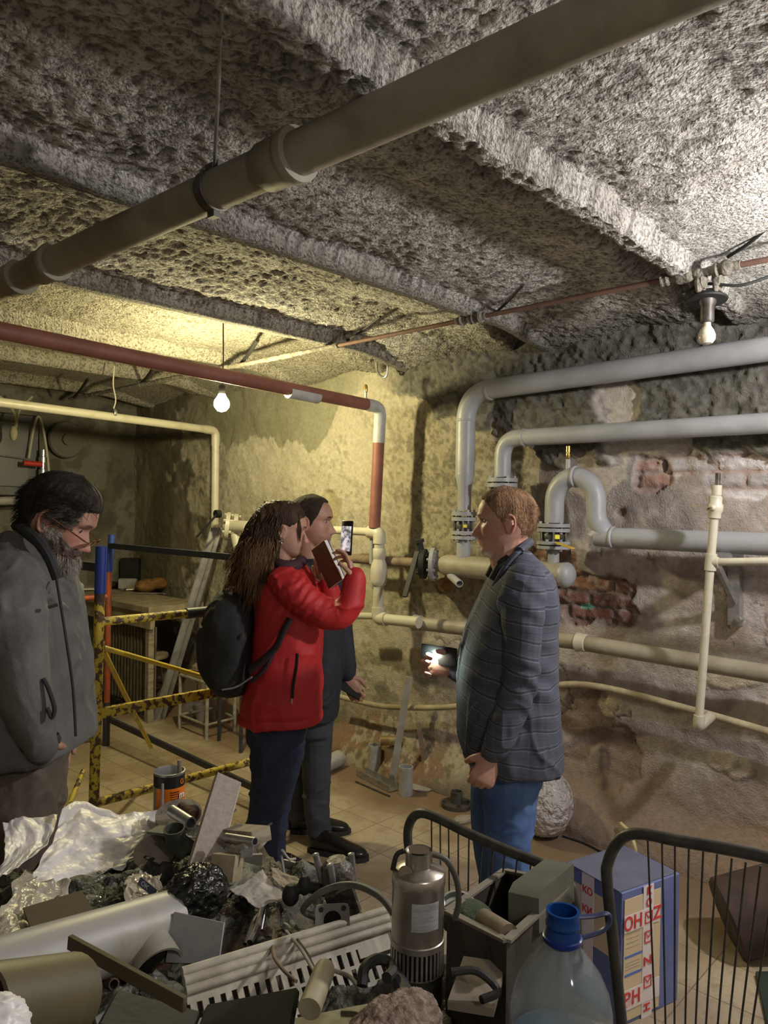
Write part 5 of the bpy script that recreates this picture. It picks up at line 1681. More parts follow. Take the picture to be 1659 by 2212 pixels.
# ================================================================== scaffold in the middle distance
YA, YB2 = 3.07, 4.97
A0 = TZ(203, 3.25, 0); A1p = P(219, 1180, 3.25)
A0 = V(1.576, 3.09, 0); B0_ = V(2.64, 3.04, 0); C0_ = V(2.64, 4.97, 0); D0_ = V(1.576, 5.0, 0)
sca = thing('scaffold', 'scaffold frame with chipped yellow posts and blue sleeves at left', 'scaffold', A0)
zt = PX(219, 1180, A0.x).z
def at_z(base, z): return V(base.x, base.y, z)
topA = V(A0.x, A0.y, zt)
lean = (PY(219, 1180, A0.y) - PY(205, 1700, A0.y))
A_lo, A_hi = PY(203, 1722, A0.y), PY(219, 1180, A0.y)
A_b = A_lo + (A_lo - A_hi) * (A_lo.z / (A_hi.z - A_lo.z))
def onA(z): return A_b.lerp(A_hi, z / A_hi.z)
m1 = MB(); m1.tube([A_b, onA(A_hi.z - .22)], .0215, 18); m1.build('post', YRUST, sca)
m1 = MB(); m1.tube([onA(A_hi.z - .20), A_hi], .0235, 18, inner=.85); m1.build('sleeve', BLUEP, sca)
m1 = MB(); m1.tube([onA(A_hi.z - .235), onA(A_hi.z - .195)], .0225, 18); m1.build('rust_collar', RUST, sca)
m1 = MB(); m1.tube([V(B0_.x, B0_.y, .20), V(B0_.x, B0_.y, 1.42)], .0215, 14); m1.build('post', YRUST, sca)
m1 = MB(); m1.tube([V(B0_.x, B0_.y, 0), V(B0_.x, B0_.y, .22)], .0235, 14); m1.build('sleeve', mat('blue_paint_worn', (.03, .05, .30), c2=(.35, .30, .12), scale=25, lo=.55, hi=.62, rough=.6), sca)
c_top = PY(263, 1155, C0_.y)
m1 = MB(); m1.tube([V(C0_.x, C0_.y, .12), V(C0_.x, C0_.y, 1.20)], .0215, 14); m1.build('post', ORNG, sca)
m1 = MB(); m1.tube([V(C0_.x, C0_.y, 1.2), V(C0_.x + .02, C0_.y, c_top.z)], .0235, 14); m1.build('sleeve', BLUEP, sca)
m1 = MB(); m1.tube([V(C0_.x, C0_.y, 0), V(C0_.x, C0_.y, .30)], .024, 12); m1.build('post_foot', NAVY, sca)
m1 = MB(); m1.tube([V(D0_.x, D0_.y, 0), V(D0_.x, D0_.y, 1.5)], .0215, 12); m1.build('post', ORNG, sca)
for z, mt_ in ((1.17, YRUST), (.78, YRUST), (.40, YRUST)):
    a = onA(z); b = V(B0_.x, B0_.y, z)
    m1 = MB(); m1.bar(a, b, .022, .045, up=(0, 0, 1), bev=.004) if z == .78 else m1.tube([a, b], .019, 12)
    m1.build('rail', mt_, sca)
a, b = onA(1.17), V(B0_.x, B0_.y, 1.17)
m1 = MB(); m1.tube([a.lerp(b, .40), a.lerp(b, .98)], .025, 14); m1.build('rail_sleeve', NAVY, sca)
for z in (1.03, .62, .25):
    m1 = MB(); m1.tube([V(C0_.x, C0_.y, z), V(D0_.x, D0_.y, z)], .018, 10); m1.build('rail', ORNG, sca)
for (p0, p1) in ((V(C0_.x, C0_.y, 1.38), V(B0_.x, B0_.y, 1.38)), (V(C0_.x, C0_.y, .19), V(B0_.x, B0_.y, .12)), (onA(1.40), V(D0_.x, D0_.y, 1.40)), (onA(.12), V(D0_.x, D0_.y, .15))):
    m1 = MB(); m1.bar(p0, p1, .02, .038, up=(0, 0, 1), bev=.003); m1.build('rail', NAVY, sca)
bj = onA(1.055) + V(.03, .03, 0)
m1 = MB(); m1.tube([bj, P(470, 1470, 4.1), V(B0_.x, B0_.y, .62)], .0115, 12); m1.build('brace', YELP, sca)
m1 = MB(); m1.tube([bj, P(326, 1614, 4.5)], .0115, 12); m1.build('brace', YELP, sca)
m1 = MB(); m1.tube([P(180, 1665, 3.1), P(140, 1760, 2.9)], .010, 10); m1.build('brace', YRUST, sca)
m1 = MB(); m1.box(bj - V(.01, .01, 0), (.03, .03, .05), rot=AZ); m1.build('brace_bracket', YRUST, sca)

# ================================================================== workbench in the far left corner
WX, WY = 3.10, 5.22
wb = thing('workbench', 'dusty workbench against the far wall below the damp corner', 'bench', (WX + .3, WY + .6, 0))
m1 = MB(); m1.box(((WX + XW - .16) / 2, (WY + 6.5) / 2, .865), (XW - .16 - WX, 6.5 - WY, .05)); m1.build('bench_top', DUST, wb, smooth=False, bev=.004)
m1 = MB(); m1.box((WX + .03, (WY + 6.5) / 2, .78), (.03, 6.5 - WY, .12)); m1.build('apron', DUST, wb)
m1 = MB()
for k in range(26):
    m1.box((WX + .06, WY + .05 + k * .048, .42), (.022, .022, .62))
m1.box((WX + .075, (WY + 6.45) / 2, .42), (.01, 1.2, .62)); m1.build('slatted_panel', mat('bench_panel', (.14, .12, .085), c2=(.09, .075, .05), scale=12, rough=.85), wb)
for yy in (WY + .06, 6.42):
    for xx in (WX + .05, XW - .12):
        m1 = MB(); m1.box((xx, yy, .42), (.05, .05, .84)); m1.build('leg', WOOD, wb)
def onbench(px, py): return PZ(px, py, .892)
q = PZ(282, 1270, .892)
m1 = MB(); ex = _r
m1.box(q + V(0, 0, .14), (.17, .10, .27), rot=AZ - pi / 2, bev=.01)
single(m1, 'tool_case', 'black upright box standing on the workbench', 'box', BLACK)
m1 = MB(); m1.box(q + _r * .02 - _f * .14 + V(0, 0, .05), (.16, .05, .10), rot=AZ - pi / 2, bev=.008); single(m1, 'tool_case', 'small grey box in front of the black upright box on the workbench', 'box', GREYD)
m1 = MB(); q = onbench(318, 1278)
m1.ell(q + V(0, 0, .055), (.17, .10, .06), d=(0, 0, 1), up=_r, n=10, seg=18); m1.ell(q + _r * .10 + V(0, 0, .075), (.09, .07, .055), n=8, seg=12)
single(m1, 'cloth_bag', 'orange brown cloth bag slumped on the workbench', 'bag', mat('orange_cloth', (.30, .15, .035), c2=(.18, .09, .03), scale=20, rough=.9, bump=.6, bscale=30))
m1 = MB(); q = onbench(362, 1276); m1.prism([(-.12, 0), (.08, 0), (.12, .14), (.06, .10), (-.02, .12)], q, _r, (0, 0, 1), .05)
single(m1, 'glove', 'black cloth glove propped beside the orange bag on the workbench', 'glove', BLKR)
m1 = MB(); a, b = onbench(268, 1277), onbench(345, 1275)
m1.tube([a + V(0, 0, .012), b + V(0, 0, .012)], .008, 8); m1.box(a + V(0, 0, .015), (.05, .035, .02), rot=.5); single(m1, 'wrench', 'long steel wrench lying at the front of the workbench', 'tool', CHROME)
m1 = MB(); a, b = onbench(285, 1283), onbench(355, 1284)
m1.tube([a + V(0, 0, .008), b + V(0, 0, .008)], .006, 8); m1.lathe([(.012, 0), (.012, .012)], b, seg=8); single(m1, 'screwdriver', 'thin steel tool lying in front of the wrench on the workbench', 'tool', STEEL)
m1 = MB(); q = onbench(235, 1270); m1.ell(q + V(0, 0, .03), (.12, .08, .035), n=8, seg=12); single(m1, 'cloth', 'dark rag bundle on the workbench behind the blue-topped post', 'cloth', BLKR)
m1 = MB(); q = onbench(165, 1272); m1.box(q + V(0, 0, .09), (.09, .07, .17), rot=AZ - pi / 2, bev=.01); m1.box(q + V(0, 0, .19), (.05, .04, .04), rot=AZ - pi / 2)
single(m1, 'oil_can', 'ochre can on the workbench beside the bearded man', 'can', mat('ochre_can', (.40, .22, .08), rough=.5))
m1 = MB(); q = onbench(190, 1274); m1.box(q + V(0, 0, .01), (.22, .10, .014), rot=AZ - pi / 2 + .2); single(m1, 'paper_sheet', 'pale papers lying on the workbench beside the ochre can', 'paper', mat('pale_paper', (.7, .66, .5), rough=.8))
m1 = MB(); q = onbench(268, 1268); m1.tube([q, q + V(.0, 0, .13)], .014, 8); m1.tube([q + V(0, 0, .13), q + V(.01, 0, .36)], .006, 6); m1.ell(q + V(.01, 0, .37), (.02, .02, .03), n=6, seg=8)
o = single(m1, 'bottle', 'slim bottle with wire top standing behind the blue post', 'bottle', mat('red_plastic', (.13, .03, .025), rough=.4)); o.location.z = .895

# round stools and a metal stand under the bench
def stool(name, px, py, label, seat_m, leg_m, h=.45, r=.17):
    q = TZ(px, 5.7, h) if py is None else PZ(px, py, h)
    t = thing(name, label, 'stool', (q.x, q.y, 0))
    m1 = MB(); m1.lathe([(.02, -.03), (r * .97, -.03), (r, -.015), (r * .97, 0), (.02, .004)], q, seg=28); m1.build('seat', seat_m, t)
    for k in range(4):
        a = pi / 4 + k * pi / 2
        m1 = MB(); m1.tube([q + V(math.cos(a) * r * .6, math.sin(a) * r * .6, -.03), V(q.x + math.cos(a) * r * .95, q.y + math.sin(a) * r * .95, 0)], .012, 8); m1.build('leg', leg_m, t)
    m1 = MB(); rg_ = [V(q.x + math.cos(2 * pi * k / 20) * r * .78, q.y + math.sin(2 * pi * k / 20) * r * .78, h * .42) for k in range(20)]
    m1.tube(rg_, .006, 6, closed=True); m1.build('foot_ring', leg_m, t)
stool('stool', 318, 1412, 'round dusty stool standing in front of the workbench', DUST, DSTEEL)
stool('stool', 262, 1398, 'round stool half hidden behind the orange post', mat('stool_seat', (.20, .17, .12), rough=.8), DSTEEL)
sd = thing('metal_stand', 'low pale metal stand with a folded cloth on top behind the backpack', 'stand', PZ(430, 1590, 0))
fl = [PZ(388, 1573, 0), PZ(446, 1597, 0), PZ(506, 1580, 0), PZ(462, 1556, 0)]
PAINT = mat('pale_green_grey_paint', (.36, .36, .31), c2=(.25, .22, .17), scale=20, rough=.6)
for q in fl:
    m1 = MB(); m1.tube([q, q + V(0, 0, .40)], .014, 10); m1.build('leg', PAINT, sd)
for i in range(4):
    a, b = fl[i], fl[(i + 1) % 4]
    m1 = MB(); m1.tube([a + V(0, 0, .40), b + V(0, 0, .40)], .012, 8); m1.build('top_rail', PAINT, sd)
    m1 = MB(); m1.tube([a + V(0, 0, .10), b + V(0, 0, .10)], .010, 8); m1.build('lower_rail', PAINT, sd)
cc = sum(fl, V(0, 0, 0)) / 4
m1 = MB(); m1.add([q * .98 + cc * .02 + V(0, 0, .415) for q in fl] + [q * .98 + cc * .02 + V(0, 0, .43) for q in fl], [(0, 3, 2, 1), (4, 5, 6, 7), (0, 1, 5, 4), (1, 2, 6, 5), (2, 3, 7, 6), (3, 0, 4, 7)]); m1.build('shelf', DUST, sd)
m1 = MB(); m1.box(cc + V(0, 0, .47), (.22, .18, .07), rot=.4, bev=.02); single(m1, 'folded_cloth', 'folded dusty cloth lying on the pale metal stand', 'cloth', mat('brown_cloth', (.26, .20, .13), c2=(.18, .14, .09), scale=20, rough=.95, bump=.5))
m1 = MB(); q = PZ(412, 1552, 0); m1.ell(q + V(0, 0, .07), (.09, .08, .07), n=8, seg=12); single(m1, 'plastic_bag', 'crumpled clear bag on the floor under the metal stand', 'bag', mat('clear_film', (.5, .48, .42), rough=.12, alpha=.45))
m1 = MB(); q = PZ(432, 1558, 0); m1.lathe([(.03, 0), (.045, .13), (.048, .13), (.044, .12), (.03, .01)], q, seg=16); single(m1, 'plastic_cup', 'pale plastic pot on the floor under the metal stand', 'pot', mat('pale_pot', (.42, .38, .30), rough=.6))
m1 = MB(); a, b = PZ(473, 1600, 0), PZ(520, 1626, 0)
t_ = thing('black_table', 'slim black metal table legs standing behind the woman', 'table', PZ(500, 1600, 0))
m1 = MB(); m1.tube([a, a + V(0, 0, .62)], .013, 8); m1.build('leg', NAVY, t_)
m1 = MB(); m1.tube([b, b + V(0, 0, .62)], .013, 8); m1.build('leg', NAVY, t_)
m1 = MB(); m1.bar(a + V(0, 0, .62), b + V(0, 0, .62), .03, .03); m1.build('top_rail', NAVY, t_)

# leaning steel studs
for (xa, ya, xb, yb, w_, lab) in ((468, 1128, 338, 1556, .05, 'longer galvanised stud leaning on the wall behind the workbench'), (478, 1140, 352, 1553, .03, 'narrow galvanised stud leaning right beside the longer one')):
    b = PZ(xb, yb, 0); a = PX(xa, ya, XW - .12)
    m1 = MB(); d_ = a - b
    m1.bar(b, a, w_, .004, up=-_f); ex, ey, ez = frame_of(d_, -_f)
    m1.bar(b + ex * w_ / 2 + ey * .015, a + ex * w_ / 2 + ey * .015, .003, .03, up=-_f); m1.bar(b - ex * w_ / 2 + ey * .015, a - ex * w_ / 2 + ey * .015, .003, .03, up=-_f)
    single(m1, 'steel_stud', lab, 'metal profile', STEEL, group='steel studs leaning in the corner')

# electrical panel and hoses at far left
pn = thing('electrical_panel', 'dark grey metal cabinet on the wall above the bearded man', 'cabinet', PY(20, 1060, YW - .1))
m1 = MB(); a, b = PY(-60, 885, YW - .2), PY(78, 1072, YW - .2)
m1.box(((a.x + b.x) / 2, YW - .13, (a.z + b.z) / 2), (abs(b.x - a.x), .2, abs(a.z - b.z)), bev=.008); m1.build('cabinet_body', mat('panel_grey', (.085, .085, .085), c2=(.06, .06, .06), scale=6, rough=.5), pn)
m1 = MB(); a, b = PY(-40, 905, YW - .24), PY(60, 1052, YW - .24); m1.box(((a.x + b.x) / 2, YW - .24, (a.z + b.z) / 2), (abs(b.x - a.x), .015, abs(a.z - b.z)), bev=.004); dr = m1.build('door', mat('panel_door', (.10, .10, .105), rough=.4), pn)
m1 = MB(); m1.tube([PY(-10, 982, YW - .28), PY(62, 992, YW - .28)], .006, 6); m1.build('handle', STEEL, dr)
m1 = MB(); m1.tube([PY(-60, 1084, YW - .2), PY(72, 1080, YW - .2)], .035, 12); single(m1, 'cable_duct', 'grey round duct running under the dark cabinet', 'duct', GREYD)
m1 = MB(); m1.tube([PY(50, 1000, YW - .35), PY(90, 1003, YW - .35)], .022, 10); single(m1, 'valve_handle', 'red handle sticking out right of the dark cabinet', 'handle', mat('red_grip', (.40, .03, .02), rough=.4))
m1 = MB()
for i, (r_, h_) in enumerate(((.03, 0), (.03, .05), (.024, .055), (.024, .10), (.03, .105), (.03, .15))): pass
q = PY(92, 1030, YW - .3); m1.lathe([(.03, 0), (.03, .06), (.022, .065), (.022, .11), (.032, .115), (.032, .16), (.025, .165), (.025, .22)], q, seg=14)
single(m1, 'brass_valve', 'shiny valve body beside the red handle', 'valve', CHROME)
m1 = MB(); m1.tube(smooth_path([PY(108, 1085, YW - .3), PY(104, 1000, YW - .3), PY(92, 920, YW - .3), PY(82, 900, YW - .3), PY(72, 930, YW - .3), PY(62, 990, YW - .3)], 6), .010, 8)
single(m1, 'hose', 'pale hose looping down beside the dark cabinet', 'hose', mat('pale_hose', (.36, .34, .26), rough=.6))
m1 = MB(); m1.tube([PY(70, 905, YW - .12), PY(74, 1110, YW - .12)], .05, 10); single(m1, 'cable_bundle', 'thick black cable bundle beside the dark cabinet', 'cable', BLKR)
m1 = MB(); m1.lathe([(.03, -.02), (.15, -.02), (.16, 0), (.15, .02), (.03, .02)], PY(143, 950, YW - .06), (0, -1, 0), 24); m1.lathe([(.05, .02), (.05, .05)], PY(143, 950, YW - .06), (0, -1, 0), 12)
single(m1, 'cable_reel', 'round dusty reel hanging on the wall left of the damp corner', 'reel', mat('reel_grey', (.12, .11, .09), rough=.8))
m1 = MB(); q = PY(30, 880, YW - .5)
m1.tube(smooth_path([q + V(-.16, 0, .1), q + V(-.04, 0, .02), q + V(.02, 0, -.10), q + V(.0, 0, -.2)], 5), .012, 8); m1.tube(smooth_path([q + V(.14, 0, .1), q + V(.05, 0, .0), q + V(.02, 0, -.12)], 5), .010, 8)
m1.ell(q + V(.0, 0, -.2), (.03, .03, .06), n=8, seg=10); single(m1, 'rag', 'pale rag knotted round the cream pipe at far left', 'cloth', mat('pale_rag', (.34, .31, .20), rough=.9))

# ================================================================== things on the floor by the far wall
GP = mat('grey_pvc_offcut', (.40, .40, .40), c2=(.30, .29, .27), scale=15, rough=.5)
def offcut(px, py, h, r, label, mt=GP):
    q = PZ(px, py, 0); m1 = MB(); m1.tube([q, q + V(0, 0, h)], r, 24, inner=.88); return single(m1, 'pipe_offcut', label, 'pipe offcut', mt)
q = PZ(876, 1716, 0); offcut(876, 1716, .165, .042, 'upright grey pipe offcut standing nearest on the tiles, casting a shadow')
offcut(809, 1666, .17, .042, 'upright grey pipe offcut standing farther back by the wall')
q = PZ(838, 1668, 0) + V(0, 0, .20); m1 = MB(); m1.tube([q + _r * -.05, q + _r * .03 + V(0, 0, .0), q + _r * .07], .030, 18, inner=.8); m1.box(q - V(0, 0, .13), (.05, .05, .15), rot=AZ)
single(m1, 'brass_fitting', 'short brass pipe end resting on a wooden block by the wall', 'fitting', mat('old_brass', (.45, .34, .18), rough=.35, metal=.7))
a, b = PZ(640, 1700, 0), PZ(733, 1655, 0)
m1 = MB(); m1.tube([a + V(0, 0, .052), b + V(0, 0, .052)], .052, 24, inner=.9); single(m1, 'pipe_offcut', 'thick grey pipe lying on the floor behind the standing man', 'pipe offcut', GP)
a, b = PZ(780, 1674, 0), PZ(850, 1710, 0)
m1 = MB(); d_ = (b - a).normalized(); n_ = V(-d_.y, d_.x, 0)
m1.bar(a + V(0, 0, .003), b + V(0, 0, .003), .07, .004, up=(0, 0, 1)); m1.bar(a + n_ * .035 + V(0, 0, .02), b + n_ * .035 + V(0, 0, .02), .003, .04, up=(0, 0, 1)); m1.bar(a - n_ * .035 + V(0, 0, .02), b - n_ * .035 + V(0, 0, .02), .003, .04, up=(0, 0, 1))
m1 = MB()
for o_, w2, h2, zz in ((0, .07, .004, .004), (.035, .004, .04, .022), (-.035, .004, .04, .022)):
    c_ = (a + b) / 2 + n_ * o_ + V(0, 0, zz)
    m1.box(c_, ((b - a).length, w2, h2), rot=math.atan2(d_.y, d_.x))
single(m1, 'steel_channel', 'steel channel lying on the tiles in front of the pipe offcuts', 'metal profile', STEEL)
a, b = PZ(768, 1690, 0), PZ(842, 1722, 0)
m1 = MB(); m1.tube([a + V(0, 0, .006), b + V(0, 0, .006)], .005, 6); single(m1, 'steel_rod', 'thin steel rod lying nearest on the tiles in front of the channel', 'rod', DSTEEL)
for (xa, ya, xb, yb, w_, lab) in ((884, 1462, 846, 1692, .042, 'grey steel bar leaning against the wall below the torch light'), (903, 1560, 924, 1690, .030, 'dark wooden lath leaning against the wall right of the steel bar')):
    b = PZ(xb, yb, 0); a = PX(xa, ya, XW - .16 if xa < 890 else XW - .12)
    m1 = MB(); m1.bar(b, a, w_, .02, up=-_f, bev=.002); single(m1, 'leaning_bar', lab, 'bar', GREYD if xa < 890 else BROWN)
m1 = MB(); q = PZ(912, 1702, 0); m1.lathe([(.07, 0), (.075, .008), (.06, .012)], q, seg=20); single(m1, 'metal_disc', 'flat grey disc on the floor behind the nearest pipe offcut', 'disc', GREYD)
q = PZ(986, 1742, 0); fg = thing('floor_flange', 'dark iron flange with threaded stub standing on the tiles', 'flange', q)
m1 = MB(); flange(m1, q + V(0, 0, .012), (0, 0, 1), .085, .022, 4); m1.build('plate', DSTEEL, fg)
m1 = MB(); m1.lathe([(.034, .02), (.034, .085), (.028, .087), (.026, .03)], q, seg=18); m1.build('stub', DSTEEL, fg)
# film-wrapped bundle
q = PZ(1176, 1806, 0)
def wad(c, r, n, seed, amp, name, label, cat, mt, sq=(1, 1, 1), fr=5):
    th = np.linspace(0, 2 * pi, n * 2); ph_ = np.linspace(0, pi, n)
    Tt, Pp = np.meshgrid(th, ph_, indexing='ij')
    x, y, z = np.sin(Pp) * np.cos(Tt), np.sin(Pp) * np.sin(Tt), np.cos(Pp)
    nz = np.abs(fbm(x * fr + seed, y * fr, z * fr, 4) - .5) * 2
    R_ = 1 - amp * nz
    A_ = np.stack([x * R_ * r * sq[0], y * R_ * r * sq[1], z * R_ * r * sq[2]], -1).reshape(-1, 3)
    A_[:, 2] -= A_[:, 2].min()
    o = grid_mesh(name, A_, n * 2, n, mt)
    o.location = c
    return tag(o, label, cat)
FILM = mat('shiny_wrapping_film', (.74, .72, .75), c2=(.58, .56, .58), scale=12, rough=.08, metal=.1, coat=1, spec=1, bump=1, bscale=26, bdist=.09)
wad(q, .146, 90, 3, .09, 'wrapped_bundle', 'shiny film-wrapped bundle on the floor behind the blue jeans', 'bundle', FILM, (1, 1, 1.2), 5)
# dropped film and wires
m1 = MB(); m1.tube(smooth_path([PZ(1215, 1806, .005), PZ(1262, 1822, .005), PZ(1310, 1846, .005), PZ(1350, 1864, .005), PZ(1372, 1858, .01), PX(1374, 1838, 3.6)], 6), .006, 8)
single(m1, 'cable', 'black cable lying on the floor along the foot of the right wall', 'cable', BLKR)
m1 = MB(); m1.tube(smooth_path([PX(1341, 1778, 3.6), PX(1362, 1800, 3.55), PX(1372, 1830, 3.5), PZ(1376, 1862, .01)], 6), .008, 8)
single(m1, 'rope', 'short pale yellow rope hanging by the foot of the right wall', 'rope', mat('pale_yellow_rope', (.60, .52, .30), rough=.8))
wad(PZ(1000, 1775, .0), .05, 24, 8, .5, 'film_scrap', 'small scrap of clear film on the tiles beside the blue jeans', 'film', mat('clear_film2', (.5, .46, .38), rough=.1, alpha=.5), (1.3, .9, .3), 5)
# taped box on the floor
def on(zc, px, py): return PZ(px, py, zc)
w_ = (_r * .857 + _f * .515); w_ = V(w_.x, w_.y, 0).normalized(); dp = V(-w_.y, w_.x, 0)
pl_ = TZ(1338, 2.50, 0)
BW, BD, BH = .285, .25, .44
rotb = math.atan2(w_.y, w_.x)
bx = thing('cardboard_box', 'blue and cream box bound with red-lettered tape on the floor', 'box', pl_)
ctr = V(pl_.x, pl_.y, 0) + w_ * BW / 2 + dp * BD / 2
m1 = MB(); m1.box(ctr + V(0, 0, BH / 2), (BW, BD, BH), rot=rotb, bev=.003); m1.build('carton', mat('blue_card', (.11, .145, .34), c2=(.14, .175, .38), scale=5, rough=.6), bx)
m1 = MB(); m1.box(ctr + V(0, 0, BH + .002) - w_ * .01, (BW - .01, BD - .01, .003), rot=rotb); m1.build('lid', mat('grey_blue_card', (.15, .16, .22), c2=(.12, .13, .19), scale=8, rough=.6), bx)
fp = ctr - dp * (BD / 2 + .0015)
def face(u, v, wu, hv, mt, nm, off=0.0):
    m1 = MB(); m1.box(fp + w_ * u + V(0, 0, v) - dp * off, (wu, .002, hv), rot=rotb); return m1.build(nm, mt, bx)
CRM = mat('cream_print', (.62, .50, .33), rough=.65)
TAPE = mat('white_tape', (.72, .66, .66), rough=.35)
REDT = mat('red_print', (.62, .05, .05), rough=.4)
BLP = mat('blue_print', (.10, .18, .50), rough=.6); GRP = mat('grey_print', (.38, .32, .25), rough=.6)
face(-.045, .215, .175, .40, CRM, 'printed_panel', .001)
for zz in (.225, .165): face(-.085, zz, .085, .008, BLP, 'printed_line', .002)
for zz in (.30, .285, .27, .255, .205, .195, .185): face(-.09, zz, .065, .002, GRP, 'printed_line', .002)
face(-.02, .22, .050, .44, TAPE, 'tape_strip', .003)
face(-.05, .335, .17, .055, TAPE, 'tape_strip', .004)
face(-.05, .085, .18, .065, TAPE, 'tape_strip', .004)
def text(s, c, u, v, size, mt, par, ext=.0006):
    cu = bpy.data.curves.new('t', 'FONT'); cu.body = s; cu.size = size; cu.extrude = ext; cu.align_x = 'CENTER'; cu.align_y = 'CENTER'; cu.offset = size * .02
    o = bpy.data.objects.new('t', cu); COL.objects.link(o)
    dg = bpy.context.evaluated_depsgraph_get()
    me = bpy.data.meshes.new_from_object(o.evaluated_get(dg)); bpy.data.objects.remove(o)
    n_ = u.cross(v)
    M4 = Matrix((( u.x, v.x, n_.x, c.x), (u.y, v.y, n_.y, c.y), (u.z, v.z, n_.z, c.z), (0, 0, 0, 1)))
    M4 = Matrix.Translation(-Vector(par['_org'])) @ M4
    me.transform(M4); me.materials.clear(); me.materials.append(mt)
    o = bpy.data.objects.new('lettering', me); COL.objects.link(o); o.parent = par; o['_org'] = tuple(par['_org'])
    return o
up_ = V(0, 0, 1)
tb = fp - dp * .0065
text('ОН', tb + w_ * -.095 + up_ * .333, w_, up_, .060, REDT, bx)
text('Z', tb + w_ * .022 + up_ * .338, w_, up_, .062, REDT, bx)
text('ВН', tb + w_ * -.095 + up_ * .085, w_, up_, .060, REDT, bx)
text('К', tb + w_ * -.02 + up_ * .42, w_, up_, .036, REDT, bx)
text('О', tb + w_ * -.02 + up_ * .382, w_, up_, .036, REDT, bx)
text('Z', tb + w_ * -.02 + up_ * .19, up_, -w_, .050, REDT, bx)
text('Н', tb + w_ * -.02 + up_ * .035, up_, -w_, .040, REDT, bx)
for zz in (.335, .27, .12):
    m1 = MB(); c_ = tb + w_ * -.02
    for (du, dv, wu, hv) in ((0, .018, .034, .003), (0, -.018, .034, .003), (-.0165, 0, .003, .038), (.0165, 0, .003, .038)):
        m1.box(c_ + w_ * du + up_ * (zz + dv), (wu, .0012, hv), rot=rotb)
    m1.bar(c_ + w_ * -.014 + up_ * (zz + .014), c_ + up_ * (zz - .004), .003, .001, up=dp); m1.bar(c_ + w_ * .014 + up_ * (zz + .014), c_ + up_ * (zz - .004), .003, .001, up=dp)
    m1.build('printed_symbol', REDT, bx)
# left side of the box
lf = ctr - w_ * (BW / 2 + .0015)
m1 = MB(); m1.box(lf + up_ * .30, (.002, BD - .06, .18), rot=rotb); m1.build('printed_panel', CRM, bx)
m1 = MB(); m1.box(lf - w_ * .002 + dp * .02 + up_ * .27, (.002, .055, .34), rot=rotb); m1.build('tape_strip', TAPE, bx)
text('КО', lf - w_ * .004 + dp * .02 + up_ * .385, -dp, up_, .034, REDT, bx)
text('КИ', lf - w_ * .004 + dp * .02 + up_ * .32, -dp, up_, .034, REDT, bx)
# dark rubber sheet right of the tiles, and a rusty drum lid shadowing the wall foot
m1 = MB(); q0_, q1_, q2_ = PZ(1632, 2110, .0), PZ(1660, 2230, 0), PZ(1760, 2150, 0)
m1.add([q0_, q1_, q2_, PZ(1720, 2110, 0)] + [q + V(0, 0, .02) for q in (q0_, q1_, q2_, PZ(1720, 2110, 0))], [(0, 3, 2, 1), (4, 5, 6, 7), (0, 1, 5, 4), (1, 2, 6, 5), (2, 3, 7, 6), (3, 0, 4, 7)])
single(m1, 'rubber_mat', 'dark green rubber mat lying at the right edge of the tiles', 'mat', mat('dark_green_rubber', (.02, .035, .025), rough=.7))
q = PZ(1640, 2015, 0)
m1 = MB(); qd = P(1640, 1945, 2.95); m1.lathe([(.02, -.13), (.14, -.13), (.15, -.12), (.145, .1), (.15, .13), (.135, .13), (.13, -.1), (.02, -.11)], V(qd.x, qd.y, .16), (.55, -.75, .35), 28)
single(m1, 'bucket', 'rusty dark brown bucket tipped over at the foot of the right wall', 'bucket', mat('dark_brown_iron', (.035, .022, .017), c2=(.06, .035, .025), scale=10, rough=.75))
# ================================================================== junk table in the foreground
TX0, TX1, TY0, TY1, TZt = .12, 1.32, -.75, 1.98, .72
tb_ = thing('table', 'table buried under scrap metal, pipes and packaging in the foreground', 'table', ((TX0 + TX1) / 2, (TY0 + TY1) / 2, 0))
m1 = MB(); m1.box(((TX0 + TX1) / 2, (TY0 + TY1) / 2, TZt - .02), (TX1 - TX0, TY1 - TY0, .04), bev=.004); m1.build('table_top', mat('dark_table_top', (.07, .06, .045), c2=(.04, .035, .028), scale=10, rough=.8), tb_)
for xx in (TX0 + .05, TX1 - .05):
    for yy in (TY0 + .05, TY1 - .05):
        m1 = MB(); m1.box((xx, yy, .34), (.04, .04, .68)); m1.build('leg', DSTEEL, tb_)

# the bed of small scrap nobody could count
def scrap_bed():
    n, m_ = 230, 120
    ys = np.linspace(.72, 1.93, n); xs = np.linspace(.16, 1.29, m_)
    Yg, Xg = np.meshgrid(ys, xs, indexing='ij')
    a = fbm(Xg * 7, Yg * 7, Xg * 0 + 4, 4); b = fbm(Xg * 24, Yg * 24, Xg * 0 + 9, 3)
    edge = sst(0, .12, 1.29 - Xg) * sst(0, .10, 1.93 - Yg) * sst(0, .1, Yg - .72)
    hgt = (.06 + .06 * sst(1.0, 1.4, Yg) - .05 * sst(1.5, 1.8, Yg)) 
    Zg = TZt + .004 + edge * (hgt * (.35 + a) + .05 * np.round(b * 6) / 6)
    A_ = np.stack([Xg, Yg, Zg], -1).reshape(-1, 3)
    C = np.tile(np.array([.075, .075, .055]), (len(A_), 1))
    af, bf = a.ravel(), b.ravel()
    C = mixc(C, (.025, .025, .02), sst(.5, .6, af)); C = mixc(C, (.19, .19, .15), sst(.57, .66, bf) * .8); C = mixc(C, (.14, .10, .06), (1 - sst(.3, .4, bf)) * .7)
    o = grid_mesh('scrap_bed', A_, n, m_, attr_mat('scrap', rough=.55, bump=.8, bscale=60, bdist=.02), C)
    tag(o, 'bed of mixed dark rubbish and small scrap covering the table', 'scrap', kind='stuff')
scrap_bed()
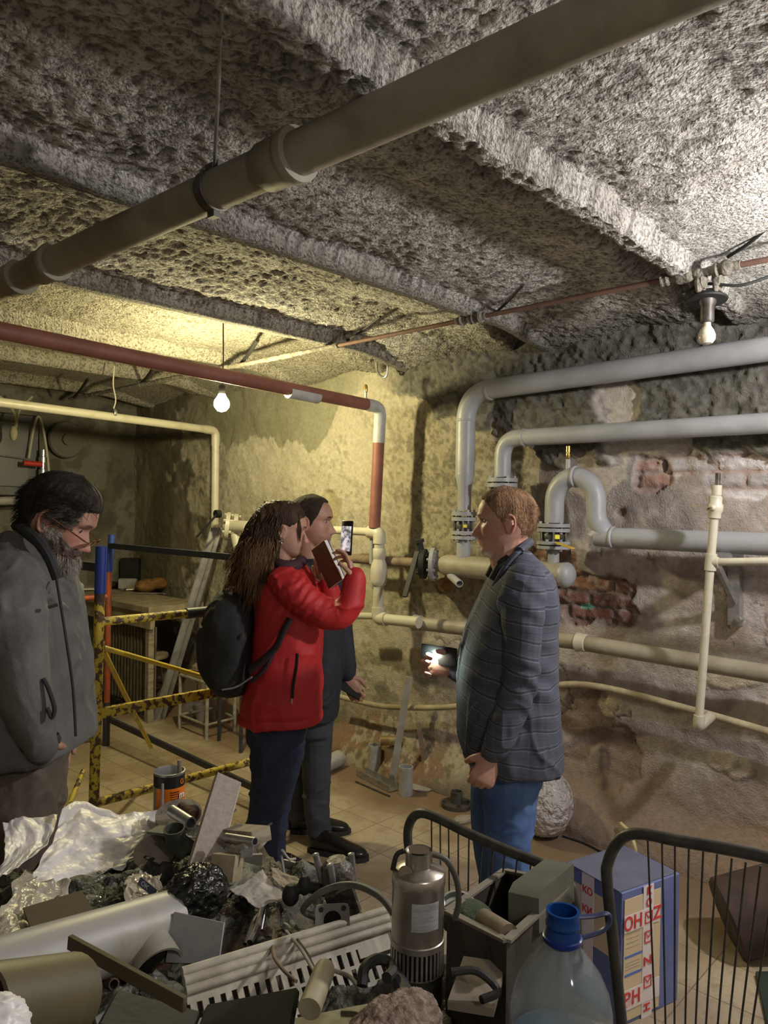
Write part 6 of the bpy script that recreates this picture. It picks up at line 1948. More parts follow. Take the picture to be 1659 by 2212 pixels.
def scraps():
    """loose bits lying in the bed, one object"""
    rg = np.random.RandomState(21)
    m1 = MB()
    for i in range(210):
        x, y = rg.uniform(.25, 1.22), rg.uniform(1.0, 1.85)
        z = TZt + .07 + rg.uniform(-.01, .04) + .04 * min(1, max(0, (y - 1.0) / .5)) - .03 * (y > 1.6)
        d = Vector(rg.normal(0, 1, 3)); d.z *= .35; d.normalize()
        k = i % 5
        m1.cur = i % 4
        s = rg.uniform(.5, 1.2)
        if k == 0: m1.tube([V(x, y, z), V(x, y, z) + d * .06 * s], .009 * s, 10, inner=.75)
        elif k == 1: m1.box((x, y, z), (.05 * s, .035 * s, .006), d=d)
        elif k == 2: m1.lathe([(.012 * s, -.004), (.026 * s, -.004), (.026 * s, .004), (.012 * s, .004)], (x, y, z), d, 14)
        elif k == 3: m1.tube(smooth_path([V(x, y, z), V(x, y, z) + d * .04, V(x, y, z + .02) + d * .08], 4), .003, 6)
        else: m1.ell((x, y, z), (.02 * s, .014 * s, .010 * s), d=d, n=6, seg=8)
    o = single(m1, 'small_scrap', 'washers, pipe bits and offcuts strewn over the pile', 'scrap', [STEEL, RUST, GREYD, PCEM], kind='stuff')
scraps()

def crumple(name, label, cat, corners, mt, n=70, amp=.03, seed=0, fr=6, bow=(0, 0, 0), edge=.02, thick=.0012):
    """thin crumpled sheet through a grid of control points (rows of 3-D points)"""
    rows = [[Vector(q) for q in r] for r in corners]
    G = []
    R2 = [smooth_path([tuple(q) for q in r], 10) for r in rows]
    k = len(R2[0])
    cols = []
    for j in range(k):
        cols.append(smooth_path([tuple(r[j]) for r in R2], 10))
    A_ = np.array(cols)  # k x nr x 3
    nu, nv = A_.shape[:2]
    # refine
    def up(A_):
        B = np.empty((A_.shape[0] * 2 - 1,) + A_.shape[1:]); B[::2] = A_; B[1::2] = (A_[1:] + A_[:-1]) / 2; return B
    for _ in range(2):
        A_ = up(A_); A_ = np.swapaxes(up(np.swapaxes(A_, 0, 1)), 0, 1)
    nu, nv = A_.shape[:2]
    u, v = np.meshgrid(np.linspace(0, 1, nu), np.linspace(0, 1, nv), indexing='ij')
    du = np.gradient(A_, axis=0); dv = np.gradient(A_, axis=1)
    N_ = np.cross(du, dv); N_ /= np.linalg.norm(N_, axis=-1, keepdims=True) + 1e-9
    def rid(f, s_): return 1 - np.abs(fbm(u * f + seed + s_, v * f * 1.1 + s_, u * 0 + seed, 3) - .5) * 4
    h_ = rid(fr * .7, 0) * .95 + rid(fr * 1.9, 5) * .16
    A_ = A_ + N_ * (h_ * amp)[..., None]
    ed = np.minimum(np.minimum(u, 1 - u), np.minimum(v, 1 - v))
    A_ = A_ + (1 - sst(0, .12, ed))[..., None] * edge * (np.stack([fbm(u * 6 + s_, v * 6, u * 0 + s_ + seed, 2) for s_ in (1, 2, 3)], -1) - .5) * 2
    o = grid_mesh(name, A_.reshape(-1, 3), nu, nv, mt)
    me = o.data
    a = np.array([vv.co[:] for vv in me.vertices]); c = V(float(a[:, 0].mean()), float(a[:, 1].mean()), float(a[:, 2].min()))
    me.transform(Matrix.Translation(-c)); o.location = c
    md = o.modifiers.new('s', 'SOLIDIFY'); md.thickness = thick
    return tag(o, label, cat)

SHEET = mat('white_polythene', (.78, .76, .77), c2=(.62, .60, .60), scale=6, rough=.42, bump=.5, bscale=12, bdist=.02)
PP = lambda x, y, t: P(x, y, t)
crumple('plastic_sheet', 'large crumpled white plastic sheet lying on the scrap pile', 'sheet',
        [[PP(136, 1748, 1.86), PP(178, 1722, 1.93), PP(236, 1742, 1.94), PP(290, 1746, 1.95), PP(342, 1745, 1.97)],
         [PP(118, 1808, 1.76), PP(176, 1790, 1.82), PP(232, 1795, 1.84), PP(290, 1790, 1.86), PP(338, 1786, 1.90)],
         [PP(82, 1862, 1.66), PP(150, 1850, 1.72), PP(215, 1848, 1.76), PP(275, 1838, 1.78), PP(318, 1832, 1.82)],
         [PP(52, 1906, 1.60), PP(110, 1900, 1.63), PP(165, 1902, 1.66), PP(220, 1890, 1.68), PP(262, 1874, 1.72)]], SHEET, amp=.013, seed=3, fr=3.2, edge=.008)
crumple('plastic_sheet', 'grey white plastic bag folded at the left edge of the pile', 'sheet',
        [[PP(6, 1778, 1.80), PP(50, 1762, 1.84), PP(128, 1752, 1.88)], [PP(14, 1812, 1.74), PP(60, 1808, 1.77), PP(112, 1808, 1.78)],
         [PP(4, 1856, 1.66), PP(44, 1846, 1.69), PP(80, 1838, 1.70)], [PP(-30, 1900, 1.58), PP(4, 1884, 1.60), PP(30, 1868, 1.62)]], SHEET, amp=.007, seed=9, fr=3, edge=.005)
crumple('plastic_bag', 'clear dusty plastic bag spilling below the large white sheet', 'bag',
        [[PP(50, 1880, 1.58), PP(90, 1890, 1.60), PP(150, 1905, 1.62)], [PP(20, 1930, 1.50), PP(80, 1935, 1.53), PP(148, 1950, 1.56)],
         [PP(-10, 1985, 1.42), PP(60, 1975, 1.46), PP(120, 1985, 1.50)], [PP(-60, 2060, 1.32), PP(20, 2040, 1.36), PP(70, 2010, 1.42)]],
        mat('milky_film', (.44, .41, .34), c2=(.34, .31, .24), scale=8, rough=.25, bump=.4, bscale=40), amp=.010, seed=14, fr=3, edge=.01)
crumple('clear_bag', 'glossy transparent bag lying behind the big grey pipe', 'bag',
        [[PP(150, 1915, 1.62), PP(210, 1895, 1.66), PP(270, 1878, 1.70)], [PP(140, 1945, 1.56), PP(205, 1930, 1.60), PP(268, 1905, 1.64)], [PP(150, 1968, 1.52), PP(210, 1955, 1.55), PP(275, 1935, 1.58)]],
        mat('smoky_film', (.17, .18, .13), c2=(.10, .11, .08), scale=10, rough=.08, coat=.5), amp=.010, seed=21, fr=4, edge=.01)
o = crumple('clear_bag', 'clear bag with a small blue label beside the flange ring', 'bag',
        [[PP(285, 1882, 1.62), PP(318, 1876, 1.64), PP(345, 1890, 1.63)], [PP(270, 1905, 1.57), PP(318, 1905, 1.585), PP(362, 1915, 1.58)], [PP(276, 1945, 1.52), PP(320, 1940, 1.53), PP(385, 1948, 1.52)]],
        mat('clear_cream_film', (.40, .36, .28), c2=(.30, .27, .20), scale=14, rough=.1, coat=.6), amp=.008, seed=25, fr=4, edge=.008)
lc = PP(318, 1916, 1.555)
lb = thing('paper_label', 'small blue paper label lying on the clear bag', 'label', lc)
ud = (PP(334, 1928, 1.55) - PP(303, 1903, 1.56)).normalized(); vd = (_u - ud * _u.dot(ud)).normalized()
m1 = MB(); m1.prism([(-.022, -.009), (.022, -.009), (.022, .009), (-.022, .009)], lc, ud, vd, .001); m1.build('label_card', mat('blue_label', (.07, .08, .16), rough=.5), lb)
text('ОК', lc + (ud.cross(vd)).normalized() * .0012 - ud * .006, ud, vd, .013, mat('white_print', (.6, .6, .65), rough=.5), lb, .0003)

# black bag, plates, planks
wad(PP(424, 1990, 1.54), .060, 70, 31, .28, 'black_bag', 'crumpled black plastic bag in front of the leaning board', 'bag', mat('black_film', (.008, .009, .009), rough=.15, coat=.4, bump=.9, bscale=22, bdist=.03), (1.15, .9, .95), 2.5)
m1 = MB(); bd0, bd1 = PP(430, 1898, 1.62), PP(492, 1684, 1.84)
m1.bar(bd0, bd1, .062, .022, up=-_f + _r * .25, bev=.001)
ex, ey, ez = frame_of(bd1 - bd0, -_f + _r * .25)
DECK = mat('grey_beige_board', (.36, .31, .28), c2=(.30, .26, .23), scale=80, rough=.8, bump=.2, bscale=150)
bo_ = thing('board', 'grooved grey beige board leaning upright out of the scrap pile', 'board', bd0)
m1.build('board_panel', DECK, bo_)
m1 = MB()
for k in range(5):
    m1.bar(bd0 + ex * (-.024 + .012 * k) + ey * .0, bd1 + ez * .002 + ex * (-.024 + .012 * k), .004, .0228)
m1.build('groove', mat('groove_brown', (.12, .07, .055), rough=.8), bo_)
m1 = MB()
gx = ex if (project([tuple(bd0 + ex)])[0][0] > project([tuple(bd0)])[0][0]) else -ex
m1.bar(bd0 + gx * .031, bd1 + gx * .031, .003, .016, up=-_f + _r * .25); m1.build('edge_strip', STEEL, bo_)
m1 = MB(); m1.bar(PP(500, 1800, 1.74), PP(566, 1806, 1.66), .05, .03, up=(0, 0, 1), bev=.002); single(m1, 'timber_block', 'dusty timber block sticking out right of the leaning board', 'timber', WOOD)
m1 = MB(); m1.tube([PP(488, 1808, 1.66), PP(551, 1818, 1.60)], .0085, 14, inner=.8); single(m1, 'pipe_stub', 'thin metal tube sticking out right of the leaning board', 'pipe', STEEL)
m1 = MB(); m1.bar(PP(478, 1848, 1.68), PP(540, 1822, 1.62), .03, .012, up=(0, 0, 1)); single(m1, 'timber_strip', 'pale timber strip under the metal tube', 'timber', PCEM)
m1 = MB(); m1.bar(PP(536, 1822, 1.62), PP(532, 1852, 1.60), .024, .006, up=-_f); single(m1, 'metal_tab', 'small steel tab hanging from the timber block', 'tab', STEEL)
m1 = MB(); m1.box(PP(490, 1872, 1.60), (.05, .06, .05), d=(.3, .2, 1)); single(m1, 'wood_chunk', 'pale wooden chunk at the foot of the leaning board', 'timber', DUST)

def ringflange(px, py, t, d, r, ri, th, label, mt, nb=4):
    c = PP(px, py, t); m1 = MB(); x, y, z = frame_of(d)
    m1.lathe([(ri, -th / 2), (r, -th / 2), (r, th / 2), (ri * 1.05, th / 2), (ri, th / 3)], c, d, 36)
    # close the bore
    m1.rings([[c + z * h + x * (ri * math.cos(2 * pi * k / 36)) + y * (ri * math.sin(2 * pi * k / 36)) for k in range(36)] for h in (th / 3, -th / 2)], cap=False)
    return single(m1, 'flange', label, 'flange', mt, group=None)
CAST = mat('dusty_cast_iron', (.27, .235, .20), c2=(.18, .15, .125), scale=20, rough=.8, bump=.3)
ringflange(332, 1843, 1.74, (-.35, -.3, .8), .044, .023, .014, 'large pinkish grey flange ring lying below the white sheet', CAST)
ringflange(386, 1762, 1.88, (-.2, -.2, .95), .055, .022, .014, 'wide flange lying behind the orange can', CAST)
ringflange(415, 1758, 1.82, (-.5, -.3, .6), .020, .008, .012, 'small flange ear with one hole beside the leaning board', CAST)
m1 = MB(); m1.tube([PP(372, 1752, 1.84), PP(412, 1778, 1.76)], .014, 14, inner=.75); single(m1, 'pipe_stub', 'short chrome-edged tube lying behind the flange ring', 'pipe', STEEL)
m1 = MB(); m1.tube([PP(392, 1744, 1.85), PP(418, 1762, 1.80)], .013, 14); single(m1, 'pipe_stub', 'short rusty tube next to the chrome-edged tube', 'pipe', RUST)
m1 = MB(); c = PP(378, 1806, 1.72); m1.lathe([(.020, -.02), (.024, .02), (.021, .02), (.017, -.02)], c, (-.2, -.1, 1), 18); m1.box(c + V(0, 0, -.018) + _r * .01, (.09, .05, .008), d=(-.2, -.1, 1)); single(m1, 'pump_flange', 'dark fitting with a plate base behind the flange ring', 'fitting', mat('dark_olive_metal', (.06, .065, .05), rough=.6, metal=.3))
m1 = MB(); m1.bar(PP(330, 1792, 1.78), PP(400, 1800, 1.74), .04, .006, up=(0, 0, 1)); single(m1, 'metal_plate', 'olive metal plate lying right of the white sheet', 'plate', mat('olive_metal', (.13, .135, .105), rough=.6))

# orange can
cz_ = .80; q = PP(366, 1664, 2.02)
cr_, chh = .0395, .115
ct = V(q.x, q.y, q.z)
can = thing('paint_can', 'open orange and black tin standing at the back of the pile', 'can', ct - V(0, 0, chh))
m1 = MB(); m1.lathe([(.005, -chh), (cr_, -chh), (cr_ * 1.0, -.002), (cr_ * 1.04, 0), (cr_ * .96, .001), (cr_ * .93, -.006), (cr_ * .93, -chh + .01), (.005, -chh + .01)], ct, seg=36); m1.build('tin', STEEL, can)
def band(z0, z1, mt, nm, a0=0, a1=2 * pi, rr=1.012):
    m1 = MB(); n = 30; vs = []; 
    for k in range(n + 1):
        a = a0 + (a1 - a0) * k / n
        for z in (z0, z1): vs.append(ct + _r * (cr_ * rr * math.cos(a)) + V(_f.x, _f.y, 0).normalized() * (cr_ * rr * math.sin(a)) + V(0, 0, z))
    m1.add(vs, [(2 * k, 2 * k + 2, 2 * k + 3, 2 * k + 1) for k in range(n)]); return m1.build(nm, mt, can)
band(-.036, -.006, BLACK, 'black_band', pi * .8, 2 * pi + .9)
ORL = mat('orange_label', (.75, .20, .01), c2=(.62, .15, .01), scale=30, rough=.45)
band(-.112, -.036, ORL, 'orange_label', pi * 1.28, 2 * pi + .9)
m1 = MB()
for i in range(7):
    for j in range(10):
        a = pi * (1.62 + i * .028); p_ = ct + _r * (cr_ * 1.02 * math.cos(a)) + V(_f.x, _f.y, 0).normalized() * (cr_ * 1.02 * math.sin(a)) + V(0, 0, -.046 - j * .0058)
        m1.lathe([(.0017 - .00014 * j, -.0004), (.0017 - .00014 * j, .0004)], p_, _r * math.cos(a) + _f * math.sin(a), 6)
m1.build('dot_print', BLACK, can)
a = pi * 1.86; nn_ = (_r * math.cos(a) + V(_f.x, _f.y, 0).normalized() * math.sin(a)).normalized(); uu = V(-nn_.y, nn_.x, 0)
text('m', ct + nn_ * (cr_ * 1.05) + V(0, 0, -.056), uu, up_, .026, mat('white_print2', (.8, .78, .75), rough=.5), can)
text('G', ct + nn_ * (cr_ * 1.05) + V(0, 0, -.022), uu, up_, .018, ORL, can)
m1 = MB(); m1.tube([ct + _r * .030 + V(0, 0, -.09), ct + _r * .026 + V(0, 0, .028)], .006, 8); single(m1, 'brush_handle', 'dark stick standing in the orange tin', 'stick', BROWN)
m1 = MB(); m1.tube([ct - _f * (cr_ + .004) - _r * .005 + V(0, 0, -.02), ct - _f * (cr_ + .004) - _r * .005 + V(0, 0, -.11)], .0035, 6); m1.build('handle_wire', GREYD, can)

# big grey pipe with a side opening
pg = thing('drain_pipe', 'thick pale grey plastic pipe lying across the left of the pile', 'pipe', PP(200, 2080, 1.38))
pa, pb = PP(-70, 2128, 1.20), PP(368, 1992, 1.50)
PVCG = mat('pale_grey_pvc', (.36, .355, .34), c2=(.24, .21, .15), scale=5, lo=.5, hi=.7, rough=.45)
rp = .058
m1 = MB(); m1.tube([pa, pb], rp, 40, inner=.93); m1.build('pipe_run', PVCG, pg)
dpp = (pb - pa).normalized()
so = PP(338, 2048, 1.42)
m1 = MB(); br_d = (V(0, 0, -.0) - _f * .65 + _r * .5 - V(0, 0, .35)).normalized(); bc0 = pa + dpp * ((so - pa).dot(dpp))
m1.tube([bc0 + br_d * .02, bc0 + br_d * .085], [.040, .046], 28, inner=.9); m1.build('side_socket', PVCG, pg)
m1 = MB(); m1.lathe([(.039, .06), (.001, .061)], bc0, br_d, 24); m1.build('socket_inside', BLKR, pg)
m1 = MB(); m1.prism([(-.05, -.038), (.055, -.03), (.058, .036), (-.045, .045)], PP(418, 2034, 1.42), _r * .96 - _f * .25 + V(0, 0, .05), V(0, 0, 1) + _f * .5, .006); single(m1, 'grey_plate', 'pale grey plastic plate standing right of the thick pipe', 'plate', mat('plate_grey', (.36, .37, .38), c2=(.30, .30, .31), scale=20, rough=.5))
m1 = MB(); m1.bar(PP(150, 2034, 1.14), PP(400, 2170, 1.02), .020, .008, up=-_f, bev=.001); single(m1, 'tan_strip', 'narrow tan strip crossing in front of the thick grey pipe', 'strip', mat('tan_strip', (.085, .065, .035), rough=.7))
m1 = MB(); m1.tube([PP(-60, 2190, .86), PP(150, 2150, 1.0)], .050, 28, inner=.9); single(m1, 'drain_pipe', 'olive yellow pipe piece lying nearest in the lower left corner', 'pipe', mat('olive_pipe', (.085, .07, .035), c2=(.12, .10, .055), scale=4, rough=.5))
wad(PP(-20, 2290, .80), .04, 30, 51, .4, 'plastic_wad', 'pale plastic wad in the bottom left corner', 'bag', SHEET, (1, 1, .8), 4)
m1 = MB(); m1.bar(PP(60, 1990, 1.42), PP(190, 1950, 1.48), .10, .006, up=(0, 0, 1)); single(m1, 'cardboard_piece', 'brown cardboard piece under the clear dusty bag', 'cardboard', mat('card_brown', (.10, .075, .045), rough=.8))

# slotted white plastic panel
sp_ = thing('slotted_panel', 'long off-white ribbed plastic panel lying across the middle of the pile', 'panel', PP(620, 2080, 1.4))
OFFW = mat('off_white_plastic', (.50, .47, .40), c2=(.36, .33, .27), scale=14, rough=.55, bump=.1)
s_a, s_b = PP(395, 2118, 1.30), PP(835, 1982, 1.52)
dsx = (s_b - s_a).normalized(); fn = (-_f * .75 + V(0, 0, .62)); fn = (fn - dsx * fn.dot(dsx)).normalized(); dn = dsx.cross(fn).normalized()
if dn.z > 0: dn = -dn
L_ = (s_b - s_a).length
m1 = MB()
for k, (o_, r_) in enumerate(((-.012, .008), (.003, .009), (.018, .008))):
    m1.tube([s_a + dn * o_ + fn * .004, s_b + dn * o_ + fn * .004], r_, 12)
m1.build('ribbed_lip', OFFW, sp_)
# face with two rows of slots, built as bars between strips
m1 = MB(); fb_ = s_a + dn * .026
def strip(u0, u1, v0, v1, dpth=.004, oz=0): 
    c = s_a + dsx * ((u0 + u1) / 2) + dn * ((v0 + v1) / 2) + fn * oz
    m1.add([c + dsx * (a * (u1 - u0) / 2) + dn * (b * (v1 - v0) / 2) + fn * (e * dpth / 2) for e in (-1, 1) for a, b in ((-1, -1), (1, -1), (1, 1), (-1, 1))],
           [(3, 2, 1, 0), (4, 5, 6, 7), (0, 1, 5, 4), (1, 2, 6, 5), (2, 3, 7, 6), (3, 0, 4, 7)])
strip(0, L_, .026, .038); strip(L_ * .80, L_, .038, .055); strip(0, L_, .062, .068); strip(0, L_, .096, .106); strip(0, L_, .134, .150)
u = 0.004
while u < L_ - .012:
    for (v0, v1) in ((.038, .062), (.068, .096), (.106, .134)):
        if v0 > .04 or u < L_ * .8: strip(u, u + .011, v0, v1)
    u += .0205
m1.build('slotted_face', OFFW, sp_)
m1 = MB(); strip(0, L_, .03, .150, .003, -.022); m1.build('back_plate', mat('panel_shadow_plastic', (.10, .09, .07), rough=.8), sp_)
m1 = MB(); strip(L_ - .004, L_, -.015, .150, .03, -.008); m1.build('end_cap', OFFW, sp_)

# engine part
eg = thing('engine_part', 'grimy carburettor-like engine part with a square port flange', 'machine part', PP(725, 1990, 1.52))
ec = PP(735, 1935, 1.55)
GR = mat('oily_metal', (.075, .07, .06), c2=(.17, .155, .13), scale=30, lo=.45, hi=.65, rough=.45, metal=.4, bump=.4, bscale=60)
m1 = MB(); m1.box(ec, (.075, .06, .07), d=(-.3, .2, 1), bev=.008); m1.lathe([(.034, -.03), (.036, .0), (.030, .02), (.02, .03)], ec + V(0, 0, .045) - _r * .005, (-.1, .1, 1), 20); m1.build('housing', GR, eg)
for (dx_, dy_, h_) in ((-.03, .0, .04), (.03, .0, .035), (-.005, -.03, .03)):
    m1 = MB(); m1.lathe([(.007, .03), (.007, .05 + h_), (.003, .052 + h_)], ec + _r * dx_ + _f * dy_, (-.15 + dx_ * 3, .1, 1), 10); m1.build('stud', STEEL, eg)
m1 = MB(); m1.tube([ec - _r * .02 + V(0, 0, .01), ec - _r * .075 + V(0, 0, .02), ec - _r * .10 - V(0, 0, .0)], [.014, .012, .010], 12); m1.ell(ec - _r * .10, (.018, .018, .022), n=8, seg=12); m1.ell(ec - _r * .072 + V(0, 0, .02), (.014, .014, .02), n=8, seg=12); m1.build('side_arm', BLKR, eg)
pf = PP(718, 1988, 1.47); fd = (-_f + _r * .15 + V(0, 0, .35)).normalized(); x_, y_, z_ = frame_of(fd)
m1 = MB(); n = 40
outer, innr = [], []
for k in range(n):
    a = 2 * pi * k / n; cc, ss = math.cos(a), math.sin(a)
    rr = .030 / max(abs(cc), abs(ss)) if True else .03
    rr = min(rr, .039)
    outer.append((rr * cc * 1.1, rr * ss * .95)); innr.append((.017 * cc, .017 * ss))
R_ = []
for (pl, h) in ((outer, -.003), (outer, .003), (innr, .003), (innr, -.003)):
    R_.append([pf + x_ * q[0] + y_ * q[1] + z_ * h for q in pl])
m1.rings(R_, closed=True); m1.build('port_flange', mat('grey_alloy', (.26, .25, .24), rough=.45, metal=.6), eg)
m1 = MB()
for a in (.8, 2.35, 3.93, 5.5): m1.lathe([(.005, .0032), (.0005, .0034)], pf + x_ * (.031 * math.cos(a)) + y_ * (.028 * math.sin(a)), z_, 10)
m1.lathe([(.0168, -.012), (.001, -.012)], pf, z_, 20); m1.build('port_holes', BLACK, eg)
m1 = MB(); m1.tube(smooth_path([PP(690, 1985, 1.5), PP(655, 1965, 1.5), PP(690, 1930, 1.46), PP(735, 1913, 1.44), PP(778, 1915, 1.42), PP(822, 1938, 1.38), PP(850, 1972, 1.34)], 6), .0065, 10)
single(m1, 'hose', 'grey hose arching from the engine part to the steel pump', 'hose', mat('grey_hose', (.15, .145, .14), rough=.5))
# sheets and bits around it
for i, (pts_, lab, mt_) in enumerate((
    ([PP(498, 1920, 1.58), PP(568, 1878, 1.66), PP(622, 1935, 1.58), PP(560, 1960, 1.52)], 'pale dusty paper sheet peaked in the middle of the pile', PCEM),
    ([PP(585, 1870, 1.68), PP(672, 1908, 1.62), PP(640, 1935, 1.58), PP(590, 1900, 1.62)], 'tan card lying behind the peaked paper sheet', mat('tan_card', (.30, .25, .18), rough=.8)),
    ([PP(470, 1905, 1.62), PP(535, 1872, 1.70), PP(560, 1890, 1.66), PP(490, 1935, 1.56)], 'olive grey card left of the peaked paper sheet', mat('olive_card', (.20, .20, .15), rough=.8)))):
    crumple('card_sheet', lab, 'card', [[pts_[0], pts_[1]], [pts_[3], pts_[2]]], mt_, amp=.004, seed=i, fr=3, edge=.003)
for i, (pl, r_, lab, mt_) in enumerate((
    ([PP(530, 2040, 1.42), PP(548, 1990, 1.48), PP(572, 1968, 1.5), PP(566, 2010, 1.46)], .004, 'bent chrome wire standing in front of the peaked sheet', CHROME),
    ([PP(540, 2036, 1.40), PP(556, 2000, 1.44), PP(566, 1965, 1.49)], .006, 'chrome tube beside the bent chrome wire', CHROME),
    ([PP(592, 2010, 1.45), PP(590, 2060, 1.36), PP(612, 2095, 1.30), PP(640, 2120, 1.26)], .0032, 'left brown cable hanging over the slotted panel', BROWN),
    ([PP(618, 2012, 1.45), PP(650, 2050, 1.36), PP(675, 2092, 1.30), PP(690, 2110, 1.26)], .0032, 'middle cable hanging over the slotted panel', GREYD),
    ([PP(628, 2012, 1.45), PP(662, 2058, 1.36), PP(682, 2100, 1.29)], .0028, 'thinnest cable hanging over the slotted panel', BLKR),
    ([PP(720, 2096, 1.24), PP(755, 2110, 1.22), PP(780, 2140, 1.18)], .0035, 'grey cable end right of the capped white pipe', GREYD),
    ([PP(782, 2130, 1.16), PP(788, 2090, 1.18), PP(815, 2072, 1.20), PP(842, 2080, 1.20), PP(846, 2100, 1.18), PP(835, 2112, 1.16)], .0085, 'thick black cable loop standing left of the steel pump', BLKR),
    ([PP(850, 2100, 1.22), PP(880, 2150, 1.14), PP(915, 2200, 1.06)], .012, 'thick black cable running down in front of the steel pump', BLKR))):
    m1 = MB(); m1.tube(smooth_path([tuple(q) for q in pl], 6), r_, 8); single(m1, 'cable', lab, 'cable', mt_)
m1 = MB(); m1.tube([PP(668, 2180, 1.10), PP(700, 2098, 1.18), PP(703, 2088, 1.19)], [.017, .0165, .014], 20); single(m1, 'capped_pipe', 'small dusty white pipe end poking up in front of the slotted panel', 'pipe', mat('dusty_white_pipe', (.40, .36, .25), c2=(.24, .20, .12), scale=8, rough=.6))
wad(PP(842, 2350, 1.00), .056, 60, 61, .22, 'rough_block', 'rough pinkish grey foam block at the bottom of the picture', 'block', mat('rough_foam', (.27, .20, .165), c2=(.13, .09, .07), scale=60, rough=.95, bump=.9, bscale=90, bdist=.01), (1.7, .9, 1.05), 3)
for i, (x0, y0, x1, y1, w2, mt_, lab) in enumerate(((230, 2150, 420, 2200, .08, BLKR, 'dark plastic slab under the tan strip'), (430, 2190, 640, 2150, .09, mat('dark_olive', (.010, .010, .007), rough=.9), 'dark olive slab below the slotted panel'),
                                       (600, 2230, 800, 2190, .10, DSTEEL, 'dark steel slab at the bottom centre of the picture'))):
    m1 = MB(); m1.bar(PP(x0, y0 + 30, 1.14), PP(x1, y1 + 30, 1.14), w2, .012, up=(0, 0, 1), bev=.004); single(m1, 'dark_slab', lab, 'slab', mt_)

# submersible pump
pt_ = PP(905, 1836, 1.25)
pu = thing('submersible_pump', 'stainless steel submersible pump standing upright on the table', 'pump', (pt_.x, pt_.y, TZt))
H0 = pt_.z
SS = mat('brushed_stainless', (.58, .54, .49), c2=(.42, .38, .33), scale=12, rough=.3, metal=.85)
def zpx(y): return P(905, y, 1.25).z - H0
m1 = MB(); m1.lathe([(.016, -.004), (.021, -.004), (.022, 0), (.022, zpx(1868)), (.025, zpx(1870)), (.041, zpx(1879)), (.0435, zpx(1883)), (.0435, zpx(1905)), (.0425, zpx(1908)), (.0425, zpx(2020)), (.044, zpx(2022)), (.044, zpx(2034)), (.0425, zpx(2036))], pt_, seg=40)
m1.build('pump_head', SS, pu)
m1 = MB(); m1.lathe([(.017, .0005), (.0005, -.004)], pt_, seg=20); m1.build('outlet_bore', mat('rusty_bore', (.07, .04, .03), rough=.8), pu)
m1 = MB(); m1.lathe([(.0395, zpx(2030)), (.0395, zpx(2095))], pt_, seg=40)
m1.build('intake_core', BLACK, pu)
m1 = MB()
for k in range(36):
    a = 2 * pi * k / 36
    m1.box(pt_ + V(math.cos(a) * .0425, math.sin(a) * .0425, (zpx(2036) + zpx(2090)) / 2), (.0022, .0035, abs(zpx(2036) - zpx(2090))), rot=a)
m1.build('intake_bars', SS, pu)
m1 = MB(); m1.lathe([(.0425, zpx(2088)), (.044, zpx(2090)), (.044, zpx(2100)), (.041, zpx(2102)), (.041, TZt - H0 + .0)], pt_, seg=40); m1.build('motor_body', mat('dark_stainless', (.10, .09, .075), rough=.35, metal=.8), pu)
nv = (-_f + _r * .35); nv.z = 0; nv.normalize(); 
m1 = MB(); vs = []
a0_ = math.atan2(nv.y, nv.x)
for k in range(13):
    a = a0_ - .62 + 1.1 * k / 12
    for z in (zpx(1925), zpx(1984)): vs.append(pt_ + V(math.cos(a) * .0429, math.sin(a) * .0429, z))
m1.add(vs, [(2 * k, 2 * k + 2, 2 * k + 3, 2 * k + 1) for k in range(12)]); m1.build('label_sticker', mat('silver_label', (.42, .42, .44), c2=(.30, .30, .32), scale=30, stretch=(1, 1, 12), rough=.4), pu)
m1 = MB(); hp = smooth_path([pt_ - _r * .042 + V(0, 0, zpx(1880)), pt_ - _r * .036 + V(0, 0, zpx(1848)), pt_ - _r * .024 + V(0, 0, zpx(1838))], 5); m1.tube(hp, .0042, 8); m1.build('lifting_loop', BLKR, pu)
m1 = MB(); m1.lathe([(.006, -.002), (.011, -.002), (.011, .002), (.006, .002)], pt_ - _r * .022 - _f * .022 + V(0, 0, zpx(1872)), (-_f), 14); m1.build('eyelet', SS, pu)
m1 = MB(); m1.tube(smooth_path([pt_ + _r * .02 + V(0, 0, zpx(1843)), pt_ + _r * .045 + V(0, 0, zpx(1858)), pt_ + _r * .062 + V(0, 0, zpx(1900)), pt_ + _r * .066 + V(0, 0, zpx(1950)), pt_ + _r * .060 + V(0, 0, zpx(1985))], 6), .005, 10); m1.build('power_cable', mat('grey_black_cable', (.07, .065, .055), rough=.5), pu)

# water bottle
bt = PP(1216, 1972, 1.14)
wbt = thing('water_bottle', 'large clear water bottle with a blue neck at lower right', 'bottle', (bt.x, bt.y, TZt))
BLUN = mat('blue_neck_plastic', (.01, .07, .30), rough=.2, trans=.35, ior=1.4)
m1 = MB(); m1.lathe([(.0245, 0), (.024, -.012), (.0255, -.014), (.0255, -.018), (.024, -.020), (.025, -.026), (.0265, -.032), (.0265, -.038), (.024, -.042), (.022, -.046), (.0205, -.04), (.0205, .004), (.0245, .004), (.0245, 0)], bt, seg=36, cap=False); nk = m1.build('neck', BLUN, wbt)
m1 = MB(); m1.lathe([(.026, -.032), (.029, -.034), (.029, -.040), (.026, -.042)], bt, seg=30)
rg_ = smooth_path([bt + _r * .020 + V(0, 0, -.006) , bt + _r * .045 - V(0, 0, .004), bt + _r * .066 + V(0, 0, .0), bt + _r * .070 - V(0, 0, .012), bt + _r * .058 - V(0, 0, .026), bt + _r * .03 - V(0, 0, .036)], 6)
m1.build('neck_ring', mat('dark_blue_ring', (.01, .03, .20), rough=.3), wbt)
m1 = MB(); m1.tube(rg_, .0045, 8, flat=.7); m1.build('carry_handle', mat('handle_navy', (.04, .05, .14), rough=.35), wbt)
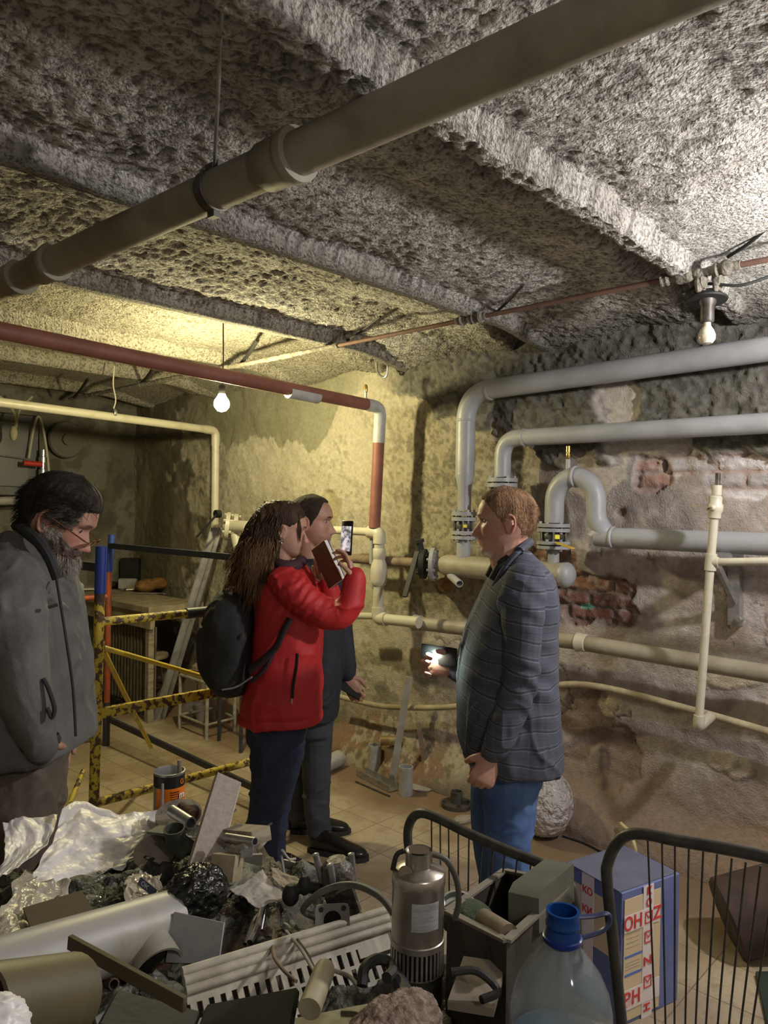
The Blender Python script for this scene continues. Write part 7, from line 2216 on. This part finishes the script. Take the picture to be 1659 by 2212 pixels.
PET = mat('clear_pet', (.34, .40, .44), rough=.08, alpha=.36, spec=.7, coat=.5)
m1 = MB()
prof = [(.022, -.044), (.028, -.052), (.042, -.068), (.058, -.090), (.069, -.115), (.074, -.140), (.075, -.165), (.072, -.175), (.0755, -.19), (.0755, -.215), (.072, -.225), (.0755, -.238), (.0755, -.30), (.073, -.355), (.06, -.362), (.0, -.362)]
m1.lathe(prof, bt, seg=48, cap=False); m1.build('bottle_body', PET, wbt)
m1 = MB(); m1.lathe([(.001, -.19), (.0735, -.19), (.0735, -.30), (.071, -.352), (.001, -.358)], bt, seg=40); m1.build('water', mat('water', (.14, .26, .34), rough=.02, alpha=.38, spec=.6), wbt)

# open plastic crate with loose parts, between pump and bottle
cr_t = thing('plastic_crate', 'dark open box with a broken flap behind the steel pump', 'box', (1.13, .78, TZt))
CRD = mat('dusty_dark_box', (.03, .024, .019), c2=(.055, .045, .033), scale=12, rough=.7, bump=.15)
CRE = mat('dusty_rim', (.19, .17, .135), c2=(.17, .15, .12), scale=15, rough=.7)
f1, f2, f3, f4 = PP(966, 1968, 1.36), PP(1095, 2032, 1.18), PP(1232, 1908, 1.42), PP(1090, 1880, 1.60)
# walls drop from the rim down to the table
rim = [f1, f2, f3, f4]
for i in range(4):
    a, b = rim[i], rim[(i + 1) % 4]
    a2, b2 = V(a.x, a.y, TZt + .003), V(b.x, b.y, TZt + .003)
    cxy = sum(rim, V(0, 0, 0)) / 4
    nrm = ((a + b) / 2 - cxy); nrm.z = 0; nrm.normalize()
    m1 = MB(); m1.add([a, b, b2, a2, a - nrm * .005, b - nrm * .005, b2 - nrm * .005, a2 - nrm * .005], [(0, 1, 2, 3), (7, 6, 5, 4), (0, 4, 5, 1), (1, 5, 6, 2), (2, 6, 7, 3), (3, 7, 4, 0)])
    m1.build('side_wall', CRD, cr_t)
    m1 = MB(); m1.bar(a, b, .014, .005, up=(0, 0, 1)); m1.build('rim', CRE, cr_t)
m1 = MB(); m1.tube([PP(1045, 1985, 1.30), PP(1100, 2020, 1.21)], .0165, 18); single(m1, 'brown_roll', 'dusty brown roll lying on the front rim of the dark box', 'roll', mat('dust_brown', (.22, .17, .12), c2=(.15, .115, .08), scale=20, rough=.8))
m1 = MB(); pc = PP(1180, 1925, 1.42)
hd_ = PP(1232, 1902, 1.42) - PP(1132, 1988, 1.24)
m1.prism([(-.085, -.03), (-.085, .025), (-.065, .035), (.085, .035), (.085, -.03)], PP(1172, 1934, 1.36), hd_, V(0, 0, 1) + _f * .15, .055)
single(m1, 'grey_casing', 'olive grey plastic casing lying in the dark box', 'casing', mat('olive_casing', (.10, .10, .078), c2=(.075, .075, .06), scale=8, rough=.6))
m1 = MB(); m1.ell(PP(1010, 1985, 1.40), (.05, .05, .03), n=8, seg=14); single(m1, 'green_cloth', 'dark green cloth stuffed in the dark box', 'cloth', mat('dark_green', (.035, .055, .025), rough=.9, bump=.5))
m1 = MB(); m1.lathe([(.03, 0), (.034, .012), (.03, .012), (.026, .004)], PP(990, 1965, 1.42), (-.2, -.3, 1), 20); single(m1, 'tin_lid', 'shiny round tin lid at the left rim of the dark box', 'lid', CHROME)
m1 = MB(); a = PP(1000, 2110, 1.12)
m1.bar(PP(985, 2120, 1.18), PP(1080, 2135, 1.16), .12, .012, up=(0, 0, 1)); single(m1, 'grey_pad', 'grey pad lying in front of the dark box', 'pad', mat('grey_pad', (.20, .17, .13), rough=.8))
m1 = MB(); m1.tube(smooth_path([PP(975, 2100, 1.14), PP(1030, 2098, 1.14), PP(1075, 2140, 1.12), PP(1040, 2160, 1.10)], 6), .006, 8); single(m1, 'cable', 'black cable curled in front of the dark box', 'cable', BLKR)

# wire racks with bent tube frames
RK = mat('dull_black_tube', (.035, .034, .033), c2=(.065, .058, .048), scale=25, rough=.45, bump=.08)
XK = 1.335
def rack(pts, bars, label, rt, X=XK, rb=.0018):
    w3 = [PX(x, y, X) for x, y in pts]
    t = thing('wire_rack', label, 'rack', (X, sum(q.y for q in w3) / len(w3), .0))
    m1 = MB(); m1.tube(smooth_path([tuple(q) for q in w3], 7), rt, 14); m1.build('frame_tube', RK, t)
    for (xt, yt, xb, yb) in bars:
        m1 = MB(); m1.tube([PX(xt, yt, X), PX(xb, yb, X)], rb, 8); m1.build('bar', RK, t)
    return t
RBAR = mat('rusty_wire', (.06, .04, .03), rough=.6)
rack([(905, 2040), (893, 1900), (881, 1815), (886, 1776), (906, 1757), (940, 1765), (1010, 1799), (1090, 1835), (1160, 1862), (1200, 1882), (1224, 1904), (1238, 1930), (1246, 2010), (1250, 2110)],
     [(932, 1770, 933, 1905), (951, 1780, 952, 1940), (969, 1790, 971, 1965), (990, 1798, 990, 1950), (1013, 1808, 1011, 1962), (1041, 1822, 1031, 1975), (1065, 1832, 1052, 1985), (1091, 1842, 1074, 1992), (1118, 1851, 1100, 2000), (1148, 1860, 1135, 1950)],
     'black tube rack with thin wire bars standing behind the steel pump', .0105)
rack([(1352, 2290), (1343, 2212), (1326, 2050), (1311, 1900), (1314, 1862), (1330, 1826), (1356, 1804), (1395, 1802), (1460, 1815), (1560, 1832), (1659, 1852), (1760, 1880), (1830, 1960), (1840, 2100)],
     [(1399, 1812, 1416, 2230), (1430, 1820, 1438, 2230), (1458, 1824, 1457, 2230), (1488, 1832, 1480, 2230), (1519, 1840, 1502, 2230), (1549, 1846, 1524, 2230), (1581, 1854, 1549, 2230), (1611, 1862, 1573, 2230), (1643, 1870, 1598, 2230), (1676, 1880, 1622, 2230)],
     'black tube rack with long wire bars at the lower right edge', .0105)
